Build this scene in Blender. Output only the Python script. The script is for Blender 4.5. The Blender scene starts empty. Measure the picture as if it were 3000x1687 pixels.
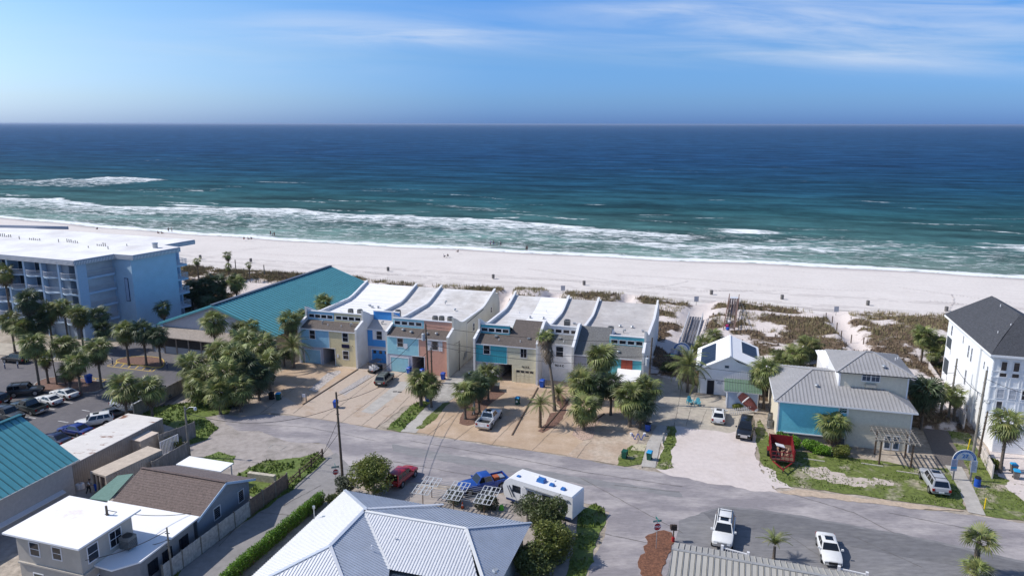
import bpy, math, random
import numpy as np
from mathutils import Vector, Matrix, noise as mn
random.seed(7); rng = np.random.default_rng(7)
sc = bpy.context.scene
COL = sc.collection

# ------------------------------------------------------------------ camera
FPX, CH, PW, PH = 2130.0, 40.0, 3000.0, 1687.0
PITCH = math.atan((843.5-363.5)/FPX); ROLL = math.radians(0.09)
cam = bpy.data.cameras.new('camera'); camo = bpy.data.objects.new('camera', cam); COL.objects.link(camo)
cam.sensor_width = 36; cam.lens = FPX/PW*36; cam.clip_start = 0.5; cam.clip_end = 200000
camo.location = (0, 0, CH)
camo.rotation_euler = (Matrix.Rotation(math.radians(90)-PITCH, 3, 'X') @ Matrix.Rotation(ROLL, 3, 'Z')).to_euler()
sc.camera = camo

# ------------------------------------------------------------------ world and sun
SUN_EL, SUN_AZ = math.radians(45), math.atan2(-0.995, 0.105)     # azimuth clockwise from +Y
w = bpy.data.worlds.new('World'); sc.world = w; w.use_nodes = True
nt = w.node_tree; nt.nodes.clear()
def WN(t, **k):
    n = nt.nodes.new(t)
    for a, b in k.items(): setattr(n, a, b)
    return n
out = WN('ShaderNodeOutputWorld'); bg = WN('ShaderNodeBackground'); sky = WN('ShaderNodeTexSky', sky_type='NISHITA')
sky.sun_disc = False; sky.sun_elevation = SUN_EL; sky.sun_rotation = SUN_AZ
sky.air_density = 1.0; sky.dust_density = 0.9; sky.ozone_density = 2.5; sky.altitude = 0
bg.inputs['Strength'].default_value = 0.114
geo = WN('ShaderNodeTexCoord'); sep = WN('ShaderNodeSeparateXYZ')
nt.links.new(geo.outputs['Generated'], sep.inputs[0])
def wmath(op, a, b=None, c=None, clamp=False):
    n = WN('ShaderNodeMath', operation=op); n.use_clamp = clamp
    for i, v in enumerate((a, b, c)):
        if v is None: continue
        if isinstance(v, (int, float)): n.inputs[i].default_value = v
        else: nt.links.new(v, n.inputs[i])
    return n.outputs[0]
X_, Y_, Z_ = sep.outputs
# cirrus: noise on a high flat layer, streaked along one direction
zc = wmath('MAXIMUM', Z_, 0.02)
u = wmath('DIVIDE', X_, wmath('ADD', zc, 0.12)); v = wmath('DIVIDE', Y_, wmath('ADD', zc, 0.12))
cmb = WN('ShaderNodeCombineXYZ'); nt.links.new(u, cmb.inputs[0]); nt.links.new(v, cmb.inputs[1])
mp = WN('ShaderNodeMapping'); mp.inputs['Rotation'].default_value = (0, 0, math.radians(-6)); mp.inputs['Scale'].default_value = (0.34, 1.25, 1)
mp.inputs['Location'].default_value = (3.35, 1.55, 0)
nt.links.new(cmb.outputs[0], mp.inputs[0])
nz = WN('ShaderNodeTexNoise'); nz.inputs['Scale'].default_value = 1.0; nz.inputs['Detail'].default_value = 9; nz.inputs['Roughness'].default_value = 0.58; nz.inputs['Distortion'].default_value = 0.7
nt.links.new(mp.outputs[0], nz.inputs['Vector'])
mp2 = WN('ShaderNodeMapping'); mp2.inputs['Scale'].default_value = (0.22, 0.5, 1); mp2.inputs['Location'].default_value = (7.45, 4.35, 0)
nt.links.new(cmb.outputs[0], mp2.inputs[0])
nz2 = WN('ShaderNodeTexNoise'); nz2.inputs['Scale'].default_value = 1.0; nz2.inputs['Detail'].default_value = 3
nt.links.new(mp2.outputs[0], nz2.inputs['Vector'])
cl = wmath('MULTIPLY', wmath('MULTIPLY', wmath('SUBTRACT', nz.outputs[0], 0.40), 3.6, clamp=True), wmath('MULTIPLY', wmath('SUBTRACT', nz2.outputs[0], 0.40), 4.5, clamp=True))
cl = wmath('MULTIPLY', cl, wmath('MULTIPLY', wmath('SUBTRACT', Z_, 0.045), 11.0, clamp=True))
cl = wmath('MULTIPLY', wmath('MULTIPLY', cl, 0.60), wmath('MULTIPLY', wmath('SUBTRACT', Z_, 0.16), 12.0, clamp=True))
Yp = wmath('MAXIMUM', Y_, 0.05); AX = wmath('DIVIDE', X_, Yp); EL = wmath('DIVIDE', Z_, Yp)
c3 = WN('ShaderNodeCombineXYZ'); nt.links.new(wmath('MULTIPLY', AX, 2.6), c3.inputs[0]); nt.links.new(wmath('ADD', wmath('MULTIPLY', EL, 30.0), wmath('MULTIPLY', AX, 1.2)), c3.inputs[1])
n3 = WN('ShaderNodeTexNoise'); n3.inputs['Scale'].default_value = 1.1; n3.inputs['Detail'].default_value = 10; n3.inputs['Roughness'].default_value = 0.6; n3.inputs['Distortion'].default_value = 0.5; nt.links.new(c3.outputs[0], n3.inputs['Vector'])
st3 = wmath('MULTIPLY', wmath('SUBTRACT', n3.outputs[0], 0.30), 2.6, clamp=True)
ms = None      # the bands of cirrus over the sea: azimuth, height and half widths
for ax, el, wx, wy, st_ in ((.42,.128,.34,.024,.80),(.50,.085,.30,.016,.55),(.62,.155,.30,.014,.55),(-.12,.112,.13,.012,.60),(-.25,.128,.18,.020,.34),(-.20,.172,.20,.010,.60),(.22,.145,.12,.008,.5),(-.42,.09,.3,.03,.20),(.1,.10,.3,.02,.16)):
    dx = wmath('DIVIDE', wmath('SUBTRACT', AX, ax), wx); dy = wmath('DIVIDE', wmath('SUBTRACT', wmath('SUBTRACT', EL, el), wmath('MULTIPLY', wmath('SUBTRACT', AX, ax), -0.03)), wy)
    gsn = wmath('MULTIPLY', wmath('POWER', 2.718, wmath('MULTIPLY', wmath('ADD', wmath('MULTIPLY', dx, dx), wmath('MULTIPLY', dy, dy)), -1.0)), st_)
    ms = gsn if ms is None else wmath('ADD', ms, gsn)
cl = wmath('MAXIMUM', cl, wmath('MULTIPLY', wmath('MULTIPLY', wmath('MULTIPLY', ms, st3), wmath('GREATER_THAN', Y_, 0.0)), 1.0, clamp=True))
# air: a clear saturated blue, paler low down and towards the sun
def ramp(fac, stops):
    r = WN('ShaderNodeValToRGB'); e = r.color_ramp; nt.links.new(fac, r.inputs[0])
    for i, (p, c) in enumerate(stops):
        x = e.elements[i] if i < 2 else e.elements.new(p)
        x.position = p; x.color = (*[k/2.5 for k in c], 1)
    return r.outputs[0]
zz = wmath('MULTIPLY', wmath('MAXIMUM', Z_, 0.0), 2.0, clamp=True)
rc = ramp(zz, [(0,(.39,.77,2.0)), (1,(.58,.80,1.05)), (.06,(.41,.76,1.62)), (.17,(.41,.75,1.33)), (.30,(.37,.77,1.36))])
rl = ramp(zz, [(0,(.85,1.22,2.2)), (1,(.78,.92,1.1)), (.06,(.90,1.17,1.75)), (.17,(.92,1.13,1.44)), (.30,(.9,1.13,1.33))])
tf = wmath('POWER', wmath('MULTIPLY', wmath('SUBTRACT', wmath('MULTIPLY', X_, -1.0), 0.02), 1.8, clamp=True), 1.2)
tm = WN('ShaderNodeMix', data_type='RGBA'); nt.links.new(tf, tm.inputs['Factor']); nt.links.new(rc, tm.inputs['A']); nt.links.new(rl, tm.inputs['B'])
tb = WN('ShaderNodeVectorMath', operation='SCALE'); nt.links.new(tm.outputs['Result'], tb.inputs[0]); tb.inputs['Scale'].default_value = 2.5
low = WN('ShaderNodeMix', data_type='RGBA', blend_type='MULTIPLY'); low.inputs['Factor'].default_value = 1.0
nt.links.new(sky.outputs[0], low.inputs['A']); nt.links.new(tb.outputs[0], low.inputs['B'])
mx = WN('ShaderNodeMix', data_type='RGBA')
nt.links.new(cl, mx.inputs['Factor']); nt.links.new(low.outputs['Result'], mx.inputs['A']); mx.inputs['B'].default_value = (6.3, 7.0, 8.2, 1)
nt.links.new(mx.outputs['Result'], bg.inputs['Color']); nt.links.new(bg.outputs[0], out.inputs[0])

sl = bpy.data.lights.new('sun', 'SUN'); sl.energy = 4.5; sl.angle = math.radians(0.55); sl.color = (1.0, 0.95, 0.88)
so = bpy.data.objects.new('sun', sl); COL.objects.link(so)
sd = Vector((math.sin(SUN_AZ)*math.cos(SUN_EL), math.cos(SUN_AZ)*math.cos(SUN_EL), math.sin(SUN_EL)))
so.rotation_euler = sd.to_track_quat('Z', 'Y').to_euler(); so.location = sd*500
sc.view_settings.view_transform = 'Standard'; sc.view_settings.look = 'None'
sc.view_settings.exposure = 0.0; sc.view_settings.gamma = 1.0; sc.view_settings.use_curve_mapping = False
sc.render.engine = 'CYCLES'
sc.cycles.max_bounces = 6; sc.cycles.diffuse_bounces = 3; sc.cycles.glossy_bounces = 2; sc.cycles.transmission_bounces = 2
sc.cycles.volume_bounces = 0

# ------------------------------------------------------------------ measuring: a photo pixel seen on the plane z
cp_, sp_ = math.cos(PITCH), math.sin(PITCH)
def G(x, y, z=0.0):
    u = (x-1500)/FPX; v = -(y-843.5)/FPX
    c, s = math.cos(ROLL), math.sin(ROLL)
    u, v = u*c-v*s, u*s+v*c
    dy = cp_+v*sp_; dz = -sp_+v*cp_; t = (z-CH)/dz
    return Vector((u*t, dy*t, z))
A17 = math.radians(-17)
ca, sa = math.cos(A17), math.sin(A17)
def S2W(t, s): return (t*ca-s*sa, t*sa+s*ca)
def W2S(X, Y): return (X*ca+Y*sa, -X*sa+Y*ca)
def GS(x, y, z=0.0):
    p = G(x, y, z); return W2S(p.x, p.y)

# ------------------------------------------------------------------ mesh helpers
class MB:
    def __init__(s): s.v = []; s.f = []; s.m = []
    def add(s, vs, fs, mi=0):
        b = len(s.v); s.v += [tuple(p) for p in vs]
        for f in fs: s.f.append(tuple(b+i for i in f)); s.m.append(mi)
        return s
    def box(s, x0, x1, y0, y1, z0, z1, mi=0):
        return s.add([(x0,y0,z0),(x1,y0,z0),(x1,y1,z0),(x0,y1,z0),(x0,y0,z1),(x1,y0,z1),(x1,y1,z1),(x0,y1,z1)],
                     [(0,3,2,1),(4,5,6,7),(0,1,5,4),(1,2,6,5),(2,3,7,6),(3,0,4,7)], mi)
    def hexa(s, p, mi=0):      # 8 points, bottom ring then top ring
        return s.add(p, [(0,3,2,1),(4,5,6,7),(0,1,5,4),(1,2,6,5),(2,3,7,6),(3,0,4,7)], mi)
    def poly(s, pts, mi=0): return s.add(pts, [tuple(range(len(pts)))], mi)
    def extr(s, pts, vec, mi=0):
        n = len(pts); q = [Vector(p) for p in pts]; r = [p+Vector(vec) for p in q]
        return s.add(q+r, [tuple(range(n))[::-1], tuple(range(n, 2*n))]+[(i, (i+1)%n, (i+1)%n+n, i+n) for i in range(n)], mi)
    def tube(s, p0, p1, r0, r1=None, n=8, mi=0, cap=True):
        r1 = r0 if r1 is None else r1
        p0, p1 = Vector(p0), Vector(p1); d = (p1-p0).normalized()
        a = d.orthogonal().normalized(); b = d.cross(a)
        vs = []
        for p, r in ((p0, r0), (p1, r1)):
            for i in range(n):
                t = 2*math.pi*i/n; vs.append(p+(a*math.cos(t)+b*math.sin(t))*r)
        fs = [(i, (i+1)%n, (i+1)%n+n, i+n) for i in range(n)]
        if cap: fs += [tuple(range(n))[::-1], tuple(range(n, 2*n))]
        return s.add(vs, fs, mi)
    def path(s, pts, r, n=5, mi=0):
        for i in range(len(pts)-1):
            a = r if not isinstance(r, (list, tuple)) else r[i]; b = r if not isinstance(r, (list, tuple)) else r[i+1]
            s.tube(pts[i], pts[i+1], a, b, n, mi)
        return s
    def bar(s, p0, p1, wd, h, mi=0):      # square-section bar between two points
        p0, p1 = Vector(p0), Vector(p1); d = (p1-p0).normalized()
        up = Vector((0,0,1)) if abs(d.z) < .95 else Vector((1,0,0))
        a = d.cross(up).normalized()*wd/2; b = a.cross(d).normalized()*h/2
        return s.hexa([p0-a-b, p0+a-b, p1+a-b, p1-a-b, p0-a+b, p0+a+b, p1+a+b, p1-a+b], mi)
    def build(s, name, mats, parent=None, loc=None, smooth=False, ang=35):
        me = bpy.data.meshes.new(name); me.from_pydata([tuple(p) for p in s.v], [], s.f)
        if not isinstance(mats, (list, tuple)): mats = [mats]
        for m in mats: me.materials.append(m)
        if len(mats) > 1: me.polygons.foreach_set('material_index', s.m)
        if smooth:
            me.polygons.foreach_set('use_smooth', [True]*len(me.polygons)); me.set_sharp_from_angle(angle=math.radians(ang))
        me.update()
        return link(name, me, parent, loc)
def link(name, me, parent=None, loc=None):
    o = bpy.data.objects.new(name, me); COL.objects.link(o)
    if parent: o.parent = parent
    if loc is not None: o.location = loc
    return o
def tag(o, label=None, cat=None, group=None, kind=None):
    if label: o['label'] = label
    if cat: o['category'] = cat
    if group: o['group'] = group
    if kind: o['kind'] = kind
    return o
def thing(name, label, cat, loc=(0,0,0), rz=0.0, group=None):
    o = bpy.data.objects.new(name, None); COL.objects.link(o); o.empty_display_size = 0.3
    o.location = tuple(loc) if len(loc) == 3 else (loc[0], loc[1], 0); o.rotation_euler = (0,0,rz)
    return tag(o, label, cat, group)
def struct(name, mb, mats, **k): return tag(mb.build(name, mats, **k), kind='structure')
def rep(o, parent, loc=None, rot=None, scale=None):
    c = o.copy(); COL.objects.link(c); c.parent = parent
    if loc is not None: c.location = loc
    if rot is not None: c.rotation_euler = rot
    if scale is not None: c.scale = (scale,)*3 if isinstance(scale, (int, float)) else scale
    return c

# ------------------------------------------------------------------ materials
_M = {}
def mat(name, col, rough=0.7, var=0.08, scale=3.0, bump=0.0, bscale=20.0, metal=0.0, spec=0.4, col2=None, c2amt=0.5, c2scale=0.4, c2edge=0.12, rand=0.0, coat=0.0, stretch=None):
    if name in _M: return _M[name]
    m = bpy.data.materials.new(name); m.use_nodes = True; t = m.node_tree; N = t.nodes; L = t.links
    b = N['Principled BSDF']; b.inputs['Roughness'].default_value = rough; b.inputs['Metallic'].default_value = metal
    b.inputs['Specular IOR Level'].default_value = spec
    if coat: b.inputs['Coat Weight'].default_value = coat; b.inputs['Coat Roughness'].default_value = 0.05
    g = N.new('ShaderNodeNewGeometry') ; vec = g.outputs['Position']
    if stretch:
        mpn = N.new('ShaderNodeMapping'); mpn.inputs['Scale'].default_value = stretch; L.new(vec, mpn.inputs[0]); vec = mpn.outputs[0]
    n1 = N.new('ShaderNodeTexNoise'); n1.inputs['Scale'].default_value = scale; n1.inputs['Detail'].default_value = 6; n1.inputs['Roughness'].default_value = 0.65
    L.new(vec, n1.inputs['Vector'])
    base = N.new('ShaderNodeRGB'); base.outputs[0].default_value = (*col, 1); cur = base.outputs[0]
    if col2 is not None:
        n2 = N.new('ShaderNodeTexNoise'); n2.inputs['Scale'].default_value = c2scale; n2.inputs['Detail'].default_value = 8; n2.inputs['Roughness'].default_value = 0.62
        L.new(vec, n2.inputs['Vector'])
        mr = N.new('ShaderNodeMapRange'); mr.inputs['From Min'].default_value = 1-c2amt-c2edge-0.0; mr.inputs['From Max'].default_value = 1-c2amt+c2edge
        L.new(n2.outputs[0], mr.inputs[0])
        x = N.new('ShaderNodeMix'); x.data_type = 'RGBA'; L.new(mr.outputs[0], x.inputs['Factor']); L.new(cur, x.inputs['A']); x.inputs['B'].default_value = (*col2, 1); cur = x.outputs['Result']
    mr = N.new('ShaderNodeMapRange'); mr.inputs['From Min'].default_value = 0.3; mr.inputs['From Max'].default_value = 0.7
    mr.inputs['To Min'].default_value = 1-var*1.6; mr.inputs['To Max'].default_value = 1+var*1.6
    L.new(n1.outputs[0], mr.inputs[0]); fac = mr.outputs[0]
    if rand:
        oi = N.new('ShaderNodeObjectInfo'); r = N.new('ShaderNodeMapRange'); r.inputs['To Min'].default_value = 1-rand; r.inputs['To Max'].default_value = 1+rand
        L.new(oi.outputs['Random'], r.inputs[0]); mm = N.new('ShaderNodeMath'); mm.operation = 'MULTIPLY'; L.new(fac, mm.inputs[0]); L.new(r.outputs[0], mm.inputs[1]); fac = mm.outputs[0]
    x = N.new('ShaderNodeVectorMath'); x.operation = 'SCALE'; L.new(cur, x.inputs[0]); L.new(fac, x.inputs['Scale'])
    L.new(x.outputs[0], b.inputs['Base Color'])
    if bump:
        nb = N.new('ShaderNodeTexNoise'); nb.inputs['Scale'].default_value = bscale; nb.inputs['Detail'].default_value = 5; L.new(vec, nb.inputs['Vector'])
        bp = N.new('ShaderNodeBump'); bp.inputs['Strength'].default_value = bump; bp.inputs['Distance'].default_value = 0.05
        L.new(nb.outputs[0], bp.inputs['Height']); L.new(bp.outputs[0], b.inputs['Normal'])
    _M[name] = m
    return m
def glassm(name='window_glass', col=(0.015,0.02,0.03), rough=0.08):
    return mat(name, col, rough=rough, var=0.2, scale=0.6, spec=0.7)
WHITE = mat('white_stucco', (0.72,0.71,0.69), var=0.06, scale=1.2, col2=(0.58,0.56,0.53), c2amt=0.42, c2scale=0.6, bump=0.2)
CREAMW = mat('cream_stucco', (0.62,0.60,0.53), var=0.05, scale=1.0, col2=(0.50,0.48,0.42), c2amt=0.42, c2scale=0.5, bump=0.2)
TRIM = mat('white_trim', (0.74,0.74,0.76), rough=0.5, var=0.03)
LAV = mat('pale_lavender_wall', (0.46,0.46,0.52), var=0.05)
GLASS = glassm()
GLASSB = glassm('blue_window_glass', (0.02,0.05,0.09))
DARK = mat('dark_metal', (0.03,0.03,0.032), rough=0.5)
BLACK = mat('black_rubber', (0.012,0.012,0.013), rough=0.75)
CHROME = mat('bright_metal', (0.55,0.56,0.58), rough=0.25, metal=0.9)
WOODG = mat('weathered_grey_wood', (0.24,0.22,0.20), var=0.2, scale=4, bump=0.3, stretch=(1,1,0.2))
WOODB = mat('brown_wood', (0.12,0.08,0.055), var=0.25, scale=4, bump=0.3)
POLEW = mat('utility_pole_wood', (0.10,0.075,0.055), var=0.3, scale=3, bump=0.4)
FADEDP = mat('faded_grey_pole_wood', (0.22,0.20,0.17), var=0.25, scale=3, bump=0.4)
CONC = mat('concrete', (0.40,0.38,0.35), var=0.12, scale=1.0, col2=(0.30,0.28,0.26), c2amt=0.45, c2scale=0.7, bump=0.15)
GALV = mat('galvanised_metal', (0.42,0.44,0.46), rough=0.4, metal=0.5, var=0.12)

def clip_strip(P, lo, hi):
    def half(P, f):
        R = []
        for i in range(len(P)):
            a, b = P[i], P[(i+1)%len(P)]; fa, fb = f(a), f(b)
            if fa >= 0: R.append(a)
            if (fa >= 0) != (fb >= 0):
                t = fa/(fa-fb); R.append((a[0]+(b[0]-a[0])*t, a[1]+(b[1]-a[1])*t))
        return R
    P = half(P, lambda p: p[0]-lo)
    return half(P, lambda p: hi-p[0]) if len(P) > 2 else []
def seam_roof(parent, poly, down, spacing, m, parts=True, rib=0.05, ribw=0.05, thick=0.14, under=None, name='roof_panel', edge=None, gap=0.03):
    """standing-seam roof plane: a slab, and on it one panel with an upstand rib per strip"""
    P = [Vector(p) for p in poly]
    n = sum(((P[i]-P[0]).cross(P[(i+1)%len(P)]-P[0]) for i in range(1, len(P)-1)), Vector()).normalized()
    if n.z < 0: n = -n; P.reverse()
    d = Vector(down); d = (d-n*d.dot(n)).normalized(); a = n.cross(d)
    o = P[0]; Q = [((p-o).dot(a), (p-o).dot(d)) for p in P]; P = [o+a*q_[0]+d*q_[1] for q_ in Q]
    MB().extr([p-n*thick for p in P], n*(thick-0.03)).build('roof_deck', under or mat('seam_shadow_dark', (0.035,0.04,0.045)), parent)  # dark slab shows in the panel gaps as painted seam shadow lines
    lo, hi = min(q[0] for q in Q), max(q[0] for q in Q)
    k = max(1, round((hi-lo)/spacing)); st = (hi-lo)/k; J = MB()
    for i in range(k):
        x0, x1 = lo+i*st, lo+(i+1)*st
        R = clip_strip(Q, x0+gap/2, x1-gap/2)
        if len(R) < 3: continue
        mb = MB() if parts else J
        W = [o+a*r[0]+d*r[1] for r in R]
        mb.extr([p-n*0.02 for p in W], n*0.02)
        ys = [r[1] for r in R if abs(r[0]-(x0+gap/2)) < 1e-3]
        if len(ys) >= 2 and max(ys)-min(ys) > 0.15:
            y0, y1 = min(ys), max(ys)
            xr = x0+gap/2+ribw/2; p0 = o+a*xr+d*y0; p1 = o+a*xr+d*y1
            mb.hexa([p0-a*ribw/2, p0+a*ribw/2, p1+a*ribw/2, p1-a*ribw/2, p0-a*ribw/4+n*rib, p0+a*ribw/4+n*rib, p1+a*ribw/4+n*rib, p1-a*ribw/4+n*rib])
        if parts: mb.build(name, m, parent)
    if not parts: tag(J.build('roof_seams', m, parent), kind='stuff')
def ridge_cap(parent, pts, m, wd=0.35, h=0.07):
    mb = MB()
    for i in range(len(pts)-1):
        p0, p1 = Vector(pts[i]), Vector(pts[i+1]); z = Vector((0,0,h*0.6)); mb.bar(p0+z, p1+z, wd, h)
    mb.build('ridge_cap', m, parent)
def window(parent, x, z, wd, h, y, fm=None, gm=None, mull=(1, 1), ft=0.09, proud=0.05, axis='x', shut=None):
    """window on a wall facing -y (axis x) or facing -x (axis 'y', x is then the y position). x,z = lower left corner"""
    fm = fm or TRIM; gm = gm or GLASS
    def B(mb, a0, a1, d0, d1, z0, z1):
        if axis == 'x': mb.box(a0, a1, d0, d1, z0, z1)
        elif axis == 'y': mb.box(d0, d1, a0, a1, z0, z1)
    f = MB(); y0, y1 = y-proud, y+0.01
    if axis == 'Y': axis = 'y'; y0, y1 = y-0.01, y+proud
    B(f, x-ft, x+wd+ft, y0, y1, z-ft, z); B(f, x-ft, x+wd+ft, y0, y1, z+h, z+h+ft)
    B(f, x-ft, x, y0, y1, z, z+h); B(f, x+wd, x+wd+ft, y0, y1, z, z+h)
    nx, nz = mull
    for i in range(1, nz): B(f, x, x+wd, y0+0.012, y1-0.002, z+h*i/nz-0.025, z+h*i/nz+0.025)
    for i in range(1, nx): B(f, x+wd*i/nx-0.02, x+wd*i/nx+0.02, y0+0.014, y1-0.004, z, z+h)
    fo = f.build('window', fm, parent)
    for i in range(nx):
        for k in range(nz):
            g = MB(); B(g, x+wd*i/nx+0.02, x+wd*(i+1)/nx-0.02, (y0+y1)/2-0.006, (y0+y1)/2+0.006, z+h*k/nz+0.02, z+h*(k+1)/nz-0.02)
            g.build('pane', gm, fo)
    return fo
def siding(parent, x0, x1, z0, z1, y, m, holes=(), pitch=0.19, name='siding', vert=False, proud=0.03, axis='x', face=-1):
    """lap (or board-and-batten) cladding facing -y; holes = (x0,x1,z0,z1)"""
    mb = MB()
    def V(a, d, z): return (a, d, z) if axis == 'x' else (d, a, z)
    def quadbox(a0, a1, z0_, z1_):
        if a1-a0 < 0.03: return
        mb.add([V(a0,y+face*proud,z0_), V(a1,y+face*proud,z0_), V(a1,y+face*0.004,z1_), V(a0,y+face*0.004,z1_), V(a0,y,z0_), V(a1,y,z0_)], [(0,1,2,3),(4,5,1,0),(0,3,4),(1,5,2)])
    if not vert:
        n = max(1, round((z1-z0)/pitch)); h = (z1-z0)/n
        for i in range(n):
            a, b = z0+i*h, z0+(i+1)*h; segs = [(x0, x1)]
            for hx0, hx1, hz0, hz1 in holes:
                if hz0 < (a+b)/2 < hz1:
                    ns = []
                    for p, q in segs:
                        if hx1 <= p or hx0 >= q: ns.append((p, q)); continue
                        if hx0 > p: ns.append((p, hx0))
                        if hx1 < q: ns.append((hx1, q))
                    segs = ns
            for p, q in segs: quadbox(p, q, a, b)
    else:
        n = max(1, round((x1-x0)/pitch))
        for i in range(n+1):
            x = x0+(x1-x0)*i/n; segs = [(z0, z1)]
            for hx0, hx1, hz0, hz1 in holes:
                if hx0 < x < hx1:
                    ns = []
                    for p, q in segs:
                        if hz1 <= p or hz0 >= q: ns.append((p, q)); continue
                        if hz0 > p: ns.append((p, hz0))
                        if hz1 < q: ns.append((hz1, q))
                    segs = ns
            for p, q in segs:
                if q-p > 0.05:
                    if axis == 'x': mb.box(x-0.03, x+0.03, min(y, y+face*proud), max(y, y+face*proud), p, q)
                    else: mb.box(min(y, y+face*proud), max(y, y+face*proud), x-0.03, x+0.03, p, q)
    if mb.f: return tag(mb.build(name, m, parent), kind='stuff')
def text(parent, body, size, loc, rot, m, name='lettering', depth=0.01, bold=0.0):
    cu = bpy.data.curves.new('txt', 'FONT'); cu.body = body; cu.size = size; cu.extrude = depth; cu.align_x = 'CENTER'; cu.align_y = 'CENTER'; cu.offset = bold; cu.resolution_u = 3
    o = bpy.data.objects.new('txt', cu); COL.objects.link(o)
    dg = bpy.context.evaluated_depsgraph_get(); dg.update()
    me = bpy.data.meshes.new_from_object(o.evaluated_get(dg)); bpy.data.objects.remove(o)
    me.materials.clear(); me.materials.append(m)
    t = link(name, me, parent, loc); t.rotation_euler = rot
    return t
# ------------------------------------------------------------------ ground, beach, sea
def fn(x, y, s=1.0, o=0.0, oct=3):
    return mn.fractal(Vector((x*s+o, y*s-o, o)), 1.0, 2.0, oct)
def shore_s(t):      # distance of the waterline in the street frame, measured at several places
    return np.interp(t, [-1500,-600,-315,-250,-192,-130,-70,5.5,78.6,200,1500], [330,268,244.4,236,228.5,227.5,228,231.4,231.8,232,236]) + 0.9*np.sin(t/17.0)+0.6*np.sin(t/7.3+1)
SEA = -1.5
def jag(pts, amp=0.25, step=0.6, seed=0.0):
    R = []
    n = len(pts)
    for i in range(n):
        a, b = Vector(pts[i][:2]), Vector(pts[(i+1)%n][:2]); L = (b-a).length
        k = max(1, min(120, int(L/step))); nr = Vector((-(b-a).y, (b-a).x))/max(L, 1e-6)
        for j in range(k):
            p = a+(b-a)*j/k; f = 0 if j == 0 else 1
            d = fn(p.x, p.y, 0.5, seed+3.1, 4)*amp*2*f
            R.append(p+nr*d)
    return R
def patch(name, px, z, m, amp=0.2, seed=0.0, world=False, step=0.5, thick=0.0, kind='structure'):
    pts = [G(*p) for p in px] if not world else px
    R = jag(pts, amp, step, seed) if amp else [Vector(p[:2]) for p in pts]
    mb = MB()
    if thick: mb.extr([(p.x, p.y, z-thick) for p in R], (0,0,thick))
    else: mb.poly([(p.x, p.y, z) for p in R])
    o = mb.build(name, m)
    if kind: o['kind'] = kind
    # make sure it faces up
    if not thick and o.data.polygons[0].normal.z < 0: o.data.flip_normals()
    return o
SAND = (0.74,0.69,0.66)
M_SOIL = mat('sandy_soil', (0.42,0.36,0.30), var=0.22, scale=1.5, col2=(0.27,0.23,0.18), c2amt=0.5, c2scale=0.25, bump=0.5, bscale=5)
# inland ground: one sheet to the horizon on land, dropping under the sea
g = MB(); TT = [-30000,-3000,-700,-300,-150,0,150,300,700,3000,30000]; SS = [(-30000,0),(-300,0),(0,0),(60,0),(120,0),(151,-0.0),(156,-0.7),(205,-2.6),(240,-5),(400,-12),(60000,-60)]
for s_, z_ in SS:
    for t_ in TT: X, Y = S2W(t_, s_); g.v.append((X, Y, z_-0.02))
nT = len(TT)
for j in range(len(SS)-1):
    for i in range(nT-1): g.f.append((j*nT+i, j*nT+i+1, (j+1)*nT+i+1, (j+1)*nT+i)); g.m.append(0)
struct('ground', g, M_SOIL)

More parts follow.
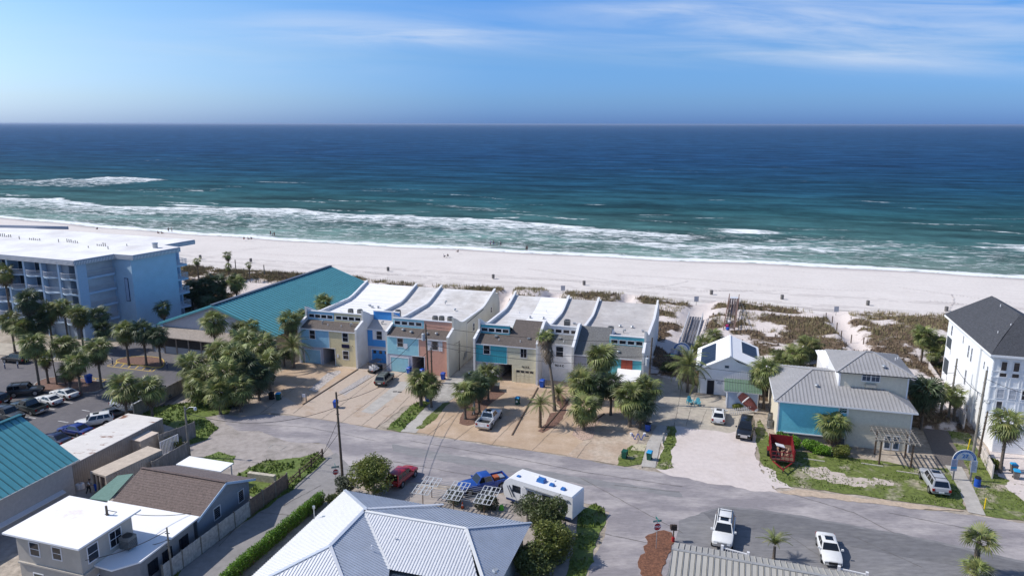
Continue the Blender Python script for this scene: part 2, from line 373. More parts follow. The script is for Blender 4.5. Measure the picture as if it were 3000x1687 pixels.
# beach sheet with wet margin, wheel tracks, footprints
def beach_material():
    m = bpy.data.materials.new('white_sand'); m.use_nodes = True; t = m.node_tree; N = t.nodes; L = t.links
    b = N['Principled BSDF']; b.inputs['Roughness'].default_value = 0.9; b.inputs['Specular IOR Level'].default_value = 0.15
    a = N.new('ShaderNodeAttribute'); a.attribute_name = 'wet'
    g = N.new('ShaderNodeNewGeometry')
    n = N.new('ShaderNodeTexNoise'); n.inputs['Scale'].default_value = 0.09; n.inputs['Detail'].default_value = 8; L.new(g.outputs['Position'], n.inputs['Vector'])
    n2 = N.new('ShaderNodeTexNoise'); n2.inputs['Scale'].default_value = 1.1; n2.inputs['Detail'].default_value = 6; L.new(g.outputs['Position'], n2.inputs['Vector'])
    c = N.new('ShaderNodeMix'); c.data_type = 'RGBA'; L.new(n.outputs[0], c.inputs['Factor']); c.inputs['A'].default_value = (0.615,0.565,0.53,1); c.inputs['B'].default_value = (0.72,0.67,0.635,1)
    mp = N.new('ShaderNodeMapRange'); mp.inputs['From Min'].default_value = 0.35; mp.inputs['From Max'].default_value = 0.65; mp.inputs['To Min'].default_value = 0.95; mp.inputs['To Max'].default_value = 1.03; L.new(n2.outputs[0], mp.inputs[0])
    v = N.new('ShaderNodeVectorMath'); v.operation = 'SCALE'; L.new(c.outputs['Result'], v.inputs[0]); L.new(mp.outputs[0], v.inputs['Scale'])
    # tyre tracks: wavy lines roughly along the shore
    mpp = N.new('ShaderNodeMapping'); mpp.inputs['Rotation'].default_value = (0,0,math.radians(17)); L.new(g.outputs['Position'], mpp.inputs[0])
    wv = N.new('ShaderNodeTexWave'); wv.bands_direction = 'Y'; wv.inputs['Scale'].default_value = 0.028; wv.inputs['Distortion'].default_value = 3.0; wv.inputs['Detail'].default_value = 1.0; wv.inputs['Detail Scale'].default_value = 0.03; L.new(mpp.outputs[0], wv.inputs['Vector'])
    tr = N.new('ShaderNodeMapRange'); tr.inputs['From Min'].default_value = 0.995; tr.inputs['From Max'].default_value = 1.0; tr.inputs['To Max'].default_value = 0.3; L.new(wv.outputs['Fac'], tr.inputs[0])
    mt = N.new('ShaderNodeMix'); mt.data_type = 'RGBA'; L.new(tr.outputs[0], mt.inputs['Factor']); L.new(v.outputs[0], mt.inputs['A']); mt.inputs['B'].default_value = (0.42,0.37,0.35,1)
    mw = N.new('ShaderNodeMix'); mw.data_type = 'RGBA'; L.new(a.outputs['Fac'], mw.inputs['Factor']); L.new(mt.outputs['Result'], mw.inputs['A']); mw.inputs['B'].default_value = (0.40,0.355,0.35,1)
    L.new(mw.outputs['Result'], b.inputs['Base Color'])
    bp = N.new('ShaderNodeBump'); bp.inputs['Strength'].default_value = 0.5; bp.inputs['Distance'].default_value = 0.12
    nb = N.new('ShaderNodeTexNoise'); nb.inputs['Scale'].default_value = 0.7; nb.inputs['Detail'].default_value = 9; nb.inputs['Roughness'].default_value = 0.7; L.new(g.outputs['Position'], nb.inputs['Vector']); L.new(nb.outputs[0], bp.inputs['Height']); L.new(bp.outputs[0], b.inputs['Normal'])
    return m
def grid_mesh(name, ts, S, Z, m, attrs=None):
    """S, Z arrays [len(ts), ns] in the street frame"""
    nt_, ns = S.shape; T = np.repeat(np.array(ts)[:, None], ns, 1)
    X = T*ca-S*sa; Y = T*sa+S*ca
    v = np.stack([X, Y, Z], -1).reshape(-1, 3)
    i = np.arange(nt_-1)[:, None]*ns; j = np.arange(ns-1)[None]; q = (i+j).reshape(-1)
    f = np.stack([q, q+ns, q+ns+1, q+1], -1)
    me = bpy.data.meshes.new(name); me.vertices.add(len(v)); me.vertices.foreach_set('co', v.reshape(-1).astype(np.float32))
    me.loops.add(f.size); me.loops.foreach_set('vertex_index', f.reshape(-1).astype(np.int32))
    me.polygons.add(len(f)); me.polygons.foreach_set('loop_start', np.arange(0, f.size, 4, dtype=np.int32)); me.polygons.foreach_set('loop_total', np.full(len(f), 4, dtype=np.int32))
    me.polygons.foreach_set('use_smooth', [True]*len(f)); me.materials.append(m)
    for k, A in (attrs or {}).items():
        at = me.attributes.new(k, 'FLOAT', 'POINT'); at.data.foreach_set('value', A.reshape(-1).astype(np.float32))
    me.update(calc_edges=True); me.validate()
    return link(name, me)
def vnoise(T, S, sc_, seed):   # cheap smooth value noise, vectorised
    r = np.random.default_rng(seed); tab = r.random((256, 256))
    x = T*sc_; y = S*sc_; xi = np.floor(x).astype(int); yi = np.floor(y).astype(int); fx = x-xi; fy = y-yi
    fx = fx*fx*(3-2*fx); fy = fy*fy*(3-2*fy)
    g_ = lambda a, b: tab[a % 256, b % 256]
    return (g_(xi, yi)*(1-fx)+g_(xi+1, yi)*fx)*(1-fy)+(g_(xi, yi+1)*(1-fx)+g_(xi+1, yi+1)*fx)*fy
def fbm(T, S, sc_, seed, o=4):
    return sum(vnoise(T, S, sc_*2**i, seed+i)*0.5**i for i in range(o))/sum(0.5**i for i in range(o))
ts = np.concatenate([[-12000,-4000,-1500,-800], np.arange(-520, 420, 4.0), [800,1500,4000,12000]])
nb_ = 60
S = np.zeros((len(ts), nb_)); 
for i, t_ in enumerate(ts):
    S[i] = np.linspace(150 if abs(t_) < 600 else 60, shore_s(t_)+10, nb_)
T = np.repeat(ts[:, None], nb_, 1); sh = shore_s(ts)[:, None]
d = sh-S
Z = np.where(d > 62, 0.02, 0.02-(1-np.clip(d, -12, 62)/62)*1.5-0.0)
Z = Z + (fbm(T, S, 0.12, 5)-0.5)*0.25*np.clip(d/20, 0, 1)*np.clip((S-155)/8, 0, 1)
wet = np.clip(1-(d-1.0)/(2.0+4.0*fbm(T, S*0, 0.03, 9)), 0, 1)**0.6
M_SAND = beach_material()
tag(grid_mesh('beach', ts, S, Z, M_SAND, {'wet': wet}), kind='structure')

# sea
def sea_material():
    m = bpy.data.materials.new('sea_water'); m.use_nodes = True; t = m.node_tree; N = t.nodes; L = t.links
    b = N['Principled BSDF']
    def A(n): a = N.new('ShaderNodeAttribute'); a.attribute_name = n; return a.outputs['Fac']
    off, foam, shal = A('offshore'), A('foam'), A('shallow')
    g = N.new('ShaderNodeNewGeometry'); mpp = N.new('ShaderNodeMapping'); mpp.inputs['Rotation'].default_value = (0,0,math.radians(17)); L.new(g.outputs['Position'], mpp.inputs[0]); P = mpp.outputs[0]
    def noise(sc_, det, ro, st=(1,1,1), dist=0.0):
        k = N.new('ShaderNodeMapping'); k.inputs['Scale'].default_value = st; L.new(P, k.inputs[0])
        n = N.new('ShaderNodeTexNoise'); n.inputs['Scale'].default_value = sc_; n.inputs['Detail'].default_value = det; n.inputs['Roughness'].default_value = ro; n.inputs['Distortion'].default_value = dist
        L.new(k.outputs[0], n.inputs['Vector']); return n.outputs[0]
    def math_(op, a, b_, cl=False):
        k = N.new('ShaderNodeMath'); k.operation = op; k.use_clamp = cl
        for i, v in enumerate((a, b_)):
            if isinstance(v, (int, float)): k.inputs[i].default_value = v
            else: L.new(v, k.inputs[i])
        return k.outputs[0]
    big = noise(0.006, 5, 0.6, (0.5,1.6,1))
    o2 = math_('ADD', off, math_('MULTIPLY', math_('SUBTRACT', big, 0.5), 0.16), True)
    cr = N.new('ShaderNodeValToRGB'); L.new(o2, cr.inputs[0]); e = cr.color_ramp
    e.elements[0].position = 0.0; e.elements[0].color = (0.22,0.30,0.27,1); e.elements[1].position = 1.0; e.elements[1].color = (0.028,0.090,0.20,1)
    for p, c in ((0.10,(0.12,0.20,0.18,1)), (0.22,(0.05,0.120,0.118,1)), (0.36,(0.020,0.078,0.092,1)), (0.52,(0.011,0.058,0.104,1)), (0.72,(0.010,0.050,0.122,1))):
        x = e.elements.new(p); x.color = c
    # wind ripples and swell faces darken / lighten a little
    rip = noise(0.030, 13, 0.86, (0.6,1,1)); mr = N.new('ShaderNodeMapRange'); mr.inputs['From Min'].default_value = 0.36; mr.inputs['From Max'].default_value = 0.64; mr.inputs['To Min'].default_value = 0.45; mr.inputs['To Max'].default_value = 1.6; L.new(rip, mr.inputs[0])
    sw = noise(0.052, 8, 0.68, (0.22,1,1)); ms = N.new('ShaderNodeMapRange'); ms.inputs['From Min'].default_value = 0.35; ms.inputs['From Max'].default_value = 0.65; ms.inputs['To Min'].default_value = 0.55; ms.inputs['To Max'].default_value = 1.4; L.new(sw, ms.inputs[0])
    f_ = math_('MULTIPLY', mr.outputs[0], ms.outputs[0])
    vs = N.new('ShaderNodeVectorMath'); vs.operation = 'SCALE'; L.new(cr.outputs[0], vs.inputs[0]); L.new(f_, vs.inputs['Scale'])
    # foam
    lace = noise(0.42, 9, 0.75, (0.45,1,1), 0.6)
    fm = math_('ADD', foam, math_('MULTIPLY', math_('SUBTRACT', lace, 0.5), 2.3))
    fm = math_('MULTIPLY', math_('SUBTRACT', fm, 0.5), 3.2, True)
    gate = N.new('ShaderNodeMapRange'); gate.inputs['From Min'].default_value = 0.02; gate.inputs['From Max'].default_value = 0.12; L.new(foam, gate.inputs[0])
    fm = math_('MULTIPLY', fm, gate.outputs[0])
    # stray whitecaps
    wc = noise(0.22, 3, 0.5, (0.25,1,1)); wc2 = noise(0.010, 3, 0.5)
    wcm = math_('MULTIPLY', math_('SUBTRACT', math_('MULTIPLY', wc, math_('ADD', wc2, 0.5)), 0.80), 9.0, True)
    fm = math_('MAXIMUM', fm, math_('MULTIPLY', wcm, 0.7))
    x = N.new('ShaderNodeMix'); x.data_type = 'RGBA'; L.new(fm, x.inputs['Factor']); L.new(vs.outputs[0], x.inputs['A']); x.inputs['B'].default_value = (0.80,0.83,0.84,1)
    N.remove(b); df = N.new('ShaderNodeBsdfDiffuse'); gl = N.new('ShaderNodeBsdfGlossy'); ms_ = N.new('ShaderNodeMixShader'); gl.inputs['Roughness'].default_value = 0.30
    L.new(x.outputs['Result'], df.inputs['Color']); L.new(math_('MULTIPLY', math_('SUBTRACT', 1.0, fm), 0.055), ms_.inputs[0]); L.new(df.outputs[0], ms_.inputs[1]); L.new(gl.outputs[0], ms_.inputs[2]); L.new(ms_.outputs[0], N['Material Output'].inputs['Surface'])
    bp = N.new('ShaderNodeBump'); bp.inputs['Strength'].default_value = 0.8; bp.inputs['Distance'].default_value = 1.0
    hh = noise(0.25, 9, 0.7, (0.4,1,1)); hsum = math_('ADD', hh, math_('MULTIPLY', fm, 0.25)); L.new(hsum, bp.inputs['Height'])
    for q_ in (df, gl): L.new(bp.outputs[0], q_.inputs['Normal'])
    return m
def band(Tm, Sm, outer, inner, a_out=1.0, a_in=0.5, soft=3.0, tr=None, rag=6.0, seed=1):
    o = sorted(GS(*p, SEA) for p in outer); i_ = sorted(GS(*p, SEA) for p in inner)
    rg = (fbm(Tm, Sm, 0.05, seed)-0.5)*rag+(fbm(Tm, Sm, 0.22, seed+60)-0.5)*rag*1.1
    so_ = np.interp(Tm, [p[0] for p in o], [p[1] for p in o])+rg; si = np.interp(Tm, [p[0] for p in i_], [p[1] for p in i_])+rg
    k = np.clip((Sm-si)/np.maximum(so_-si, 0.5), 0, 1)
    a = a_in+(a_out-a_in)*k**1.5
    mask = np.clip((so_-Sm)/2.5, 0, 1)*np.clip((Sm-si)/soft+0.5, 0, 1)
    lo = min(o[0][0], 1e9) if tr is None else tr[0]; hi = o[-1][0] if tr is None else tr[1]
    e = 25.0
    mask = mask*np.clip((Tm-lo)/e+ (1 if lo < -260 else 0), 0, 1)*np.clip((hi-Tm)/e+(1 if hi > 92 else 0), 0, 1)
    return a*mask
ts = np.concatenate([[-60000,-20000,-6000,-2500,-1400,-900,-700], np.arange(-560, 330, 2.5), [420,600,1000,2500,6000,20000,60000]])
rel = np.concatenate([np.arange(-3, 250, 1.0), np.arange(250, 700, 4.0), 700*1.16**np.arange(0, 31)])
T = np.repeat(ts[:, None], len(rel), 1); S = shore_s(ts)[:, None]+rel[None]
S[:, -1] = 60000
R = np.repeat(rel[None], len(ts), 0)
foam = np.zeros_like(T)
foam = np.maximum(foam, band(T, S, [(-300,560),(0,579),(175,582),(326,602),(524,608),(874,613),(1000,626),(1491,645),(1700,662),(1900,678),(2050,690),(2200,703)],
    [(-300,590),(0,606),(300,628),(524,634),(874,648),(1165,664),(1491,682),(1700,700),(1950,712),(2200,716)], 0.86, 0.58, 6, seed=3))
foam = np.maximum(foam, band(T, S, [(-200,560),(0,568),(145,577)], [(-200,563),(0,571),(145,580)], 0.9, 0.8, 2, seed=8))
foam = np.maximum(foam, band(T, S, [(330,593),(350,591),(380,594)], [(330,600),(355,601),(380,599)], 0.95, 0.8, 2, rag=1, seed=8, tr=(-275,-235)))
foam = np.maximum(foam, band(T, S, [(-300,518),(0,527),(80,526),(150,533)], [(-300,530),(0,538),(80,538),(150,536)], 0.66, 0.5, 4, seed=11))
foam = np.maximum(foam, band(T, S, [(150,532),(230,522),(320,518),(430,521),(530,530)], [(150,548),(230,550),(320,550),(430,546),(530,540)], 0.80, 0.52, 5, seed=12))
foam = np.maximum(foam, band(T, S, [(400,555),(560,552),(760,556)], [(400,562),(560,566),(760,562)], 0.42, 0.4, 4, seed=13))
foam = np.maximum(foam, band(T, S, [(1000,626),(1200,630),(1340,636)], [(1000,634),(1200,640),(1340,640)], 0.85, 0.7, 3, seed=14))
foam = np.maximum(foam, band(T, S, [(2005,668),(2120,668),(2240,674),(2380,685)], [(2005,681),(2120,685),(2240,690),(2380,691)], 1.1, 0.95, 2, rag=1.5, seed=15))
foam = np.maximum(foam, band(T, S, [(2340,708),(2480,710),(2640,716)], [(2340,716),(2480,723),(2640,724)], 0.95, 0.7, 3, rag=2, seed=16))
foam = np.maximum(foam, band(T, S, [(2770,704),(2860,706),(3000,722),(3200,740)], [(2700,742),(2860,750),(3000,762),(3200,780)], 1.05, 0.6, 4, rag=3, seed=17))
foam = np.maximum(foam, band(T, S, [(1500,690),(2000,714),(2340,722),(2760,738)], [(1500,708),(2000,735),(2340,742),(2760,755)], 0.82, 0.60, 6, seed=18))
foam = np.maximum(foam, band(T, S, [(300,632),(874,652),(1491,686),(1700,704)], [(300,640),(874,664),(1491,700),(1700,715)], 0.52, 0.46, 6, seed=19))
r_ = random.Random(12)      # short breaking crests and foam streaks further out
for k in range(46):
    t0 = r_.uniform(-330, 130); ln_ = r_.uniform(12, 60); rr_ = 55+170*r_.random()**1.6; a_ = r_.uniform(.50, .72); wd_ = r_.uniform(1.0, 3.0)
    dd_ = (R-(rr_+4*np.sin(T/14.0+k)))/wd_; tt_ = (T-t0)/ln_
    foam = np.maximum(foam, a_*np.exp(-dd_**2)*np.clip(1.6-2.2*np.abs(tt_), 0, 1))
sw_w = 3.5+4.0*vnoise(T, T*0, 0.02, 33)+2.5*vnoise(T, T*0, 0.11, 34)
swash = np.clip(1-np.abs(R-1.0)/sw_w, 0, 1)
foam = np.maximum(foam, swash*1.15)
foam = np.maximum(foam, (0.34+0.32*fbm(T*0.4, S, 0.06, 77))*np.clip((78-R)/25, 0, 1))
near = np.clip(1-(R-60)/500, 0.0, 1)
Z = SEA+(fbm(T*0.25, S, 0.09, 41)-0.5)*1.1*np.clip(R/40, 0, 1)*near
ph = S/13.0+3*vnoise(T, S, 0.012, 50)
Z = Z+0.35*np.maximum(0, np.sin(ph))**3*np.clip(R/50, 0, 1)*near
Z = Z+foam*0.18
Z = Z-0.03*np.clip(1-R, 0, 3)
offs = np.interp(R, [0, 12, 40, 80, 140, 230, 380, 700, 1500, 6000, 60000], [0, 0.08, 0.17, 0.26, 0.36, 0.47, 0.60, 0.74, 0.82, 0.90, 1.0])
M_SEA = sea_material()
tag(grid_mesh('sea', ts, S, Z, M_SEA, {'foam': foam, 'offshore': offs, 'shallow': offs}), kind='structure')
# ------------------------------------------------------------------ paving, drives, lawns
M_ROAD = mat('worn_light_asphalt', (0.245,0.225,0.235), var=0.10, scale=2.2, col2=(0.45,0.41,0.40), c2amt=0.44, c2scale=0.20, c2edge=0.13, bump=0.25, bscale=30, stretch=(0.55,1.5,1))
M_LOT = mat('car_park_asphalt', (0.115,0.108,0.118), var=0.10, scale=1.6, col2=(0.15,0.14,0.145), c2amt=0.45, c2scale=0.12, bump=0.2, bscale=30)
M_PAD = mat('dark_asphalt_pad', (0.20,0.195,0.20), var=0.14, scale=1.8, col2=(0.28,0.27,0.265), c2amt=0.36, c2scale=0.22, c2edge=0.08, bump=0.25, bscale=30, stretch=(0.45,1.6,1))
M_ALLEY = mat('alley_concrete', (0.27,0.255,0.25), var=0.08, scale=1.4, col2=(0.225,0.215,0.21), c2amt=0.45, c2scale=0.3, bump=0.15)
M_TAN = mat('tan_aggregate_drive', (0.42,0.305,0.21), var=0.05, scale=2.5, col2=(0.52,0.40,0.30), c2amt=0.46, c2scale=0.35, c2edge=0.14, bump=0.15, bscale=25)
M_TAN2 = mat('sandy_tan_drive', (0.46,0.375,0.305), var=0.06, scale=2.0, col2=(0.33,0.22,0.14), c2amt=0.36, c2scale=0.3, c2edge=0.10, bump=0.3, bscale=15)
M_CDRIVE = mat('cracked_concrete_drive', (0.43,0.385,0.32), var=0.10, scale=1.2, col2=(0.33,0.29,0.25), c2amt=0.40, c2scale=0.5, bump=0.2)
M_WSAND = mat('loose_white_sand', (0.60,0.53,0.50), var=0.05, scale=1.6, col2=(0.53,0.46,0.42), c2amt=0.40, c2scale=0.3, bump=0.5, bscale=4)
M_DIRT = mat('grey_sandy_dirt', (0.35,0.31,0.285), var=0.12, scale=1.3, col2=(0.23,0.205,0.18), c2amt=0.40, c2scale=0.35, c2edge=0.10, bump=0.4, bscale=6)
M_LAWN = mat('lawn_ground', (0.11,0.155,0.03), var=0.3, scale=2.2, col2=(0.17,0.14,0.085), c2amt=0.36, c2scale=0.5, c2edge=0.10, bump=0.6, bscale=8)
M_LAWNR = mat('thin_lawn_ground', (0.12,0.15,0.035), var=0.3, scale=2.2, col2=(0.40,0.34,0.28), c2amt=0.40, c2scale=0.22, c2edge=0.06, bump=0.6, bscale=8)
M_MULCH = mat('brown_mulch', (0.17,0.095,0.07), var=0.35, scale=5, bump=0.8, bscale=12)
M_BRICKPV = mat('brick_paving', (0.13,0.115,0.11), var=0.12, scale=3, bump=0.2)
M_PINKPV = mat('pale_stone_paving', (0.60,0.53,0.50), var=0.12, scale=2.5, bump=0.2)
M_WALK = mat('concrete_walk', (0.43,0.405,0.375), var=0.08, scale=1.2, col2=(0.36,0.335,0.31), c2amt=0.4, c2scale=0.5, bump=0.15)
M_YEL = mat('yellow_road_paint', (0.62,0.42,0.09), var=0.12)
M_WPAINT = mat('white_road_paint', (0.60,0.60,0.60), var=0.2)

patch('dirt_lot', [(300,1110),(560,1180),(700,1235),(860,1290),(955,1300),(985,1340),(900,1400),(760,1500),(400,1480),(-100,1687),(-300,1500),(-300,1230)], 0.004, M_DIRT, 0.3)
patch('car_park', [(-900,1040),(-200,1040),(60,1052),(200,1062),(330,1052),(470,1055),(560,1062),(600,1100),(560,1140),(430,1235),(210,1420),(-900,1420)], 0.008, M_LOT, 0.05)
patch('access_lane', [(380,1000),(560,1003),(620,1030),(585,1062),(470,1056),(330,1053),(300,1030)], 0.010, M_LOT, 0.05)
patch('parking_walk', [(-500,985),(60,1008),(150,1020),(230,1010),(330,1035),(300,1045),(200,1058),(110,1052),(60,1043),(-100,1036),(-500,1030)], 0.09, M_CDRIVE, 0.02, thick=0.09)
road = patch('road', [(610,1205),(700,1222),(780,1213),(850,1217),(1000,1238),(1100,1256),(1250,1276),(1440,1304),(1700,1342),(1810,1364),(1900,1380),(2060,1404),(2260,1436),(2500,1466),(2700,1491),(2850,1508),(3000,1531),(3500,1610),
   (3500,2100),(1650,2100),(1700,1760),(1735,1640),(1772,1560),(1785,1500),(1740,1478),(1560,1455),(1300,1420),(1080,1400),(1000,1425),(940,1390),(985,1335),(955,1300),(840,1292),(760,1262),(700,1262),(660,1240)], 0.012, M_ROAD, 0.16)
patch('alley', [(985,1325),(930,1352),(840,1440),(700,1545),(560,1640),(380,1780),(560,1800),(690,1700),(800,1600),(900,1510),(985,1440),(1005,1400),(1040,1380)], 0.016, M_ALLEY, 0.06)
patch('parking_pad', [(1990,1524),(2055,1500),(2120,1482),(2200,1488),(2330,1508),(2560,1548),(2760,1588),(3000,1642),(3300,1720),(3300,2000),(1900,2000),(1950,1700)], 0.018, M_PAD, 0.10)
patch('pad_repair', [(2060,1503),(2121,1486),(2200,1494),(2330,1514),(2560,1554),(2760,1594),(3000,1650),(3000,1690),(2700,1640),(2420,1588),(2200,1555),(2090,1530)], 0.022, mat('fresh_dark_asphalt', (0.155,0.152,0.158), var=0.15, scale=1.5, col2=(0.19,0.185,0.18), c2amt=0.35, c2scale=0.3, bump=0.2, stretch=(0.5,1.5,1)), 0.12)
patch('road_repair', [(1150,1300),(1440,1352),(1700,1398),(1990,1440),(2000,1456),(1700,1418),(1440,1375),(1150,1322)], 0.016, mat('road_patch_asphalt', (0.225,0.22,0.225), var=0.10, scale=1.5, col2=(0.29,0.28,0.28), c2amt=0.4, c2scale=0.3, stretch=(0.5,1.5,1)), 0.2)
# drives of the two terraces
patch('driveway', [(700,1222),(690,1180),(770,1112),(830,1085),(872,1058),(1130,1060),(1170,1090),(1318,1108),(1262,1178),(1185,1190),(1100,1254),(1000,1236),(850,1214),(780,1210)], 0.020, M_TAN2, 0.12)
patch('driveway', [(885,1190),(930,1150),(1045,1083),(872,1060),(830,1085),(770,1115),(800,1150)], 0.024, M_TAN, 0.12)
patch('driveway', [(1218,1266),(1280,1200),(1330,1165),(1400,1135),(1385,1100),(1700,1105),(1890,1160),(1870,1230),(1870,1290),(1815,1362),(1700,1340),(1440,1302)], 0.020, M_TAN, 0.12)
patch('driveway', [(1660,1336),(1745,1255),(1790,1230),(1870,1232),(1870,1290),(1812,1362)], 0.024, mat('pinkish_aggregate_drive', (0.42,0.32,0.24), var=0.12, scale=2, col2=(0.50,0.42,0.34), c2amt=0.45, c2scale=0.3, bump=0.2), 0.1)
patch('passage_paving', [(1314,1108),(1385,1050),(1420,1050),(1390,1112),(1415,1130),(1330,1165),(1285,1200),(1262,1195),(1245,1180)], 0.028, M_CONC if 'M_CONC' in globals() else CONC, 0.05)
patch('driveway_strip', [(1058,1206),(1170,1118),(1192,1118),(1205,1125),(1092,1212)], 0.030, M_WALK, 0.04)
patch('driveway_strip', [(905,1142),(960,1092),(995,1085),(1000,1090),(925,1148)], 0.030, mat('broken_grey_pavers', (0.42,0.38,0.36), var=0.4, scale=3.0, bump=0.6, bscale=6), 0.08)
patch('driveway_strip', [(990,1150),(1075,1098),(1090,1100),(1012,1158)], 0.030, mat('grey_stone_strip', (0.38,0.35,0.34), var=0.3, scale=4.0, bump=0.5, bscale=8), 0.05)
patch('front_walk', [(1172,1264),(1245,1196),(1290,1185),(1275,1200),(1218,1268)], 0.030, M_WALK, 0.04)
LAWNS = []
def lawn(px, z, amp=0.15, m=None, seed=0.0, dens=9, hgt=0.12, name='lawn'):
    o = patch(name, px, z, m or M_LAWN, amp, seed); LAWNS.append((o, dens, hgt)); return o
lawn([(1132,1257),(1165,1225),(1200,1190),(1235,1172),(1262,1180),(1240,1198),(1172,1266)], 0.034, dens=14, hgt=0.2)
lawn([(1218,1256),(1262,1212),(1300,1180),(1318,1178),(1295,1205),(1262,1240),(1235,1256)], 0.034, m=M_LAWNR, dens=10)
patch('planting_bed', [(1345,1240),(1352,1215),(1375,1180),(1420,1150),(1450,1140),(1480,1150),(1440,1180),(1400,1215),(1395,1240),(1370,1247)], 0.05, M_MULCH, 0.12, thick=0.05)
patch('planting_bed', [(1645,1205),(1612,1210),(1600,1240),(1575,1262),(1590,1268),(1625,1250),(1650,1225),(1665,1180),(1640,1150),(1625,1165)], 0.04, M_MULCH, 0.1)
patch('cobble_bed', [(1676,1275),(1680,1262),(1700,1240),(1730,1225),(1755,1215),(1760,1225),(1745,1250),(1735,1285),(1705,1290)], 0.05, mat('pink_pebbles', (0.45,0.33,0.27), var=0.5, scale=8, bump=1.0, bscale=14), 0.06, thick=0.05)
lawn([(1808,1362),(1818,1330),(1850,1305),(1895,1300),(1885,1340),(1876,1360),(1830,1366)], 0.032, m=M_LAWNR)
patch('front_walk', [(1878,1366),(1895,1300),(1925,1245),(1955,1248),(1935,1300),(1920,1370)], 0.036, M_WALK, 0.04)
patch('yard_slab', [(1848,1318),(1858,1300),(1895,1302),(1888,1322)], 0.040, mat('yellowed_slab', (0.48,0.43,0.31), var=0.08), 0.0)
patch('concrete_drive', [(1898,1245),(1915,1200),(1930,1150),(1950,1080),(2000,1080),(2010,1150),(2085,1165),(2160,1180),(2215,1200),(2195,1240),(2155,1270),(2130,1272),(1975,1248)], 0.024, M_CDRIVE, 0.05)
patch('sand_drive', [(1920,1372),(1935,1320),(1950,1270),(1960,1246),(2140,1268),(2160,1262),(2200,1240),(2218,1280),(2214,1340),(2235,1385),(2250,1415),(2290,1445),(2240,1440),(2060,1412),(1960,1392)], 0.028, M_WSAND, 0.25)
lawn([(1920,1372),(1950,1290),(1955,1248),(1978,1246),(1982,1290),(1965,1330),(1975,1370),(1950,1376)], 0.034, m=M_LAWNR, dens=12, hgt=0.18)
lawn([(2212,1260),(2225,1225),(2260,1290),(2330,1322),(2480,1340),(2600,1352),(2690,1372),(2780,1372),(2800,1400),(2828,1492),(2770,1485),(2600,1462),(2400,1435),(2270,1418),(2225,1345)], 0.030, m=M_LAWNR, dens=12, hgt=0.14)
patch('bare_sand', [(2360,1365),(2420,1368),(2480,1395),(2560,1398),(2620,1415),(2560,1425),(2470,1418),(2400,1405),(2370,1390)], 0.036, mat('worn_sand_patch', (0.50,0.43,0.38), var=.08, scale=2, col2=(0.16,0.17,0.06), c2amt=.40, c2scale=.8, c2edge=.06), 0.6)
patch('bare_sand', [(2225,1360),(2262,1375),(2290,1412),(2330,1436),(2270,1432),(2238,1405)], 0.036, M_WSAND, 0.4)
patch('verge_sand', [(2260,1440),(2330,1432),(2600,1466),(2825,1496),(2700,1493),(2500,1468)], 0.034, mat('tan_verge_sand', (0.47,0.37,0.28), var=0.15, scale=2, bump=0.4), 0.22)
patch('paved_lane', [(2660,1180),(2730,1180),(2790,1290),(2835,1372),(2745,1362),(2718,1290),(2690,1230)], 0.026, M_BRICKPV, 0.02)
lawn([(2835,1372),(2790,1290),(2740,1195),(2775,1190),(2830,1250),(2870,1330),(2900,1380),(3000,1430),(3100,1500),(3000,1525),(2885,1510),(2850,1420)], 0.028, m=M_LAWNR, dens=12)
patch('access_walk', [(2780,1378),(2768,1362),(2818,1368),(2852,1430),(2888,1510),(2836,1500),(2812,1440)], 0.040, M_WALK, 0.02)
patch('stone_court', [(2886,1290),(2880,1262),(2950,1268),(3200,1300),(3400,1500),(3100,1440),(2990,1418),(2925,1395)], 0.034, M_PINKPV, 0.03)
patch('bare_sand', [(2960,1405),(3100,1440),(3200,1520),(3050,1500),(2990,1460),(2950,1430)], 0.036, M_WSAND, 0.4)
lawn([(380,1232),(440,1195),(540,1180),(600,1172),(680,1195),(670,1212),(600,1222),(640,1255),(600,1290),(545,1305),(540,1260),(470,1240)], 0.026, dens=18, hgt=0.2)
lawn([(590,1340),(640,1322),(690,1335),(685,1360),(620,1362)], 0.024, dens=12)
lawn([(700,1385),(770,1350),(880,1340),(930,1325),(955,1345),(925,1375),(880,1410),(845,1442),(760,1460),(690,1440),(670,1410)], 0.026, dens=20, hgt=0.2)
lawn([(845,1442),(700,1540),(560,1632),(520,1690),(470,1687),(560,1610),(700,1510),(830,1425)], 0.024, dens=18, hgt=0.18)
lawn([(1690,1500),(1740,1475),(1772,1490),(1775,1530),(1745,1600),(1715,1687),(1690,1760),(1640,1760),(1680,1600),(1690,1540)], 0.028, dens=16, hgt=0.2)
patch('garden_soil', [(1000,1440),(1200,1420),(1480,1450),(1700,1500),(1700,1560),(1680,1700),(1500,1760),(1100,1700)], 0.014, M_DIRT, 0.3)
patch('pine_straw_bed', [(1873,1635),(1885,1600),(1915,1562),(1945,1553),(1968,1560),(1975,1590),(1950,1640),(1940,1700),(1880,1700),(1870,1660)], 0.06, mat('pine_straw', (0.17,0.075,0.042), var=0.4, scale=5, bump=1.0, bscale=14), 0.5, thick=0.06)
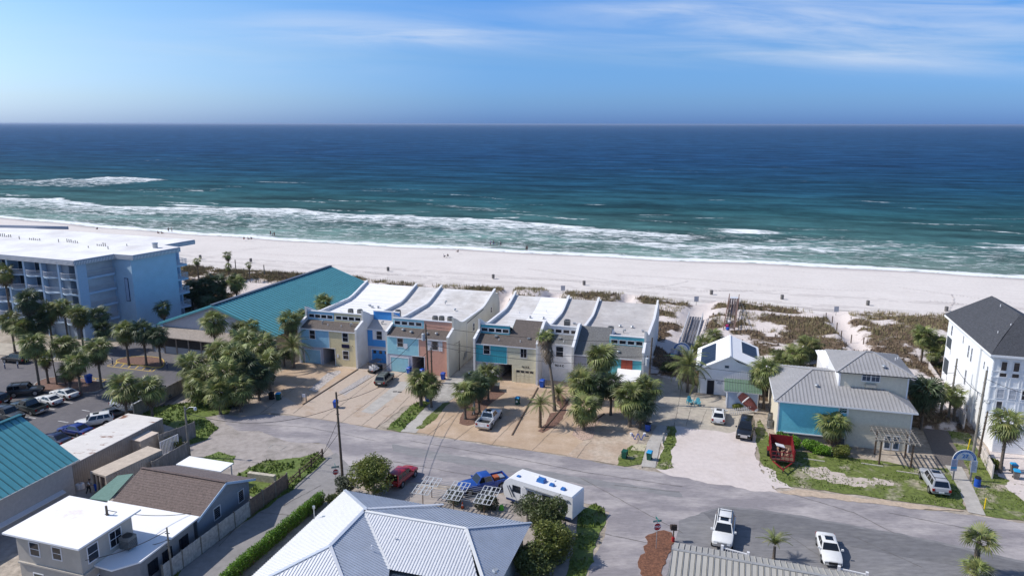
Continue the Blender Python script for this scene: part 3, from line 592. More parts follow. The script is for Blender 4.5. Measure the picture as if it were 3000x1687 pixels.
# car park islands with kerbs and painted marks
def island(px, label, yellow=False):
    pts = [G(*p) for p in px]; mb = MB(); n = len(pts); c = sum(pts, Vector())/n
    inn = [c+(p-c)*(1-0.16/max(0.2, (p-c).length)) for p in pts]
    for i in range(n):
        a, b, a2, b2 = pts[i], pts[(i+1)%n], inn[i], inn[(i+1)%n]
        mb.hexa([a,b,b2,a2]+[p+Vector((0,0,0.15)) for p in (a,b,b2,a2)])
    t = mb.build('kerb', mat('kerb_yellow_paint', (0.58,0.40,0.10), var=0.15) if yellow else CONC); t['kind'] = 'structure'
    patch('island_mulch', [(p.x, p.y) for p in inn], 0.12, M_MULCH, 0.0, world=True)
def dense(px, k=6):
    R = []
    for i in range(len(px)):
        p0, p1, p2, p3 = [px[(i+j) % len(px)] for j in (-1, 0, 1, 2)]
        for q in range(k):
            t = q/k; R.append(tuple(0.5*((2*p1[c])+(-p0[c]+p2[c])*t+(2*p0[c]-5*p1[c]+4*p2[c]-p3[c])*t*t+(-p0[c]+3*p1[c]-3*p2[c]+p3[c])*t**3) for c in (0, 1)))
    return R
island(dense([(100,1128),(125,1112),(160,1106),(230,1108),(290,1118),(304,1130),(298,1143),(262,1152),(160,1150),(112,1144)]), 'a')
island(dense([(342,1062),(360,1050),(420,1045),(470,1050),(482,1064),(468,1078),(410,1072)]), 'b', True)
pm = MB()
def stripe(a, b, wd, m=None, z=0.016):
    A_, B_ = G(*a, z), G(*b, z); d = (B_-A_).normalized(); n_ = Vector((-d.y, d.x, 0))*wd/2
    pm.poly([A_-n_, B_-n_, B_+n_, A_+n_])
for a, b in [((314,1070),(345,1061)),((314,1072),(446,1088)),((446,1088),(458,1079))]+[((333+i*21,1072+i*2.6),(345+i*21,1061+i*2.8)) for i in range(6)]: stripe(a, b, 0.16)
for a, b in [((205,1098),(318,1112)),((225,1112),(233,1102)),((250,1114),(258,1104)),((275,1117),(283,1107)),((300,1118),(310,1110))]: stripe(a, b, 0.14)
struct('yellow_markings', pm, M_YEL)
pm = MB()
for a, b in [((510,1128),(545,1133)),((185,1176),(212,1180)),((130,1194),(160,1199)),((72,1220),(105,1225)),((0,1152),(40,1158)),((240,1200),(262,1204)),((170,1232),(200,1237))]: stripe(a, b, 0.12)
struct('white_markings', pm, M_WPAINT)
# dark timber kerbs between drives, drive joints
for i, (a, b, lab) in enumerate([((887,1186),(1049,1082),'long dark timber edging between the yellow unit drive and the blue unit drive'), ((1500,1275),(1576,1136),'rusty dark edging strip beside the drive of the cream unit'), ((1590,1262),(1668,1170),'dark edging strip through the drive right of the tall ragged palm'), ((1738,1238),(1770,1212),'short dark edging beside the pebble bed')]):
    A_, B_ = G(*a), G(*b); mb = MB(); mb.bar(A_+Vector((0,0,.06)), B_+Vector((0,0,.06)), 0.16, 0.14)
    tag(mb.build('timber_edging', WOODB), lab, 'edging')
# joints and cracks
jm = MB()
def crack(pts, wd=.05, z=.034):
    W_ = [G(*p, z) for p in pts]
    for a, b in zip(W_[:-1], W_[1:]):
        k = max(1, int((b-a).length/.5)); q = [a.lerp(b, i/k)+Vector((random.uniform(-.05,.05), random.uniform(-.05,.05), 0)) for i in range(k+1)]
        for c, d in zip(q[:-1], q[1:]): n_ = Vector((-(d-c).y, (d-c).x, 0)).normalized()*wd*random.uniform(.3,.8); jm.poly([c-n_, d-n_, d+n_, c+n_])
for pts in [((1440,1302),(1500,1240),(1600,1170)),((1560,1318),(1640,1240),(1690,1190)),((1690,1340),(1720,1300),(1733,1290)),((1330,1290),(1390,1245)),((1250,1276),(1330,1215)),((1100,1254),(1160,1200),(1200,1160)),((1000,1236),(1090,1170),(1150,1120)),((1060,1245),(1130,1190)),((940,1228),(1010,1178),(1090,1115)),((860,1210),(890,1186)),((760,1212),(830,1160),(900,1110)),
  ((1975,1246),(1985,1200),(1995,1140),(2005,1100)),((2010,1248),(2028,1180),(2040,1150)),((2050,1250),(2070,1200)),((1930,1190),(2100,1200)),((1880,1370),(1898,1300)),((1915,1370),(1930,1290)),((560,1620),(700,1530)),((640,1600),(790,1440)),((830,1480),(940,1420)),((760,1500),(880,1510)),((1700,1398),(1850,1480),(2000,1560)),((1800,1420),(1990,1440)),((2300,1440),(2500,1500),(2620,1560)),((2600,1500),(2900,1560)),((1200,1290),(1500,1340),(1700,1380),(2000,1425)),((1150,1350),(1400,1395)),((700,1240),(900,1250),(1100,1290)),((2300,1560),(2420,1640)),((2500,1570),(2700,1660)),((2100,1500),(2090,1580)),((1760,1560),(1900,1590))]: crack(pts)
tag(jm.build('pavement_cracks', mat('dark_crack_filling', (0.11,0.10,0.09), var=.3)), kind='stuff')
# manhole frame in dirt lot
mb = MB(); c = G(812,1309); mb.box(-1,1,-.6,-.5,0,.03); mb.box(-1,1,.5,.6,0,.03); mb.box(-1,-.9,-.5,.5,0,.03); mb.box(.9,1,-.5,.5,0,.03)
o = mb.build('drain_frame', CONC, loc=c); o.rotation_euler = (0,0,A17); tag(o, 'pale rectangular concrete drain frame sunk in the bare dirt lot', 'drain'); o.name = 'catch_basin'

# ------------------------------------------------------------------ dunes
def in_poly(P, x, y):
    c = False; n = len(P); j = n-1
    for i in range(n):
        if (P[i][1] > y) != (P[j][1] > y) and x < (P[j][0]-P[i][0])*(y-P[i][1])/(P[j][1]-P[i][1])+P[i][0]: c = not c
        j = i
    return c
edge_px = [(420,782),(560,786),(640,800),(760,812),(900,826),(1160,842),(1300,846),(1420,852),(1560,866),(1700,872),(1850,880),(1940,888),(2040,905),(2100,893),(2200,898),(2320,915),(2400,935),(2460,925),(2600,925),(2700,935),(2800,930),(3000,950),(3300,990)]
edge = sorted(GS(*p) for p in edge_px)
ET = np.array([e[0] for e in edge]); ES = np.array([e[1] for e in edge])
paths = [[GS(*p) for p in q] for q in ([(2085,840),(2072,880),(2045,930),(2030,975),(1990,1040)], [(2400,860),(2440,920),(2475,985),(2520,1040)], [(1500,855),(1480,885),(1465,930)], [(1640,855),(1625,880),(1600,910)], [(1840,885),(1825,905),(1815,930)])]
pw = [1.7, 1.3, 1.0, 1.2, 0.9]
ts = np.arange(-190, 130, 1.0); ss = np.linspace(0, 1, 64)
base_s = np.interp(ts, [-190,-95,-80,-40,0,20,40,60,130], [128,128,128,128,110,104,104,100,96])
top_s = np.interp(ts, ET, ES)+4
T = np.repeat(ts[:, None], 64, 1); S = base_s[:, None]+(top_s-base_s)[:, None]*ss[None]
def pdist(T, S, P):
    d = np.full(T.shape, 1e9)
    for (t0, s0), (t1, s1) in zip(P[:-1], P[1:]):
        L2 = (t1-t0)**2+(s1-s0)**2; u = np.clip(((T-t0)*(t1-t0)+(S-s0)*(s1-s0))/L2, 0, 1)
        d = np.minimum(d, np.hypot(T-t0-u*(t1-t0), S-s0-u*(s1-s0)))
    return d
def dune_fields(T, S, bs, tp):
    ed = np.clip((tp-S)/5, 0, 1)*np.clip((S-bs)/5, 0, 1)
    h = (0.35+1.5*np.clip(fbm(T, S, 0.045, 71)-0.32, 0, 1)*2.2+0.25*fbm(T, S, 0.4, 72))*ed
    dune = np.clip((tp-S)/(tp-bs+1e-6), 0, 1)
    h = h+0.7*np.exp(-((dune-0.28)/0.16)**2)*ed
    pd = np.full(T.shape, 1e9)
    for P, w_ in zip(paths, pw): pd = np.minimum(pd, pdist(T, S, P)/w_)
    pf = np.clip((pd-0.8)/1.2, 0, 1)
    h = h*(0.25+0.75*pf)
    veg = np.clip((fbm(T, S, 0.24, 81, 5)-0.42)*7+0.5, 0, 1)*pf*np.clip((tp-S-1.5)/4.0+ (fbm(T, S, 0.3, 82)-0.5)*1.2, 0, 1)
    bare = np.clip((fbm(T, S, 0.09, 91, 5)-0.52)*8, 0, 1)
    return h, veg*(1-0.85*bare), pf
Hh, veg, pf = dune_fields(T, S, base_s[:, None], top_s[:, None])
m = bpy.data.materials.new('dune_cover'); m.use_nodes = True; t_ = m.node_tree; N = t_.nodes; L = t_.links; b = N['Principled BSDF']; b.inputs['Roughness'].default_value = 0.95; b.inputs['Specular IOR Level'].default_value = 0.1
at = N.new('ShaderNodeAttribute'); at.attribute_name = 'veg'; gg = N.new('ShaderNodeNewGeometry')
n1 = N.new('ShaderNodeTexNoise'); n1.inputs['Scale'].default_value = 1.3; n1.inputs['Detail'].default_value = 8; n1.inputs['Roughness'].default_value = 0.75; L.new(gg.outputs['Position'], n1.inputs['Vector'])
cr = N.new('ShaderNodeValToRGB'); L.new(n1.outputs[0], cr.inputs[0]); e = cr.color_ramp; e.elements[0].position = .3; e.elements[0].color = (0.05,0.035,0.025,1); e.elements[1].position = .72; e.elements[1].color = (0.30,0.23,0.17,1); x = e.elements.new(.5); x.color = (0.12,0.085,0.055,1)
ad = N.new('ShaderNodeMath'); ad.operation = 'MULTIPLY_ADD'; L.new(n1.outputs[0], ad.inputs[0]); ad.inputs[1].default_value = 1.6; L.new(at.outputs['Fac'], ad.inputs[2])
th = N.new('ShaderNodeMapRange'); th.inputs['From Min'].default_value = 1.05; th.inputs['From Max'].default_value = 1.4; L.new(ad.outputs[0], th.inputs[0])
xx = N.new('ShaderNodeMix'); xx.data_type = 'RGBA'; L.new(th.outputs[0], xx.inputs['Factor']); xx.inputs['A'].default_value = (0.66,0.59,0.56,1); L.new(cr.outputs[0], xx.inputs['B']); L.new(xx.outputs['Result'], b.inputs['Base Color'])
bp = N.new('ShaderNodeBump'); bp.inputs['Strength'].default_value = 0.8; bp.inputs['Distance'].default_value = 0.3; L.new(n1.outputs[0], bp.inputs['Height']); L.new(bp.outputs[0], b.inputs['Normal'])
tag(grid_mesh('dunes', ts, S, Hh+0.03, m, {'veg': veg}), kind='structure')
def dune_h(t, s):
    bs = np.interp(t, ts_d, bs_d); tp = np.interp(t, ts_d, tp_d)
    a = np.array([[float(t)]]); c = np.array([[float(s)]])
    if s <= bs or s >= tp: return 0.03
    return float(dune_fields(a, c, np.array([[bs]]), np.array([[tp]]))[0][0, 0])+0.03
ts_d, bs_d, tp_d = ts, base_s, top_s
# tufts of dune grass and scrub: one mesh of blades per kind
def tufts(name, P, hgt, wid, m, blades=4, seed=1, lean=0.35):
    """P: n x 3 positions; hgt: n heights"""
    r = np.random.default_rng(seed); n = len(P)
    P = np.repeat(P, blades, 0); H = np.repeat(hgt, blades)*(0.6+0.6*r.random(n*blades)); a = r.random(n*blades)*6.283
    off = (r.random((n*blades, 2))-0.5)*np.repeat(hgt, blades)[:, None]*0.9
    P = P.copy(); P[:, :2] += off
    dx, dy = np.cos(a)*wid*H, np.sin(a)*wid*H; lx, ly = (r.random(n*blades)-.5)*2*lean*H, (r.random(n*blades)-.5)*2*lean*H
    v = np.stack([P+np.stack([dx, dy, -0.02*np.ones_like(H)], 1), P-np.stack([dx, dy, 0.02*np.ones_like(H)], 1), P+np.stack([lx, ly, H], 1)], 1).reshape(-1, 3)
    k = len(P); me = bpy.data.meshes.new(name); me.vertices.add(3*k); me.vertices.foreach_set('co', v.reshape(-1).astype(np.float32))
    me.loops.add(3*k); me.loops.foreach_set('vertex_index', np.arange(3*k, dtype=np.int32)); me.polygons.add(k)
    me.polygons.foreach_set('loop_start', np.arange(0, 3*k, 3, dtype=np.int32)); me.polygons.foreach_set('loop_total', np.full(k, 3, dtype=np.int32))
    me.materials.append(m); me.update(calc_edges=True)
    return tag(link(name, me), kind='stuff')
def scatter_dune(n, lo, hi, seed, keep):
    r = np.random.default_rng(seed); t = r.uniform(-185, 125, n); bs = np.interp(t, ts, base_s); tp = np.interp(t, ts, top_s)
    s = bs+(tp-bs)*r.uniform(lo, hi, n); h, v, pf_ = dune_fields(t[:, None], s[:, None], bs[:, None], tp[:, None]); h = h[:, 0]; v = v[:, 0]
    k = keep(v, pf_[:, 0], r.random(n)); t, s, h = t[k], s[k], h[k]
    return np.stack([t*ca-s*sa, t*sa+s*ca, h+0.02], 1)
M_SCRUB = mat('dry_dune_scrub', (0.25,0.18,0.13), var=0.35, scale=0.8, col2=(0.16,0.155,0.06), c2amt=0.42, c2scale=0.12)
M_OATS = mat('sea_oats', (0.30,0.25,0.13), var=0.3, scale=0.9, col2=(0.13,0.13,0.05), c2amt=0.4, c2scale=0.15)
P = scatter_dune(52000, 0, 0.97, 5, lambda v, p, r: (v > 0.25+0.7*r))
tufts('dune_scrub', P, 0.22+0.3*np.random.default_rng(2).random(len(P)), 0.28, M_SCRUB, 4, 3)
P = scatter_dune(16000, 0.55, 1.0, 8, lambda v, p, r: (p > 0.9) & (v > 0.15*r))
tufts('dune_grass', P, 0.45+0.45*np.random.default_rng(4).random(len(P)), 0.06, M_OATS, 5, 6, 0.3)
# grass blades on the lawns
def lawn_blades():
    for i, (o, dens, hg) in enumerate(LAWNS):
        vs = [v.co for v in o.data.vertices]; P = [(v.x, v.y) for v in vs]; z = vs[0].z
        xs = [p[0] for p in P]; ys = [p[1] for p in P]; A = (max(xs)-min(xs))*(max(ys)-min(ys)); r = np.random.default_rng(100+i)
        n = int(min(A*dens, 60000)); q = np.stack([r.uniform(min(xs), max(xs), n), r.uniform(min(ys), max(ys), n)], 1)
        f = np.array([in_poly(P, a, b) and (fbm(np.array([[a]]), np.array([[b]]), 0.5, 55)[0, 0] > 0.40 or False) for a, b in q])
        q = q[f]
        if len(q) == 0: continue
        tufts('lawn_grass', np.column_stack([q, np.full(len(q), z)]), hg*(0.5+r.random(len(q))), 0.35, M_GRASS, 3, 200+i, 0.5)
M_GRASS = mat('grass_blades', (0.145,0.205,0.04), var=0.35, scale=1.2, col2=(0.12,0.11,0.04), c2amt=0.38, c2scale=0.35)
lawn_blades()
# ------------------------------------------------------------------ the two terraces of narrow beach houses
AT = math.radians(-15.8)
def paint(n, c, **k): return mat(n, c, rough=k.pop('rough', 0.6), var=k.pop('var', 0.05), **k)
M_BLUE1 = paint('pale_blue_paint', (0.299,0.546,0.702)); M_YELL = paint('butter_yellow_paint', (0.72,0.62,0.38)); M_BLUE2 = paint('bright_blue_paint', (0.058,0.286,0.676))
M_AQUA = paint('light_aqua_paint', (0.360,0.660,0.720)); M_PINK = paint('salmon_pink_paint', (0.694,0.370,0.269)); M_TEAL = paint('teal_paint', (0.068,0.432,0.513))
M_CREAM = paint('cream_paint', (0.72,0.67,0.49)); M_TURQ = paint('turquoise_paint', (0.156,0.576,0.636)); M_WPT = paint('white_paint', (0.78,0.78,0.79)); M_REDSH = paint('brick_red_paint', (0.42,0.085,0.05))
M_SHB = mat('brown_shingles', (0.115,0.095,0.085), var=0.25, scale=5, bump=0.5, bscale=20)
M_SHG = mat('grey_shingles', (0.15,0.15,0.15), var=0.25, scale=5, bump=0.5, bscale=20)
M_ROOFW = mat('white_roof_membrane', (0.80,0.79,0.79), var=0.04, scale=0.6, bump=0.1)
M_ROOFP = mat('patched_pale_roof', (0.53,0.50,0.475), var=0.07, scale=0.8, col2=(0.68,0.66,0.65), c2amt=0.5, c2scale=0.25, c2edge=0.12, bump=0.1)
M_ROOFG = mat('greyish_roof_membrane', (0.42,0.39,0.375), var=0.08, scale=0.8, col2=(0.51,0.485,0.47), c2amt=0.5, c2scale=0.25, c2edge=0.12, bump=0.1)
M_PASS = paint('passage_plaster', (0.42,0.40,0.41)); M_NUM = mat('black_lettering', (0.01,0.01,0.01), rough=0.5)
PROFILE = [(0,0),(0,6.70),(2.6,7.55),(2.6,9.30),(3.3,9.02),(4.2,8.62),(5.4,8.0),(6.6,7.6),(7.8,7.45),(17.8,7.3),(19.4,7.55),(21.2,8.0),(23.2,8.55),(25.8,9.15),(25.8,8.2),(27.2,8.1),(28.4,5.9),(28.4,0)]
CAPI = list(range(1, 14))
DECK = [(3.15,8.28),(4.0,7.9),(5.4,7.25),(7.0,6.95),(10,6.86),(17.6,6.8),(19.4,7.05),(21.2,7.5),(23.2,8.05),(25.4,8.65)]
def party_wall(parent, x, y0=0.0, prof=PROFILE, m=WHITE, t=0.32, label=None):
    pts = [(p[0]+y0*(1 if p[0] < 2.7 else 0), p[1]) for p in prof]
    w_ = MB().extr([(x, p[0], p[1]) for p in pts], (t,0,0)).build('party_wall', m, parent)
    if label: w_['label'] = label
    cap = MB()
    for i in CAPI[:-1]:
        if i+1 >= len(pts): break
        (a, b), (c, d) = pts[i], pts[i+1]
        if abs(a-c) < 0.05: continue
        cap.hexa([(x-.04,a,b+.004),(x+t+.04,a,b+.004),(x+t+.04,c,d+.004),(x-.04,c,d+.004),(x-.04,a,b+.07),(x+t+.04,a,b+.07),(x+t+.04,c,d+.07),(x-.04,c,d+.07)])
    cap.build('wall_cap', TRIM, w_)
    return w_
def roof_deck(parent, x0, x1, m, deck=DECK, thick=0.25, label=None):
    mb = MB(); n = len(deck)
    top = [(x0,a,b) for a, b in deck]+[(x1,a,b) for a, b in deck]
    bot = [(p[0],p[1],p[2]-thick) for p in top]
    f = [(i, n+i, n+i+1, i+1) for i in range(n-1)]+[(2*n+i, 2*n+i+1, 3*n+i+1, 3*n+i) for i in range(n-1)]
    f += [(0, 2*n, 3*n, n), (n-1, 2*n-1, 4*n-1, 3*n-1)]
    mb.add(top+bot, f)
    o = mb.build('flat_roof', m, parent)
    sb = MB()      # membrane laps
    y = 8.6
    while y < 25:
        for i in range(n-1):
            (a, b), (c, d) = deck[i], deck[i+1]
            if a <= y < c: z = b+(d-b)*(y-a)/(c-a); sb.box(x0+.05, x1-.05, y, y+0.10, z, z+0.012)
        y += 1.75
    tag(sb.build('membrane_lap', mat('lap_grey', (0.50,0.47,0.45), var=0.2), o), kind='stuff')
    return o
def wallbox(parent, name, x0, x1, z0, z1, y, m, t=0.2): return MB().box(x0, x1, y, y+t, z0, z1).build(name, m, parent)
def shed_roof(parent, x0, x1, y0, z0, y1, z1, m, over=0.2):
    dy, dz = y1-y0, z1-z0; s = dz/dy
    o = MB().hexa([(x0,y0-over,z0-over*s-.12),(x1,y0-over,z0-over*s-.12),(x1,y1,z1-.12),(x0,y1,z1-.12),(x0,y0-over,z0-over*s),(x1,y0-over,z0-over*s),(x1,y1,z1),(x0,y1,z1)]).build('shingle_roof', m, parent)
    c = MB()      # shingle courses
    L = math.hypot(dy+over, dz+over*s); k = int(L/0.28)
    for i in range(k):
        ya = y0-over+(dy+over)*i/k; za = z0-over*s+(dz+over*s)*i/k; yb = y0-over+(dy+over)*(i+1)/k; zb = z0-over*s+(dz+over*s)*(i+1)/k
        c.add([(x0+.02,ya,za+.018),(x1-.02,ya,za+.018),(x1-.02,yb,zb+.003),(x0+.02,yb,zb+.003),(x0+.02,ya,za),(x1-.02,ya,za)], [(0,1,2,3),(4,5,1,0)])
    tag(c.build('shingle_courses', m, o), kind='stuff')
    MB().box(x0-.01, x1+.01, y0-over-.03, y0-over-.003, z0-over*s-.16, z0-over*s+.02).build('fascia', TRIM, parent)
    return o
def clere(parent, x0, x1, y, zb, zt, m, wins, gm=None, trim=True):
    """upper wall with a row of small windows"""
    w_ = wallbox(parent, 'upper_wall', x0, x1, zb-1.0, zt, y, m, 0.18)
    holes = [(a-.1, a+1.08, z-.1, z+.66) for a, z in wins]
    siding(w_, x0+.02, x1-.02, zb, zt-.12, y, m, holes, 0.17)
    for a, z in wins: window(w_, a, z, 0.98, 0.56, y, gm=gm, ft=0.1)
    if trim: MB().box(x0, x1, y-.12, y+.22, zt, zt+.14).build('roof_edge', TRIM, w_)
    return w_
def garage(parent, x0, x1, z1, y, m, n=0, label=None, rows=4, frame=TRIM, cols=4):
    d = thingless = MB().box(x0, x1, y-.02, y+.05, 0, z1).build('garage_door', m, parent)
    if label: d['label'] = label
    pm_ = MB(); h = z1/rows; wc = (x1-x0)/cols
    for i in range(rows):
        for k in range(cols):
            if n and i == rows-1: continue
            pm_.box(x0+k*wc+.08, x0+(k+1)*wc-.08, y-.045, y-.02, i*h+.07, (i+1)*h-.07)
    pm_.build('door_panel', m, d)
    f = MB(); f.box(x0-.13, x0, y-.07, y-.003, 0, z1+.13); f.box(x1, x1+.13, y-.07, y-.003, 0, z1+.13); f.box(x0, x1, y-.07, y-.003, z1, z1+.13); f.build('door_frame', frame, d)
    for k in range(n):
        a = x0+(x1-x0)*(k+.5)/n; MB().box(a-.27, a+.27, y-.05, y-.03, (rows-1)*h+.12, z1-.12).build('door_pane', GLASS, d)
    return d
def vent(parent, x, y, z, kind=0):
    mb = MB()
    if kind == 0: mb.tube((x,y,z),(x,y,z+.35),.06)
    elif kind == 1: mb.tube((x,y,z),(x,y,z+.22),.16,.16,10); mb.tube((x,y,z+.22),(x,y,z+.34),.30,.22,10)
    elif kind == 2: mb.box(x-.18,x+.18,y-.18,y+.18,z,z+.22); mb.box(x-.25,x+.25,y-.25,y+.25,z+.22,z+.28)
    else: mb.tube((x,y,z),(x,y,z+.5),.10,.10,8); mb.tube((x,y,z+.5),(x+.28,y,z+.62),.10,.10,8); mb.tube((x+.28,y,z+.62),(x+.3,y,z+.35),.10,.10,8)
    return mb.build('roof_vent', GALV if kind else TRIM, parent)
def ac_unit(loc, rz, label, group='air conditioners standing on the terrace roofs', h=0.9, r=0.42, square=False, stand=0.18):
    t = thing('air_conditioner', label, 'air conditioner', loc, rz, group)
    s = MB()
    for a, b in ((-.35,-.35),(.35,-.35),(.35,.35),(-.35,.35)): s.box(a-.03,a+.03,b-.03,b+.03,0,stand)
    s.box(-.45,.45,-.45,.45,stand-.05,stand); s.build('stand', GALV, t)
    b = MB()
    if square: b.box(-r,r,-r,r,stand,stand+h)
    else: b.tube((0,0,stand),(0,0,stand+h),r,r,16)
    b.build('housing', mat('ac_housing', (0.20,0.20,0.19), rough=0.5, var=0.15), t)
    f = MB()
    for k in range(12 if not square else 0):
        a = 2*math.pi*k/12; f.bar((math.cos(a)*(r+.01), math.sin(a)*(r+.01), stand+.06), (math.cos(a)*(r+.01), math.sin(a)*(r+.01), stand+h-.06), .05, .03)
    if square:
        for k in range(6): f.box(-r-.015, r+.015, -r-.015, r+.015, stand+.08+k*.13, stand+.12+k*.13)
    f.build('grille', DARK, t)
    g_ = MB(); g_.tube((0,0,stand+h),(0,0,stand+h+.03),r*.86,r*.86,16); g_.build('fan_guard', DARK, t)
    return t

# ---------------- terrace A (left): pale blue/yellow, bright blue, aqua/pink
oA = G(878, 1063)
TA = thing('terrace_house', 'left beach house terrace in pale blue, yellow, bright blue, aqua and salmon pink', 'terrace', (oA.x, oA.y, 0), AT)
party_wall(TA, 0.0); party_wall(TA, 10.72, 0.0); party_wall(TA, 16.0, 0.6); party_wall(TA, 26.95, 0.0, m=CREAMW)
MB().box(.32, 26.95, 26.6, 26.9, 0, 8.1).build('rear_wall', CREAMW, TA)
MB().box(.32, 26.95, 28.0, 28.2, 0, 5.5).build('rear_balcony_wall', CREAMW, TA)
roof_deck(TA, .33, 10.71, M_ROOFW); roof_deck(TA, 11.05, 15.99, M_ROOFP, [(6.4,8.2)]+[p for p in DECK if p[0] > 6.6]); roof_deck(TA, 16.33, 26.94, M_ROOFP)
# unit 1
Y = 0.55
def facade_piece(T_, x0, x1, z0, z1, y, m, holes=(), vert=False, name='front_wall', side=True, pitch=0.19):
    w_ = wallbox(T_, name, x0, x1, z0, z1, y, m)
    if side: siding(w_, x0+.01, x1-.01, z0+.02, z1-.02, y, m, holes, pitch, vert=vert)
    return w_
w1 = facade_piece(TA, .33, 5.62, 2.95, 6.15, Y, M_BLUE1, [(1.85,3.05,4.3,5.95)]); window(w1, 1.95, 4.4, 1.0, 1.45, Y, mull=(1,2))
w1 = facade_piece(TA, .33, 4.35, 0, 2.94, Y, LAV, side=False); garage(w1, .85, 3.8, 2.42, Y, M_BLUE1, 0, 'teal blue two-leaf garage door', rows=1, cols=2)
w1 = facade_piece(TA, 5.63, 10.71, 2.95, 6.15, Y, M_YELL, [(8.05,9.25,4.3,5.95)]); window(w1, 8.15, 4.38, 1.0, 1.46, Y, mull=(1,2))
MB().box(7.95, 9.35, Y-.12, Y-.02, 3.30, 3.92).build('sign_board', mat('navy_sign_board', (0.012,0.012,0.05), rough=0.4), w1)
MB().tube((9.95,Y,3.75),(9.95,Y-.18,3.7),.05).build('floodlight', DARK, w1)
w1 = facade_piece(TA, 6.62, 10.71, 0, 2.949, Y, M_YELL, [(8.0,9.2,1.2,2.8),(6.9,7.3,1.4,2.1)]); window(w1, 8.1, 1.3, 1.0, 1.42, Y, mull=(1,2))
MB().box(6.95, 7.25, Y-.08, Y-.01, 1.45, 2.05).build('notice_board', TRIM, w1)
MB().box(4.33, 4.36, Y, 9, 0, 2.9).box(6.62, 6.65, Y+.2, 9, 0, 2.9).box(4.36, 6.62, 8.9, 9, 0, 2.9).box(4.36, 6.62, Y+.02, 9, 2.9, 2.94).build('passage', M_PASS, TA)
MB().box(4.3, 6.7, Y-.05, Y-.005, 2.93, 3.03).box(6.56, 6.66, Y-.05, Y-.005, 0, 2.93).box(5.57, 5.67, Y-.05, Y-.005, 3.03, 6.1).build('corner_trim', TRIM, TA)
shed_roof(TA, .33, 10.71, Y, 6.22, 3.0, 7.05, M_SHB)
clere(TA, .33, 5.35, 3.0, 7.05, 8.5, M_BLUE1, [(.55+i*1.17, 7.42) for i in range(4)]); clere(TA, 5.36, 10.71, 3.0, 7.05, 8.5, M_YELL, [(5.75+i*1.2, 7.42) for i in range(4)])
for x, y, k in [(3.6,2.0,3),(4.9,1.6,0),(7.4,1.6,0),(9.0,1.9,3),(3.0,9.5,0),(4.2,8.2,0),(8.2,14,1),(7.0,14,2),(6.0,15,2),(9.3,11,0)]: vent(TA, x, y, 6.2+(y-Y)*.34 if y < 3 else 6.86, k)
# unit 2, set back
Y = 3.9
w1 = facade_piece(TA, 11.05, 15.99, 2.9, 5.95, Y, M_BLUE2, [(12.0,14.0,4.1,5.8)]); window(w1, 12.75, 4.2, 1.0, 1.42, Y, mull=(1,2))
MB().box(12.05,12.35,Y-.08,Y-.035,4.1,5.7).box(12.37,12.62,Y-.08,Y-.035,4.1,5.7).build('shutter', TRIM, w1); MB().box(13.88,14.13,Y-.08,Y-.035,4.1,5.7).box(14.15,14.4,Y-.08,Y-.035,4.1,5.7).build('shutter', TRIM, w1)
w1 = facade_piece(TA, 11.05, 15.99, 0, 2.89, Y, LAV, side=False); garage(w1, 11.75, 15.0, 2.3, Y, M_BLUE2, 3, 'bright blue garage door with three window groups', rows=3, cols=3)
shed_roof(TA, 11.06, 15.98, Y, 6.0, 6.4, 6.95, M_ROOFG, 0.15)
clere(TA, 11.06, 15.98, 6.4, 6.95, 8.4, M_BLUE2, [])
vent(TA, 13.2, 5.2, 6.5, 3); vent(TA, 13.4, 12, 6.86, 0); vent(TA, 14.0, 10, 6.86, 0)
# unit 3
Y = 0.55
w1 = facade_piece(TA, 16.33, 21.9, 3.0, 6.1, Y, M_AQUA, [(18.05,20.1,3.7,5.9)]); window(w1, 18.15, 4.38, 1.0, 1.4, Y, mull=(1,2)); MB().box(19.3,19.95,Y-.08,Y-.035,4.1,5.0).build('shutter', TRIM, w1)
w1 = facade_piece(TA, 16.33, 20.7, 0, 2.99, Y, LAV, side=False); garage(w1, 16.9, 20.0, 2.45, Y, M_AQUA, 0, 'light aqua garage door', rows=1, cols=1)
w1 = facade_piece(TA, 21.91, 26.94, 3.0, 6.1, Y, M_PINK, [(23.3,26.1,4.1,5.9)]); window(w1, 24.25, 4.35, 1.0, 1.45, Y, mull=(1,2))
for a in (23.45, 23.78, 25.42, 25.75): MB().box(a,a+.3,Y-.08,Y-.035,4.2,5.85).build('shutter', TRIM, w1)
facade_piece(TA, 22.85, 26.94, 0, 2.999, Y, M_PINK)
MB().box(20.68, 20.71, Y, 9, 0, 2.9).box(22.85, 22.88, Y+.2, 9, 0, 2.9).box(20.71, 22.85, 8.9, 9, 0, 2.9).box(20.71, 22.85, Y+.02, 9, 2.9, 2.94).build('passage', M_PASS, TA)
MB().box(20.6, 22.95, Y-.05, Y-.005, 2.94, 3.04).box(22.8, 22.9, Y-.05, Y-.005, 0, 2.94).box(21.85, 21.95, Y-.05, Y-.005, 3.04, 6.05).build('corner_trim', TRIM, TA)
shed_roof(TA, 16.33, 26.94, Y, 6.18, 3.0, 7.0, M_SHB)
clere(TA, 16.33, 21.9, 3.0, 7.0, 8.4, M_AQUA, [(16.65+i*1.27, 7.4) for i in range(4)]); clere(TA, 21.91, 26.94, 3.0, 7.0, 8.4, M_PINK, [])
for x, y, k in [(18.6,2.0,1),(20.2,1.6,1),(23.0,1.5,1),(24.6,1.7,1),(19.2,4.6,3),(19.5,19,3),(22.5,16,1)]: vent(TA, x, y, 6.2+(y-Y)*.34 if y < 3 else 6.95+max(0,(5.5-y))*.4+max(0,(y-17.6))*.2, k)
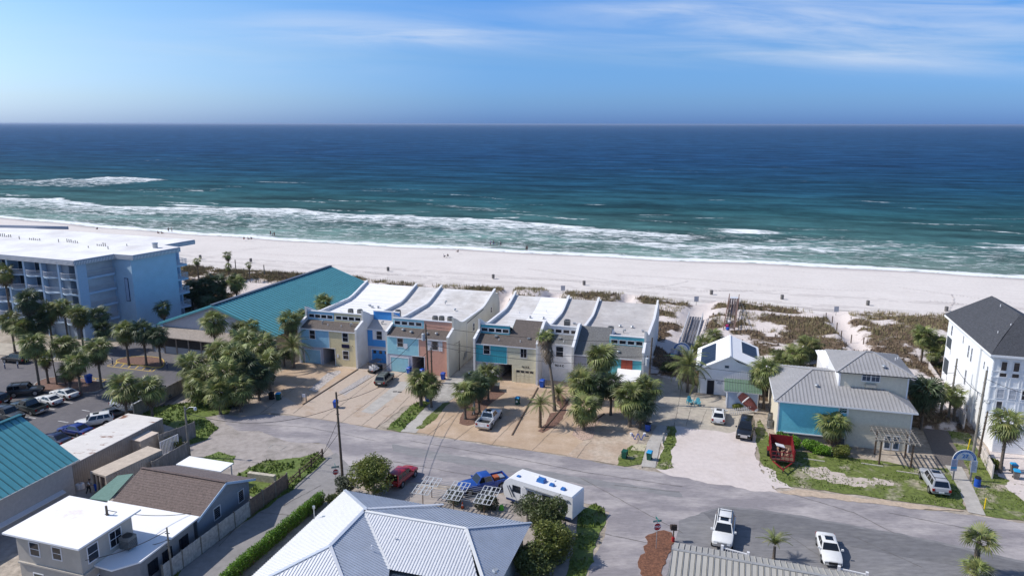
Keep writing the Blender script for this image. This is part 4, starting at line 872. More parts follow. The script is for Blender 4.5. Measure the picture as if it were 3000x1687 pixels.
# cream side wall of terrace A: small windows, downpipe, meters
window(TA, 12.1, 4.5, .8, 1.3, 27.27, axis='Y', mull=(1,2)); window(TA, 22.5, 5.2, .7, 1.0, 27.27, axis='Y', mull=(1,2))
MB().box(27.28, 27.36, 8.7, 8.8, 0, 6.9).build('downpipe', TRIM, TA); MB().tube((27.33,8.8,6.8),(27.33,18,7.0),.05,.05,6).build('gutter_pipe', DARK, TA)
MB().box(27.29,27.5,7.4,8.3,1.2,2.0).box(27.29,27.45,6.9,7.2,.9,1.4).build('meter_boxes', GALV, TA)
def onroof(T_, o, x, y, z): 
    v_ = Matrix.Rotation(AT, 3, 'Z') @ Vector((x, y, z)); return (o.x+v_.x, o.y+v_.y, z)
for x, y, lab in [(6.2,7.3,'left of the two roof air conditioners above the yellow unit'),(7.9,7.5,'right of the two roof air conditioners above the yellow unit'),(16.0-1.5,9.0,'lone roof air conditioner on the narrow roof of the bright blue unit'),
    (22.3,6.9,'left air conditioner of three on the roof above the pink unit'),(23.4,7.1,'middle air conditioner of three on the roof above the pink unit'),(24.9,7.2,'right air conditioner of three on the roof above the pink unit')]:
    ac_unit(onroof(TA, oA, x, y, 6.93), AT, lab, h=1.05, r=.46)

# ---------------- terrace B (right)
oB = G(1387, 1110)
TB = thing('terrace_house', 'right beach house terrace in teal, cream, white and turquoise with red shutters', 'terrace', (oB.x, oB.y, 0), AT)
PB2 = [(0,0),(0,6.7),(4.6,9.0),(5.6,9.0),(6.8,8.3),(8.2,7.6),(10,7.35),(17.6,7.2),(19.4,7.45),(21.2,7.95),(24.6,8.9),(24.6,8.2),(26.6,8.1),(27.5,5.9),(27.5,0)]
PB1 = [(min(a, 24.6) if i < 14 else a-1, b) for i, (a, b) in enumerate(PROFILE)]
CAPI = list(range(1, 13)); party_wall(TB, 0.0, prof=PB1); CAPI = list(range(1, 11)); party_wall(TB, 10.3, prof=PB2); party_wall(TB, 15.95, prof=PB2); CAPI = list(range(1, 13)); party_wall(TB, 26.6, prof=PB1)
DB = [(a, b) for a, b in DECK if a < 24]+[(24.3,8.35)]
MB().box(.32, 26.6, 25.2, 25.5, 0, 7.9).build('rear_wall', WHITE, TB)
DG = [(7.2,6.95)]+[p for p in DB if p[0] > 7.3]; roof_deck(TB, .33, 5.24, M_ROOFP, DB); roof_deck(TB, 5.245, 10.29, M_ROOFW, DG); roof_deck(TB, 10.63, 15.94, M_ROOFG, [(5.6,8.1)]+[p for p in DB if p[0] > 6]); roof_deck(TB, 16.28, 21.22, M_ROOFG, DG); roof_deck(TB, 21.225, 26.59, M_ROOFG, DB)
Y = 0.5
w1 = facade_piece(TB, .33, 5.5, 2.88, 5.95, Y, M_TEAL, [(1.5,2.75,4.1,5.8)], vert=True, pitch=0.38); window(w1, 1.62, 4.27, 1.0, 1.38, Y, mull=(1,2))
w1 = facade_piece(TB, .33, 4.07, 0, 2.87, Y, LAV, side=False); garage(w1, .7, 3.45, 2.2, Y, LAV, 3, 'lavender garage door with small windows', rows=4, cols=3)
w1 = facade_piece(TB, 5.51, 10.29, 2.88, 5.98, Y, M_CREAM, [(7.55,8.9,4.1,5.8)]); window(w1, 7.7, 4.2, 1.0, 1.42, Y, mull=(2,2))
w1 = facade_piece(TB, 6.3, 10.29, 0, 2.879, Y, M_CREAM, [(6.7,10.1,0,2.3)]); garage(w1, 6.95, 9.9, 2.12, Y, M_CREAM, 4, 'cream panelled garage door with four small panes', rows=4, cols=4, frame=M_CREAM)
text(w1, '9614 B', .42, (8.5, Y-.06, 2.66), (math.pi/2,0,0), M_NUM, 'house_number', bold=.008)
MB().box(4.05, 4.08, Y, 9, 0, 2.85).box(6.3, 6.33, Y+.2, 9, 0, 2.85).box(4.08, 6.3, 8.9, 9, 0, 2.85).box(4.08, 6.3, Y+.02, 9, 2.82, 2.86).build('passage', M_PASS, TB)
MB().box(.35, 5.55, Y-.05, Y-.005, 2.82, 2.90).box(5.47, 5.54, Y-.05, Y-.005, 2.9, 5.9).build('corner_trim', TRIM, TB)
shed_roof(TB, .33, 5.25, Y, 6.0, 3.0, 6.95, M_SHB)
shed_roof(TB, 5.255, 10.29, Y, 6.0, 6.6, 8.6, M_SHB)
MB().extr([(5.26,6.6,8.48),(5.26,6.6,8.6),(5.26,9.6,7.0),(5.26,9.6,6.88)], (5.03,0,0)).build('rear_roof_slope', M_SHB, TB)
MB().extr([(5.24,3.0,6.9),(5.24,6.6,8.45),(5.24,9.0,7.2),(5.24,9.0,6.6)], (-.06,0,0)).build('dormer_cheek', M_TEAL, TB)
clere(TB, .33, 5.2, 3.0, 6.95, 8.35, M_TEAL, [(.5+i*1.18, 7.25) for i in range(4)])
for x, y, k in [(3.2,2.1,2),(3.9,1.4,0),(7.4,1.4,0),(8.6,2.2,2),(5.6,14.5,1),(8.0,14.5,1),(5.0,9,0),(3,17,0),(7.6,18.5,0)]: vent(TB, x, y, 6.0+(y-Y)*.42 if y < 3 else 6.85+max(0, y-17.6)*.2, k)
Y = 2.8
w1 = facade_piece(TB, 10.63, 15.94, 0, 6.2, Y, M_WPT, side=False); window(w1, 12.9, 4.1, 1.15, 1.65, Y, mull=(1,2)); garage(w1, 11.9, 14.8, 2.15, Y, M_WPT, 0, 'white garage door of the narrow white unit', rows=4, cols=1)
text(w1, '9614 C', .5, (13.5, Y-.04, 2.62), (math.pi/2,0,0), M_NUM, 'house_number', bold=.01)
shed_roof(TB, 10.64, 15.93, Y, 6.25, 5.4, 7.0, M_SHG)
clere(TB, 10.64, 15.93, 5.4, 7.0, 8.3, M_WPT, [(10.95+i*1.27, 7.25) for i in range(4)])
vent(TB, 13.2, 4.0, 6.6, 2); vent(TB, 14.0, 3.3, 6.35, 0); vent(TB, 13.9, 12.5, 6.86, 2)
for x, y in [(11.3,7.5),(12.3,7.0),(12.0,10)]: vent(TB, x, y, 6.9, 0)
Y = 0.5
w1 = facade_piece(TB, 16.28, 21.6, 0, 5.55, Y, LAV, side=False); window(w1, 18.3, 4.0, 1.0, 1.4, Y, mull=(1,2))
w1 = facade_piece(TB, 21.61, 26.59, 2.5, 5.55, Y, M_TURQ, [(23.4,25.3,3.7,5.5)])
sh = MB().box(23.5,24.33,Y-.13,Y-.02,3.82,5.4).build('shutter', M_REDSH, w1); MB().box(24.36,25.2,Y-.13,Y-.02,3.82,5.4).build('shutter', M_REDSH, w1); MB().box(23.42,25.28,Y-.22,Y-.02,5.4,5.52).build('shutter_hood', M_REDSH, w1)
facade_piece(TB, 21.61, 26.59, 0, 2.49, Y+.3, LAV, side=False)
shed_roof(TB, 16.28, 21.2, Y, 5.6, 6.6, 8.4, M_SHG); shed_roof(TB, 21.205, 26.59, Y, 5.6, 3.0, 6.75, M_SHG)
MB().extr([(16.29,6.6,8.28),(16.29,6.6,8.4),(16.29,9.6,6.98),(16.29,9.6,6.86)], (4.9,0,0)).build('rear_roof_slope', M_SHG, TB)
MB().extr([(21.22,3.0,6.7),(21.22,6.6,8.3),(21.22,9.0,7.1),(21.22,9.0,6.5)], (.06,0,0)).build('dormer_cheek', TRIM, TB)
clere(TB, 21.28, 26.59, 3.0, 6.6, 8.15, M_TURQ, [(21.55+i*1.27, 6.98) for i in range(4)])
for x, y, k in [(19.0,2.3,2),(22.9,1.4,1),(21.6,13,1),(23.6,13,1),(22.6,9.5,3),(22.4,7,2),(25.6,11,2)]: vent(TB, x, y, 5.6+(y-Y)*.45 if y < 3 else 6.86, k)
# porch lean-to of the turquoise unit
p = MB(); p.hexa([(23.0,-2.2,2.75),(26.5,-2.2,2.75),(26.5,.45,3.75),(23.0,.45,3.75),(23.0,-2.2,2.9),(26.5,-2.2,2.9),(26.5,.45,3.9),(23.0,.45,3.9)]); p.build('porch_roof', M_ROOFW, TB)
p = MB(); p.box(23.0,23.2,-2.0,.4,0,2.7).box(23.2,26.3,-2.0,-1.85,0,2.6).box(23.0,26.5,-2.3,-2.21,2.2,2.8).build('porch_wall', WHITE, TB)
for x, y, lab in [(13.3,9.3,'roof air conditioner raised on a stand above the white unit'),(20.7,8.3,'dark air conditioner on the roof behind the grey shingle slope')]: ac_unit(onroof(TB, oB, x, y, 6.93), AT, lab, h=1.0, r=.45, square=True, stand=.5 if x < 15 else .18)
# ------------------------------------------------------------------ helpers for roofs given by points
def loc_of(T_, p):       # world point -> local frame of an empty turned by rz
    v_ = Vector(p)-T_.location; return Matrix.Rotation(-T_.rotation_euler.z, 3, 'Z') @ v_
def shingle_plane(parent, poly, down, m, name='roof_slope', thick=0.15, pitch=0.3):
    P = [Vector(p) for p in poly]; n = sum(((P[i]-P[0]).cross(P[(i+1)%len(P)]-P[0]) for i in range(1, len(P)-1)), Vector()).normalized()
    if n.z < 0: n = -n; P.reverse()
    d = Vector(down); d = (d-n*d.dot(n)).normalized(); a = n.cross(d); o_ = P[0]
    Q = [((p-o_).dot(d), (p-o_).dot(a)) for p in P]
    w_ = MB().extr([p-n*thick for p in P], n*thick).build(name, m, parent)
    lo, hi = min(q[0] for q in Q), max(q[0] for q in Q); k = max(1, round((hi-lo)/pitch)); st = (hi-lo)/k; J = MB()
    for i in range(k):
        x0, x1 = lo+i*st, lo+(i+1)*st; R = clip_strip(Q, x0, x1)
        if len(R) < 3: continue
        J.poly([o_+d*r[0]+a*r[1]+n*(0.004+0.022*(r[0]-x0)/st) for r in R])
        ed = [r for r in R if abs(r[0]-x1) < 1e-3]
        if len(ed) == 2: 
            p, q = [o_+d*r[0]+a*r[1] for r in ed]; J.poly([p+n*.026, q+n*.026, q, p])
    tag(J.build('shingle_courses', m, w_), kind='stuff')
    return w_
M_TEALR = mat('teal_metal_roof', (0.095,0.33,0.38), rough=0.38, var=0.06, scale=0.8, spec=0.5)
M_SILV = mat('silver_metal_roof', (0.52,0.56,0.63), rough=0.42, var=0.05, scale=0.6, metal=0.25)
M_GREYR = mat('grey_metal_roof', (0.38,0.37,0.37), rough=0.45, var=0.05, scale=0.6, metal=0.1)
M_BEIGER = mat('beige_metal_roof', (0.43,0.41,0.37), rough=0.45, var=0.05, scale=0.6, metal=0.1)
M_GREENR = mat('green_metal_roof', (0.13,0.20,0.14), rough=0.45, var=0.1)
M_HBLUE = mat('hotel_blue_stucco', (0.41,0.57,0.71), var=0.04, scale=0.5, bump=0.15)
M_HWALL = mat('hotel_pale_wall', (0.48,0.50,0.54), var=0.06, scale=0.8)
M_HTRIM = mat('hotel_pale_blue_trim', (0.42,0.55,0.70), var=0.04)
M_FASC = mat('grey_roof_fascia', (0.30,0.33,0.40), rough=0.5, var=0.05)
M_SHCH = mat('charcoal_shingles', (0.065,0.067,0.075), var=0.3, scale=5, bump=0.5)
M_SHBR = mat('rust_brown_shingles', (0.135,0.098,0.088), var=0.28, scale=5, bump=0.6)
M_WALLT = mat('tan_block_wall', (0.33,0.29,0.25), var=0.08, scale=1.5, bump=0.2)
M_WROOF = mat('bright_white_roof', (0.84,0.84,0.85), var=0.02, scale=0.5, bump=0.08)
M_RWHITE = mat('rust_stained_white_roof', (0.66,0.63,0.60), var=0.05, scale=0.8, col2=(0.22,0.10,0.06), c2amt=0.38, c2scale=0.55, c2edge=0.04, stretch=(1,2.2,1))
M_TANST = mat('tan_stucco', (0.40,0.34,0.25), var=0.08)
M_TIMB = mat('bleached_timber', (0.30,0.26,0.23), var=0.2, scale=3)

# ------------------------------------------------------------------ hotel
ZT = 15.4
HT = thing('hotel', 'large pale blue beach hotel with curved balconies and a flat white roof', 'hotel', (-80.3,131.0,0), 0)
def HL(p): return Vector((p[0]+80.3, p[1]-131.0, p[2] if len(p) > 2 else 0))
L_, A_, B_, C_, D_, E_, F_, K_ = [G(x, y, ZT) for x, y in ((0,746),(215,765),(334,745),(389,749),(528,725),(483,718),(571,703),(210,672))]
dv = (L_-A_).normalized(); L_ = A_+dv*60; K_ = F_+dv*62
rp = [L_, A_, B_, C_, D_, E_, F_, K_]
MB().extr([HL(p)-Vector((0,0,.9)) for p in rp], (0,0,.9)).build('roof_fascia', M_FASC, HT)
cen = sum(rp, Vector())/8
MB().extr([HL(p+(cen-p).normalized()*0.15) for p in rp], (0,0,.06)).build('flat_roof', mat('hotel_roof_membrane', (0.80,0.79,0.78), var=0.03, scale=0.4, col2=(0.62,0.59,0.58), c2amt=0.44, c2scale=0.12), HT)
fr = MB()
def ribs(a, b, n):
    for i in range(n):
        p = a+(b-a)*(i+.5)/n; nr = Vector(((b-a).y, -(b-a).x, 0)).normalized()*0.04; q = HL(p)
        d_ = (b-a).normalized()*0.06; fr.hexa([q-d_-Vector((0,0,.88)), q+d_-Vector((0,0,.88)), q+d_+nr-Vector((0,0,.88)), q-d_+nr-Vector((0,0,.88)), q-d_-Vector((0,0,.2)), q+d_-Vector((0,0,.2)), q+d_+nr-Vector((0,0,.2)), q-d_+nr-Vector((0,0,.2))])
ribs(A_+dv*40, A_, 130); ribs(B_, C_, 16); ribs(E_, F_, 26); ribs(A_, B_, 26); ribs(C_, D_, 34)
tag(fr.build('fascia_ribs', TRIM, HT), kind='stuff')
rw = MB(); m0 = A_+dv*10+Vector((4,14,0)); m1 = G(200,672,ZT); rw.bar(HL(m1)+Vector((0,0,.35)), HL(m1+dv*40-Vector((0,9,0)))+Vector((0,0,.35)), .3, .7); rw.build('roof_upstand', M_FASC, HT)
iv = (A_+dv*9-A_).normalized()
inw = Vector((-dv.y, dv.x, 0)); inw = inw if inw.y > 0 else -inw       # into the building
FL = [0, 3.05, 5.95, 8.85, 11.75]
# back wall of balconies, floor slabs, pillars, railings along the front
af = A_+dv*0.6-inw*0+inw*0.8; bay = 4.55
MB().extr([HL(af+inw*1.9)-Vector((0,0,ZT)), HL(af+inw*1.9+dv*56)-Vector((0,0,ZT)), HL(af+inw*14+dv*56)-Vector((0,0,ZT)), HL(af+inw*14)-Vector((0,0,ZT))], (0,0,14.5)).build('room_block', M_HWALL, HT)
RAIL = mat('white_railing', (0.55,0.56,0.60), rough=0.5)
for k in range(13):
    c = HL(af+dv*bay*k)-Vector((0,0,ZT)); mb = MB(); mb.extr([c-dv*.25-inw*.1, c+dv*.25-inw*.1, c+dv*.25+inw*1.9, c-dv*.25+inw*1.9], (0,0,14.5)); mb.build('pillar', M_HTRIM, HT)
for k in range(12):
    for fi, z in enumerate(FL[1:]):
        c0 = HL(af+dv*bay*k)-Vector((0,0,ZT-z)); pts = []; top = []
        for j in range(9):
            u_ = j/8; b_ = math.sin(math.pi*u_)*0.75; p = c0+dv*(.25+(bay-.5)*u_)-inw*b_; pts.append(p)
        s = MB(); s.extr([c0+dv*.25+inw*1.9]+pts+[c0+dv*(bay-.25)+inw*1.9], (0,0,-.18)); so_ = s.build('balcony_slab', M_HTRIM, HT)
        r_ = MB()
        for j in range(8):
            r_.bar(pts[j]+Vector((0,0,1.05)), pts[j+1]+Vector((0,0,1.05)), .07, .06); r_.bar(pts[j]+Vector((0,0,.12)), pts[j+1]+Vector((0,0,.12)), .05, .04)
            for q in range(3): p = pts[j]+(pts[j+1]-pts[j])*q/3; r_.box(p.x-.02, p.x+.02, p.y-.02, p.y+.02, p.z+.1, p.z+1.05)
        r_.build('railing', RAIL, so_)
    for z in FL:
        c0 = HL(af+dv*bay*k+inw*1.88)-Vector((0,0,ZT-z)); g_ = MB()
        for u0, u1, zz in ((.5,1.7,2.25),(2.6,4.0,2.25)):
            g_.extr([c0+dv*u0+Vector((0,0,.1)), c0+dv*u1+Vector((0,0,.1)), c0+dv*u1+Vector((0,0,zz)), c0+dv*u0+Vector((0,0,zz))], -inw*.05)
        g_.build('sliding_door', mat('hotel_dark_glass', (0.03,0.045,0.06), rough=0.2, var=0.4, scale=0.5), HT)
        c1 = c0+dv*1.8; MB().extr([c1+Vector((0,0,.05)), c1+dv*.7+Vector((0,0,.05)), c1+dv*.7+Vector((0,0,2.1)), c1+Vector((0,0,2.1))], -inw*.04).build('door', M_HWALL, HT)
# side gallery between A and B
sv = (B_-A_).normalized(); ls = (B_-A_).length; ow = Vector((sv.y, -sv.x, 0)); ow = ow if ow.x > 0 else -ow
ga = A_-ow*0.7+sv*.6
for z in FL[1:]:
    c0 = HL(ga)-Vector((0,0,ZT-z)); s = MB(); s.extr([c0, c0+sv*(ls-.4), c0+sv*(ls-.4)-ow*2.0, c0-ow*2.0], (0,0,-.4)); so_ = s.build('gallery_slab', M_HTRIM, HT)
    r_ = MB(); r_.bar(c0+Vector((0,0,1.05)), c0+sv*(ls-.4)+Vector((0,0,1.05)), .07, .06)
    for j in range(36): p = c0+sv*(ls-.4)*j/35; r_.box(p.x-.02, p.x+.02, p.y-.02, p.y+.02, p.z, p.z+1.05)
    r_.build('railing', RAIL, so_)
c0 = HL(ga-ow*2.0)-Vector((0,0,ZT)); MB().extr([c0, c0+sv*(ls+1), c0+sv*(ls+1)-ow*8, c0-ow*8], (0,0,14.5)).build('gallery_wall', mat('hotel_grey_block_wall', (0.22,0.27,0.34), var=0.06, scale=1.2), HT)
# end block
b0 = B_-ow*.8+sv*.5; c0_ = C_+Vector((-.8,.5,0)); d0_ = D_+Vector((-.8,-.6,0)); e0_ = d0_+ (E_-D_)*1.0; f0_ = e0_+Vector((-18,6,0)); g0_ = b0+Vector((-14,6,0))
MB().extr([HL(p)-Vector((0,0,ZT)) for p in (b0, c0_, d0_, e0_, f0_, g0_)], (0,0,14.5)).build('end_block', M_HBLUE, HT)
cv = (d0_-c0_).normalized()
bcv = (c0_-b0).normalized(); p = HL(b0+bcv*2.2)-Vector((0,0,ZT-6.2)); nb__ = Vector((bcv.y, -bcv.x, 0)); nb__ = nb__ if nb__.y < 0 else -nb__
sg = MB(); sg.extr([p, p+bcv*1.0, p+bcv*1.0+Vector((0,0,4.6)), p+Vector((0,0,4.6))], nb__*.12); sgo = sg.build('vertical_sign', mat('hotel_sign_navy', (0.03,0.05,0.12)), HT)
sg = MB(); sg.extr([p+bcv*.12+Vector((0,0,.12))+nb__*.12, p+bcv*.88+Vector((0,0,.12))+nb__*.12, p+bcv*.88+Vector((0,0,4.48))+nb__*.12, p+bcv*.12+Vector((0,0,4.48))+nb__*.12], nb__*.02); sg.build('sign_face', mat('hotel_sign_pale', (0.35,0.45,0.60)), sgo)
# end balconies facing the sea side
for z in FL[1:]:
    c0 = HL(d0_)-Vector((0,0,ZT-z)); ev = (E_-D_).normalized(); s = MB(); q = [c0+cv*0.0, c0+cv*2.4, c0+cv*2.4+ev*5, c0+ev*5]; s.extr(q, (0,0,-.35)); so_ = s.build('balcony_slab', M_HTRIM, HT)
    r_ = MB()
    for a, b in ((q[0], q[1]), (q[1], q[2])):
        r_.bar(a+Vector((0,0,1.1)), b+Vector((0,0,1.1)), .07, .06)
        for j in range(14): p = a+(b-a)*j/14; r_.box(p.x-.02,p.x+.02,p.y-.02,p.y+.02,p.z,p.z+1.1)
    r_.build('railing', RAIL, so_)
c0 = HL(d0_+cv*2.0+ev*2.5)-Vector((0,0,ZT)); MB().box(c0.x-.25,c0.x+.25,c0.y-.25,c0.y+.25,0,14.5).build('pillar', M_HTRIM, HT)
rr = random.Random(4); vp = MB()
for px_, py_, n_ in ((105,705,6),(215,712,6),(300,722,5),(60,702,1),(175,711,1),(262,727,1),(375,722,1),(320,731,1),(20,695,6)):
    for j in range(n_):
        p = HL(G(px_+(j-n_/2)*6, py_+(j-n_/2)*0.5, ZT)); h = .35+.5*rr.random(); vp.tube((p.x,p.y,p.z),(p.x,p.y,p.z+h),.08,.08,6)
tag(vp.build('roof_pipes', FADEDP, HT), kind='stuff')
p = HL(G(455,727,ZT)); MB().tube((p.x,p.y,p.z),(p.x,p.y,p.z+.9),.5,.5,12).tube((p.x,p.y,p.z+.9),(p.x,p.y,p.z+1.1),.6,.55,12).build('roof_fan', GALV, HT)

# ------------------------------------------------------------------ teal roofed restaurant
aF = G(625,893,8.8); eR = G(815,983,4.3); aB = G(969,779,8.8)
RT = thing('restaurant', 'long low restaurant under a broad teal metal gable roof beside the hotel', 'restaurant', (aF.x, aF.y, 0), 0)
R0 = Vector((aF.x, aF.y, 0)); rv = (aB-aF); rv.z = 0; Ld = rv.length; rv.normalize(); xv = Vector((rv.y, -rv.x, 0)); hw = (eR-aF).dot(xv)
def RL(x, y, z): p = xv*x+rv*y; return Vector((p.x, p.y, z))
sl_ = 4.5/hw
seam_roof(RT, [RL(0,-.4,8.8), RL(hw,-.4,4.3), RL(hw,Ld,4.3), RL(0,Ld,8.8)], xv, 0.85, M_TEALR, parts=False, rib=0.10, ribw=.10, gap=.16)
seam_roof(RT, [RL(0,-.4,8.8), RL(0,Ld,8.8), RL(-hw,Ld,4.3), RL(-hw,-.4,4.3)], -xv, 0.85, M_TEALR, parts=False, rib=0.10, ribw=.10, gap=.16)
MB().bar(RL(0,-.45,8.9), RL(0,Ld+.05,8.9), .7, .14).build('ridge_cap', mat('dark_ridge_metal', (0.09,0.11,0.15), rough=0.5), RT)
b_ = MB(); b_.extr([RL(-hw+1,.2,0), RL(hw-.6,.2,0), RL(hw-.6,.2,4.2), RL(0,.2,8.55), RL(-hw+1,.2,4.25)], rv*(Ld-.6)); b_.build('walls', mat('restaurant_pale_wall', (0.42,0.45,0.52), var=0.05), RT)
MB().bar(RL(0,-.42,8.62), RL(hw,-.42,4.12), .05, .3).bar(RL(0,-.42,8.62), RL(-hw,-.42,4.12), .05, .3).build('verge_board', M_TEALR, RT)
MB().extr([RL(hw-.62,.4,0), RL(hw-.62,Ld-1,0), RL(hw-.62,Ld-1,4.0), RL(hw-.62,.4,4.0)], xv*.05).build('side_cladding', M_TANST, RT)
# open front porch with louvred bays
P0 = RL(-hw+2.2, -5.2, 0); porch = MB()
px0, px1 = -hw+1.6, hw-.2; nb = 9
for i in range(nb+1):
    x = px0+(px1-px0)*i/nb; c = RL(x, -3.2, 0); MB().bar(c, c+Vector((0,0,3.3)), .22, .22).build('porch_post', M_TIMB, RT)
for i in range(nb):
    x0, x1 = px0+(px1-px0)*i/nb, px0+(px1-px0)*(i+1)/nb
    MB().extr([RL(x0+.12,-3.2,0), RL(x1-.12,-3.2,0), RL(x1-.12,-3.2,1.3), RL(x0+.12,-3.2,1.3)], rv*.12).build('dwarf_wall', mat('porch_grey_wall', (0.34,0.35,0.38), var=0.05), RT)
    lv = MB()
    for k in range(11): c = RL(x0+.25+(x1-x0-.5)*k/10, -3.12, 1.35); lv.bar(c, c+Vector((0,0,1.35)), .09, .09)
    lv.build('louvre_screen', mat('dark_louvre', (0.10,0.09,0.085)), RT)
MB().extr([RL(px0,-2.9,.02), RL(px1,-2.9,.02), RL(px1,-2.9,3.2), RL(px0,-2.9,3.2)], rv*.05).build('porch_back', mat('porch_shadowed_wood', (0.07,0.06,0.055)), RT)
MB().hexa([RL(px0-.4,-4.0,3.15), RL(px1+.3,-4.0,3.15), RL(px1+.3,.1,3.7), RL(px0-.4,.1,3.7), RL(px0-.4,-4.0,3.3), RL(px1+.3,-4.0,3.3), RL(px1+.3,.1,3.85), RL(px0-.4,.1,3.85)]).build('porch_roof', M_TIMB, RT)
MB().hexa([RL(-hw-2.5,-3.5,3.0), RL(-hw+1.0,-3.5,3.2), RL(-hw+1.0,1.5,3.4), RL(-hw-2.5,1.5,3.2), RL(-hw-2.5,-3.5,3.15), RL(-hw+1.0,-3.5,3.35), RL(-hw+1.0,1.5,3.55), RL(-hw-2.5,1.5,3.35)]).build('blue_awning', mat('navy_blue_awning', (0.05,0.13,0.30)), RT)
tr = MB()
for i in range(15): c = RL(hw-.2, 1+i*1.1, 3.0); tr.bar(c, c+rv*1.1, .08, .08); tr.bar(c+Vector((0,0,.45)), c+rv*1.1+Vector((0,0,.45)), .08, .08)
tr.build('side_lattice', M_TIMB, RT)

# ------------------------------------------------------------------ white cottage with solar panels, shed, boat
cO = Vector((28.4,104.9,0)); CT = thing('cottage', 'small white board-and-batten beach cottage with solar panels on its roof', 'cottage', cO, math.radians(-16))
wl = MB(); wl.extr([(0,0,0),(7.6,0,0),(7.6,0,4.85),(5.6,0,5.35),(4.4,0,6.15),(0,0,3.75)], (0,11,0)); M_COT = mat('cottage_white_paint', (0.80,0.81,0.84), var=.03); wl.build('walls', M_COT, CT)
siding(CT, .05, 7.55, 2.4, 3.7, 0, M_COT, [], .32, vert=True, name='batten_siding'); siding(CT, 1.2, 7.5, 3.7, 4.6, 0, M_COT, [(3.55,4.4,3.7,5.2)], .32, vert=True, name='batten_siding'); siding(CT, 2.9, 5.7, 4.6, 5.2, 0, M_COT, [(3.55,4.4,3.7,5.2)], .32, vert=True, name='batten_siding'); siding(CT, .05, 7.55, .1, 2.3, 0, M_COT, [(1.2,2.5,0,2.4)], .2)
MB().extr([(4.4,-.35,6.2),(4.4,11.3,6.2),(-.55,11.3,3.5),(-.55,-.35,3.5)], (0,0,.14)).build('roof_left', M_WROOF, CT)
MB().extr([(4.41,-.35,6.2),(8.9,-.35,4.5),(8.9,11.3,4.5),(4.41,11.3,6.2)], (0,0,.14)).build('roof_right', M_WROOF, CT)
MB().bar((4.4,-.4,6.38),(4.4,11.35,6.38),.3,.06).build('ridge_cap', TRIM, CT)
sol = mat('solar_panel_blue', (0.02,0.03,0.055), rough=0.45, spec=0.3)
def slope_z(x): return 6.2-(4.4-x)*2.7/4.95 if x < 4.4 else 6.2-(x-4.4)*1.7/4.49
for x0, x1, y0, y1, nn in ((.1,2.3,.6,9.8,6),(6.2,8.5,4.2,10.2,4)):
    pr = MB(); pr.hexa([(x0,y0,slope_z(x0)+.15),(x1,y0,slope_z(x1)+.15),(x1,y1,slope_z(x1)+.15),(x0,y1,slope_z(x0)+.15),(x0,y0,slope_z(x0)+.2),(x1,y0,slope_z(x1)+.2),(x1,y1,slope_z(x1)+.2),(x0,y1,slope_z(x0)+.2)]); fo = pr.build('solar_frame', GALV, CT)
    for i in range(nn):
        a, b = y0+(y1-y0)*i/nn+.03, y0+(y1-y0)*(i+1)/nn-.03; pn = MB(); pn.hexa([(x0+.05,a,slope_z(x0+.05)+.2),(x1-.05,a,slope_z(x1-.05)+.2),(x1-.05,b,slope_z(x1-.05)+.2),(x0+.05,b,slope_z(x0+.05)+.2),(x0+.05,a,slope_z(x0+.05)+.23),(x1-.05,a,slope_z(x1-.05)+.23),(x1-.05,b,slope_z(x1-.05)+.23),(x0+.05,b,slope_z(x0+.05)+.23)]); pn.build('solar_panel', sol, fo)
MB().box(1.3,2.35,-.05,.03,0,2.25).build('door_opening', mat('dark_doorway', (0.01,0.012,0.02)), CT); MB().box(1.18,1.3,-.08,.02,0,2.35).box(2.35,2.47,-.08,.02,0,2.35).box(1.3,2.35,-.08,.02,2.25,2.35).build('door_frame', TRIM, CT)
window(CT, 3.7, 4.35, .62, .42, 0, gm=GLASSB)
lt = MB()
for z, x0, x1 in ((2.18,2.62,3.9),(1.98,2.85,3.4),(1.80,2.75,3.7)):
    x = x0
    while x < x1: lt.box(x, x+.08, -.045, -.005, z, z+.10); x += .13 if rr.random() > .15 else .22
lt.build('faded_lettering', mat('faded_blue_letters', (0.12,0.16,0.28)), CT)
shO = G(2127,1195); SH = thing('shed', 'small pale blue shed with green metal roof beside the white cottage', 'shed', (shO.x, shO.y, 0), math.radians(-15))
MB().box(0,4.3,0,2.6,0,2.85).build('walls', paint('pale_grey_blue_paint', (0.36,0.44,0.58)), SH)
siding(SH, .12, 4.18, .1, 2.75, 0, paint('pale_grey_blue_paint', (0.36,0.44,0.58)), [], .2)
for b_ in ((-.03,.1,-.06,.02,0,2.85),(4.2,4.33,-.06,.02,0,2.85),(.1,4.2,-.06,.02,2.7,2.85)): MB().box(*b_).build('corner_trim', TRIM, SH)
seam_roof(SH, [(-.45,-.5,2.8),(4.75,-.5,2.8),(4.75,3.0,3.5),(-.45,3.0,3.5)], (0,-1,0), .38, M_GREENR, parts=True, rib=.04, under=TRIM)
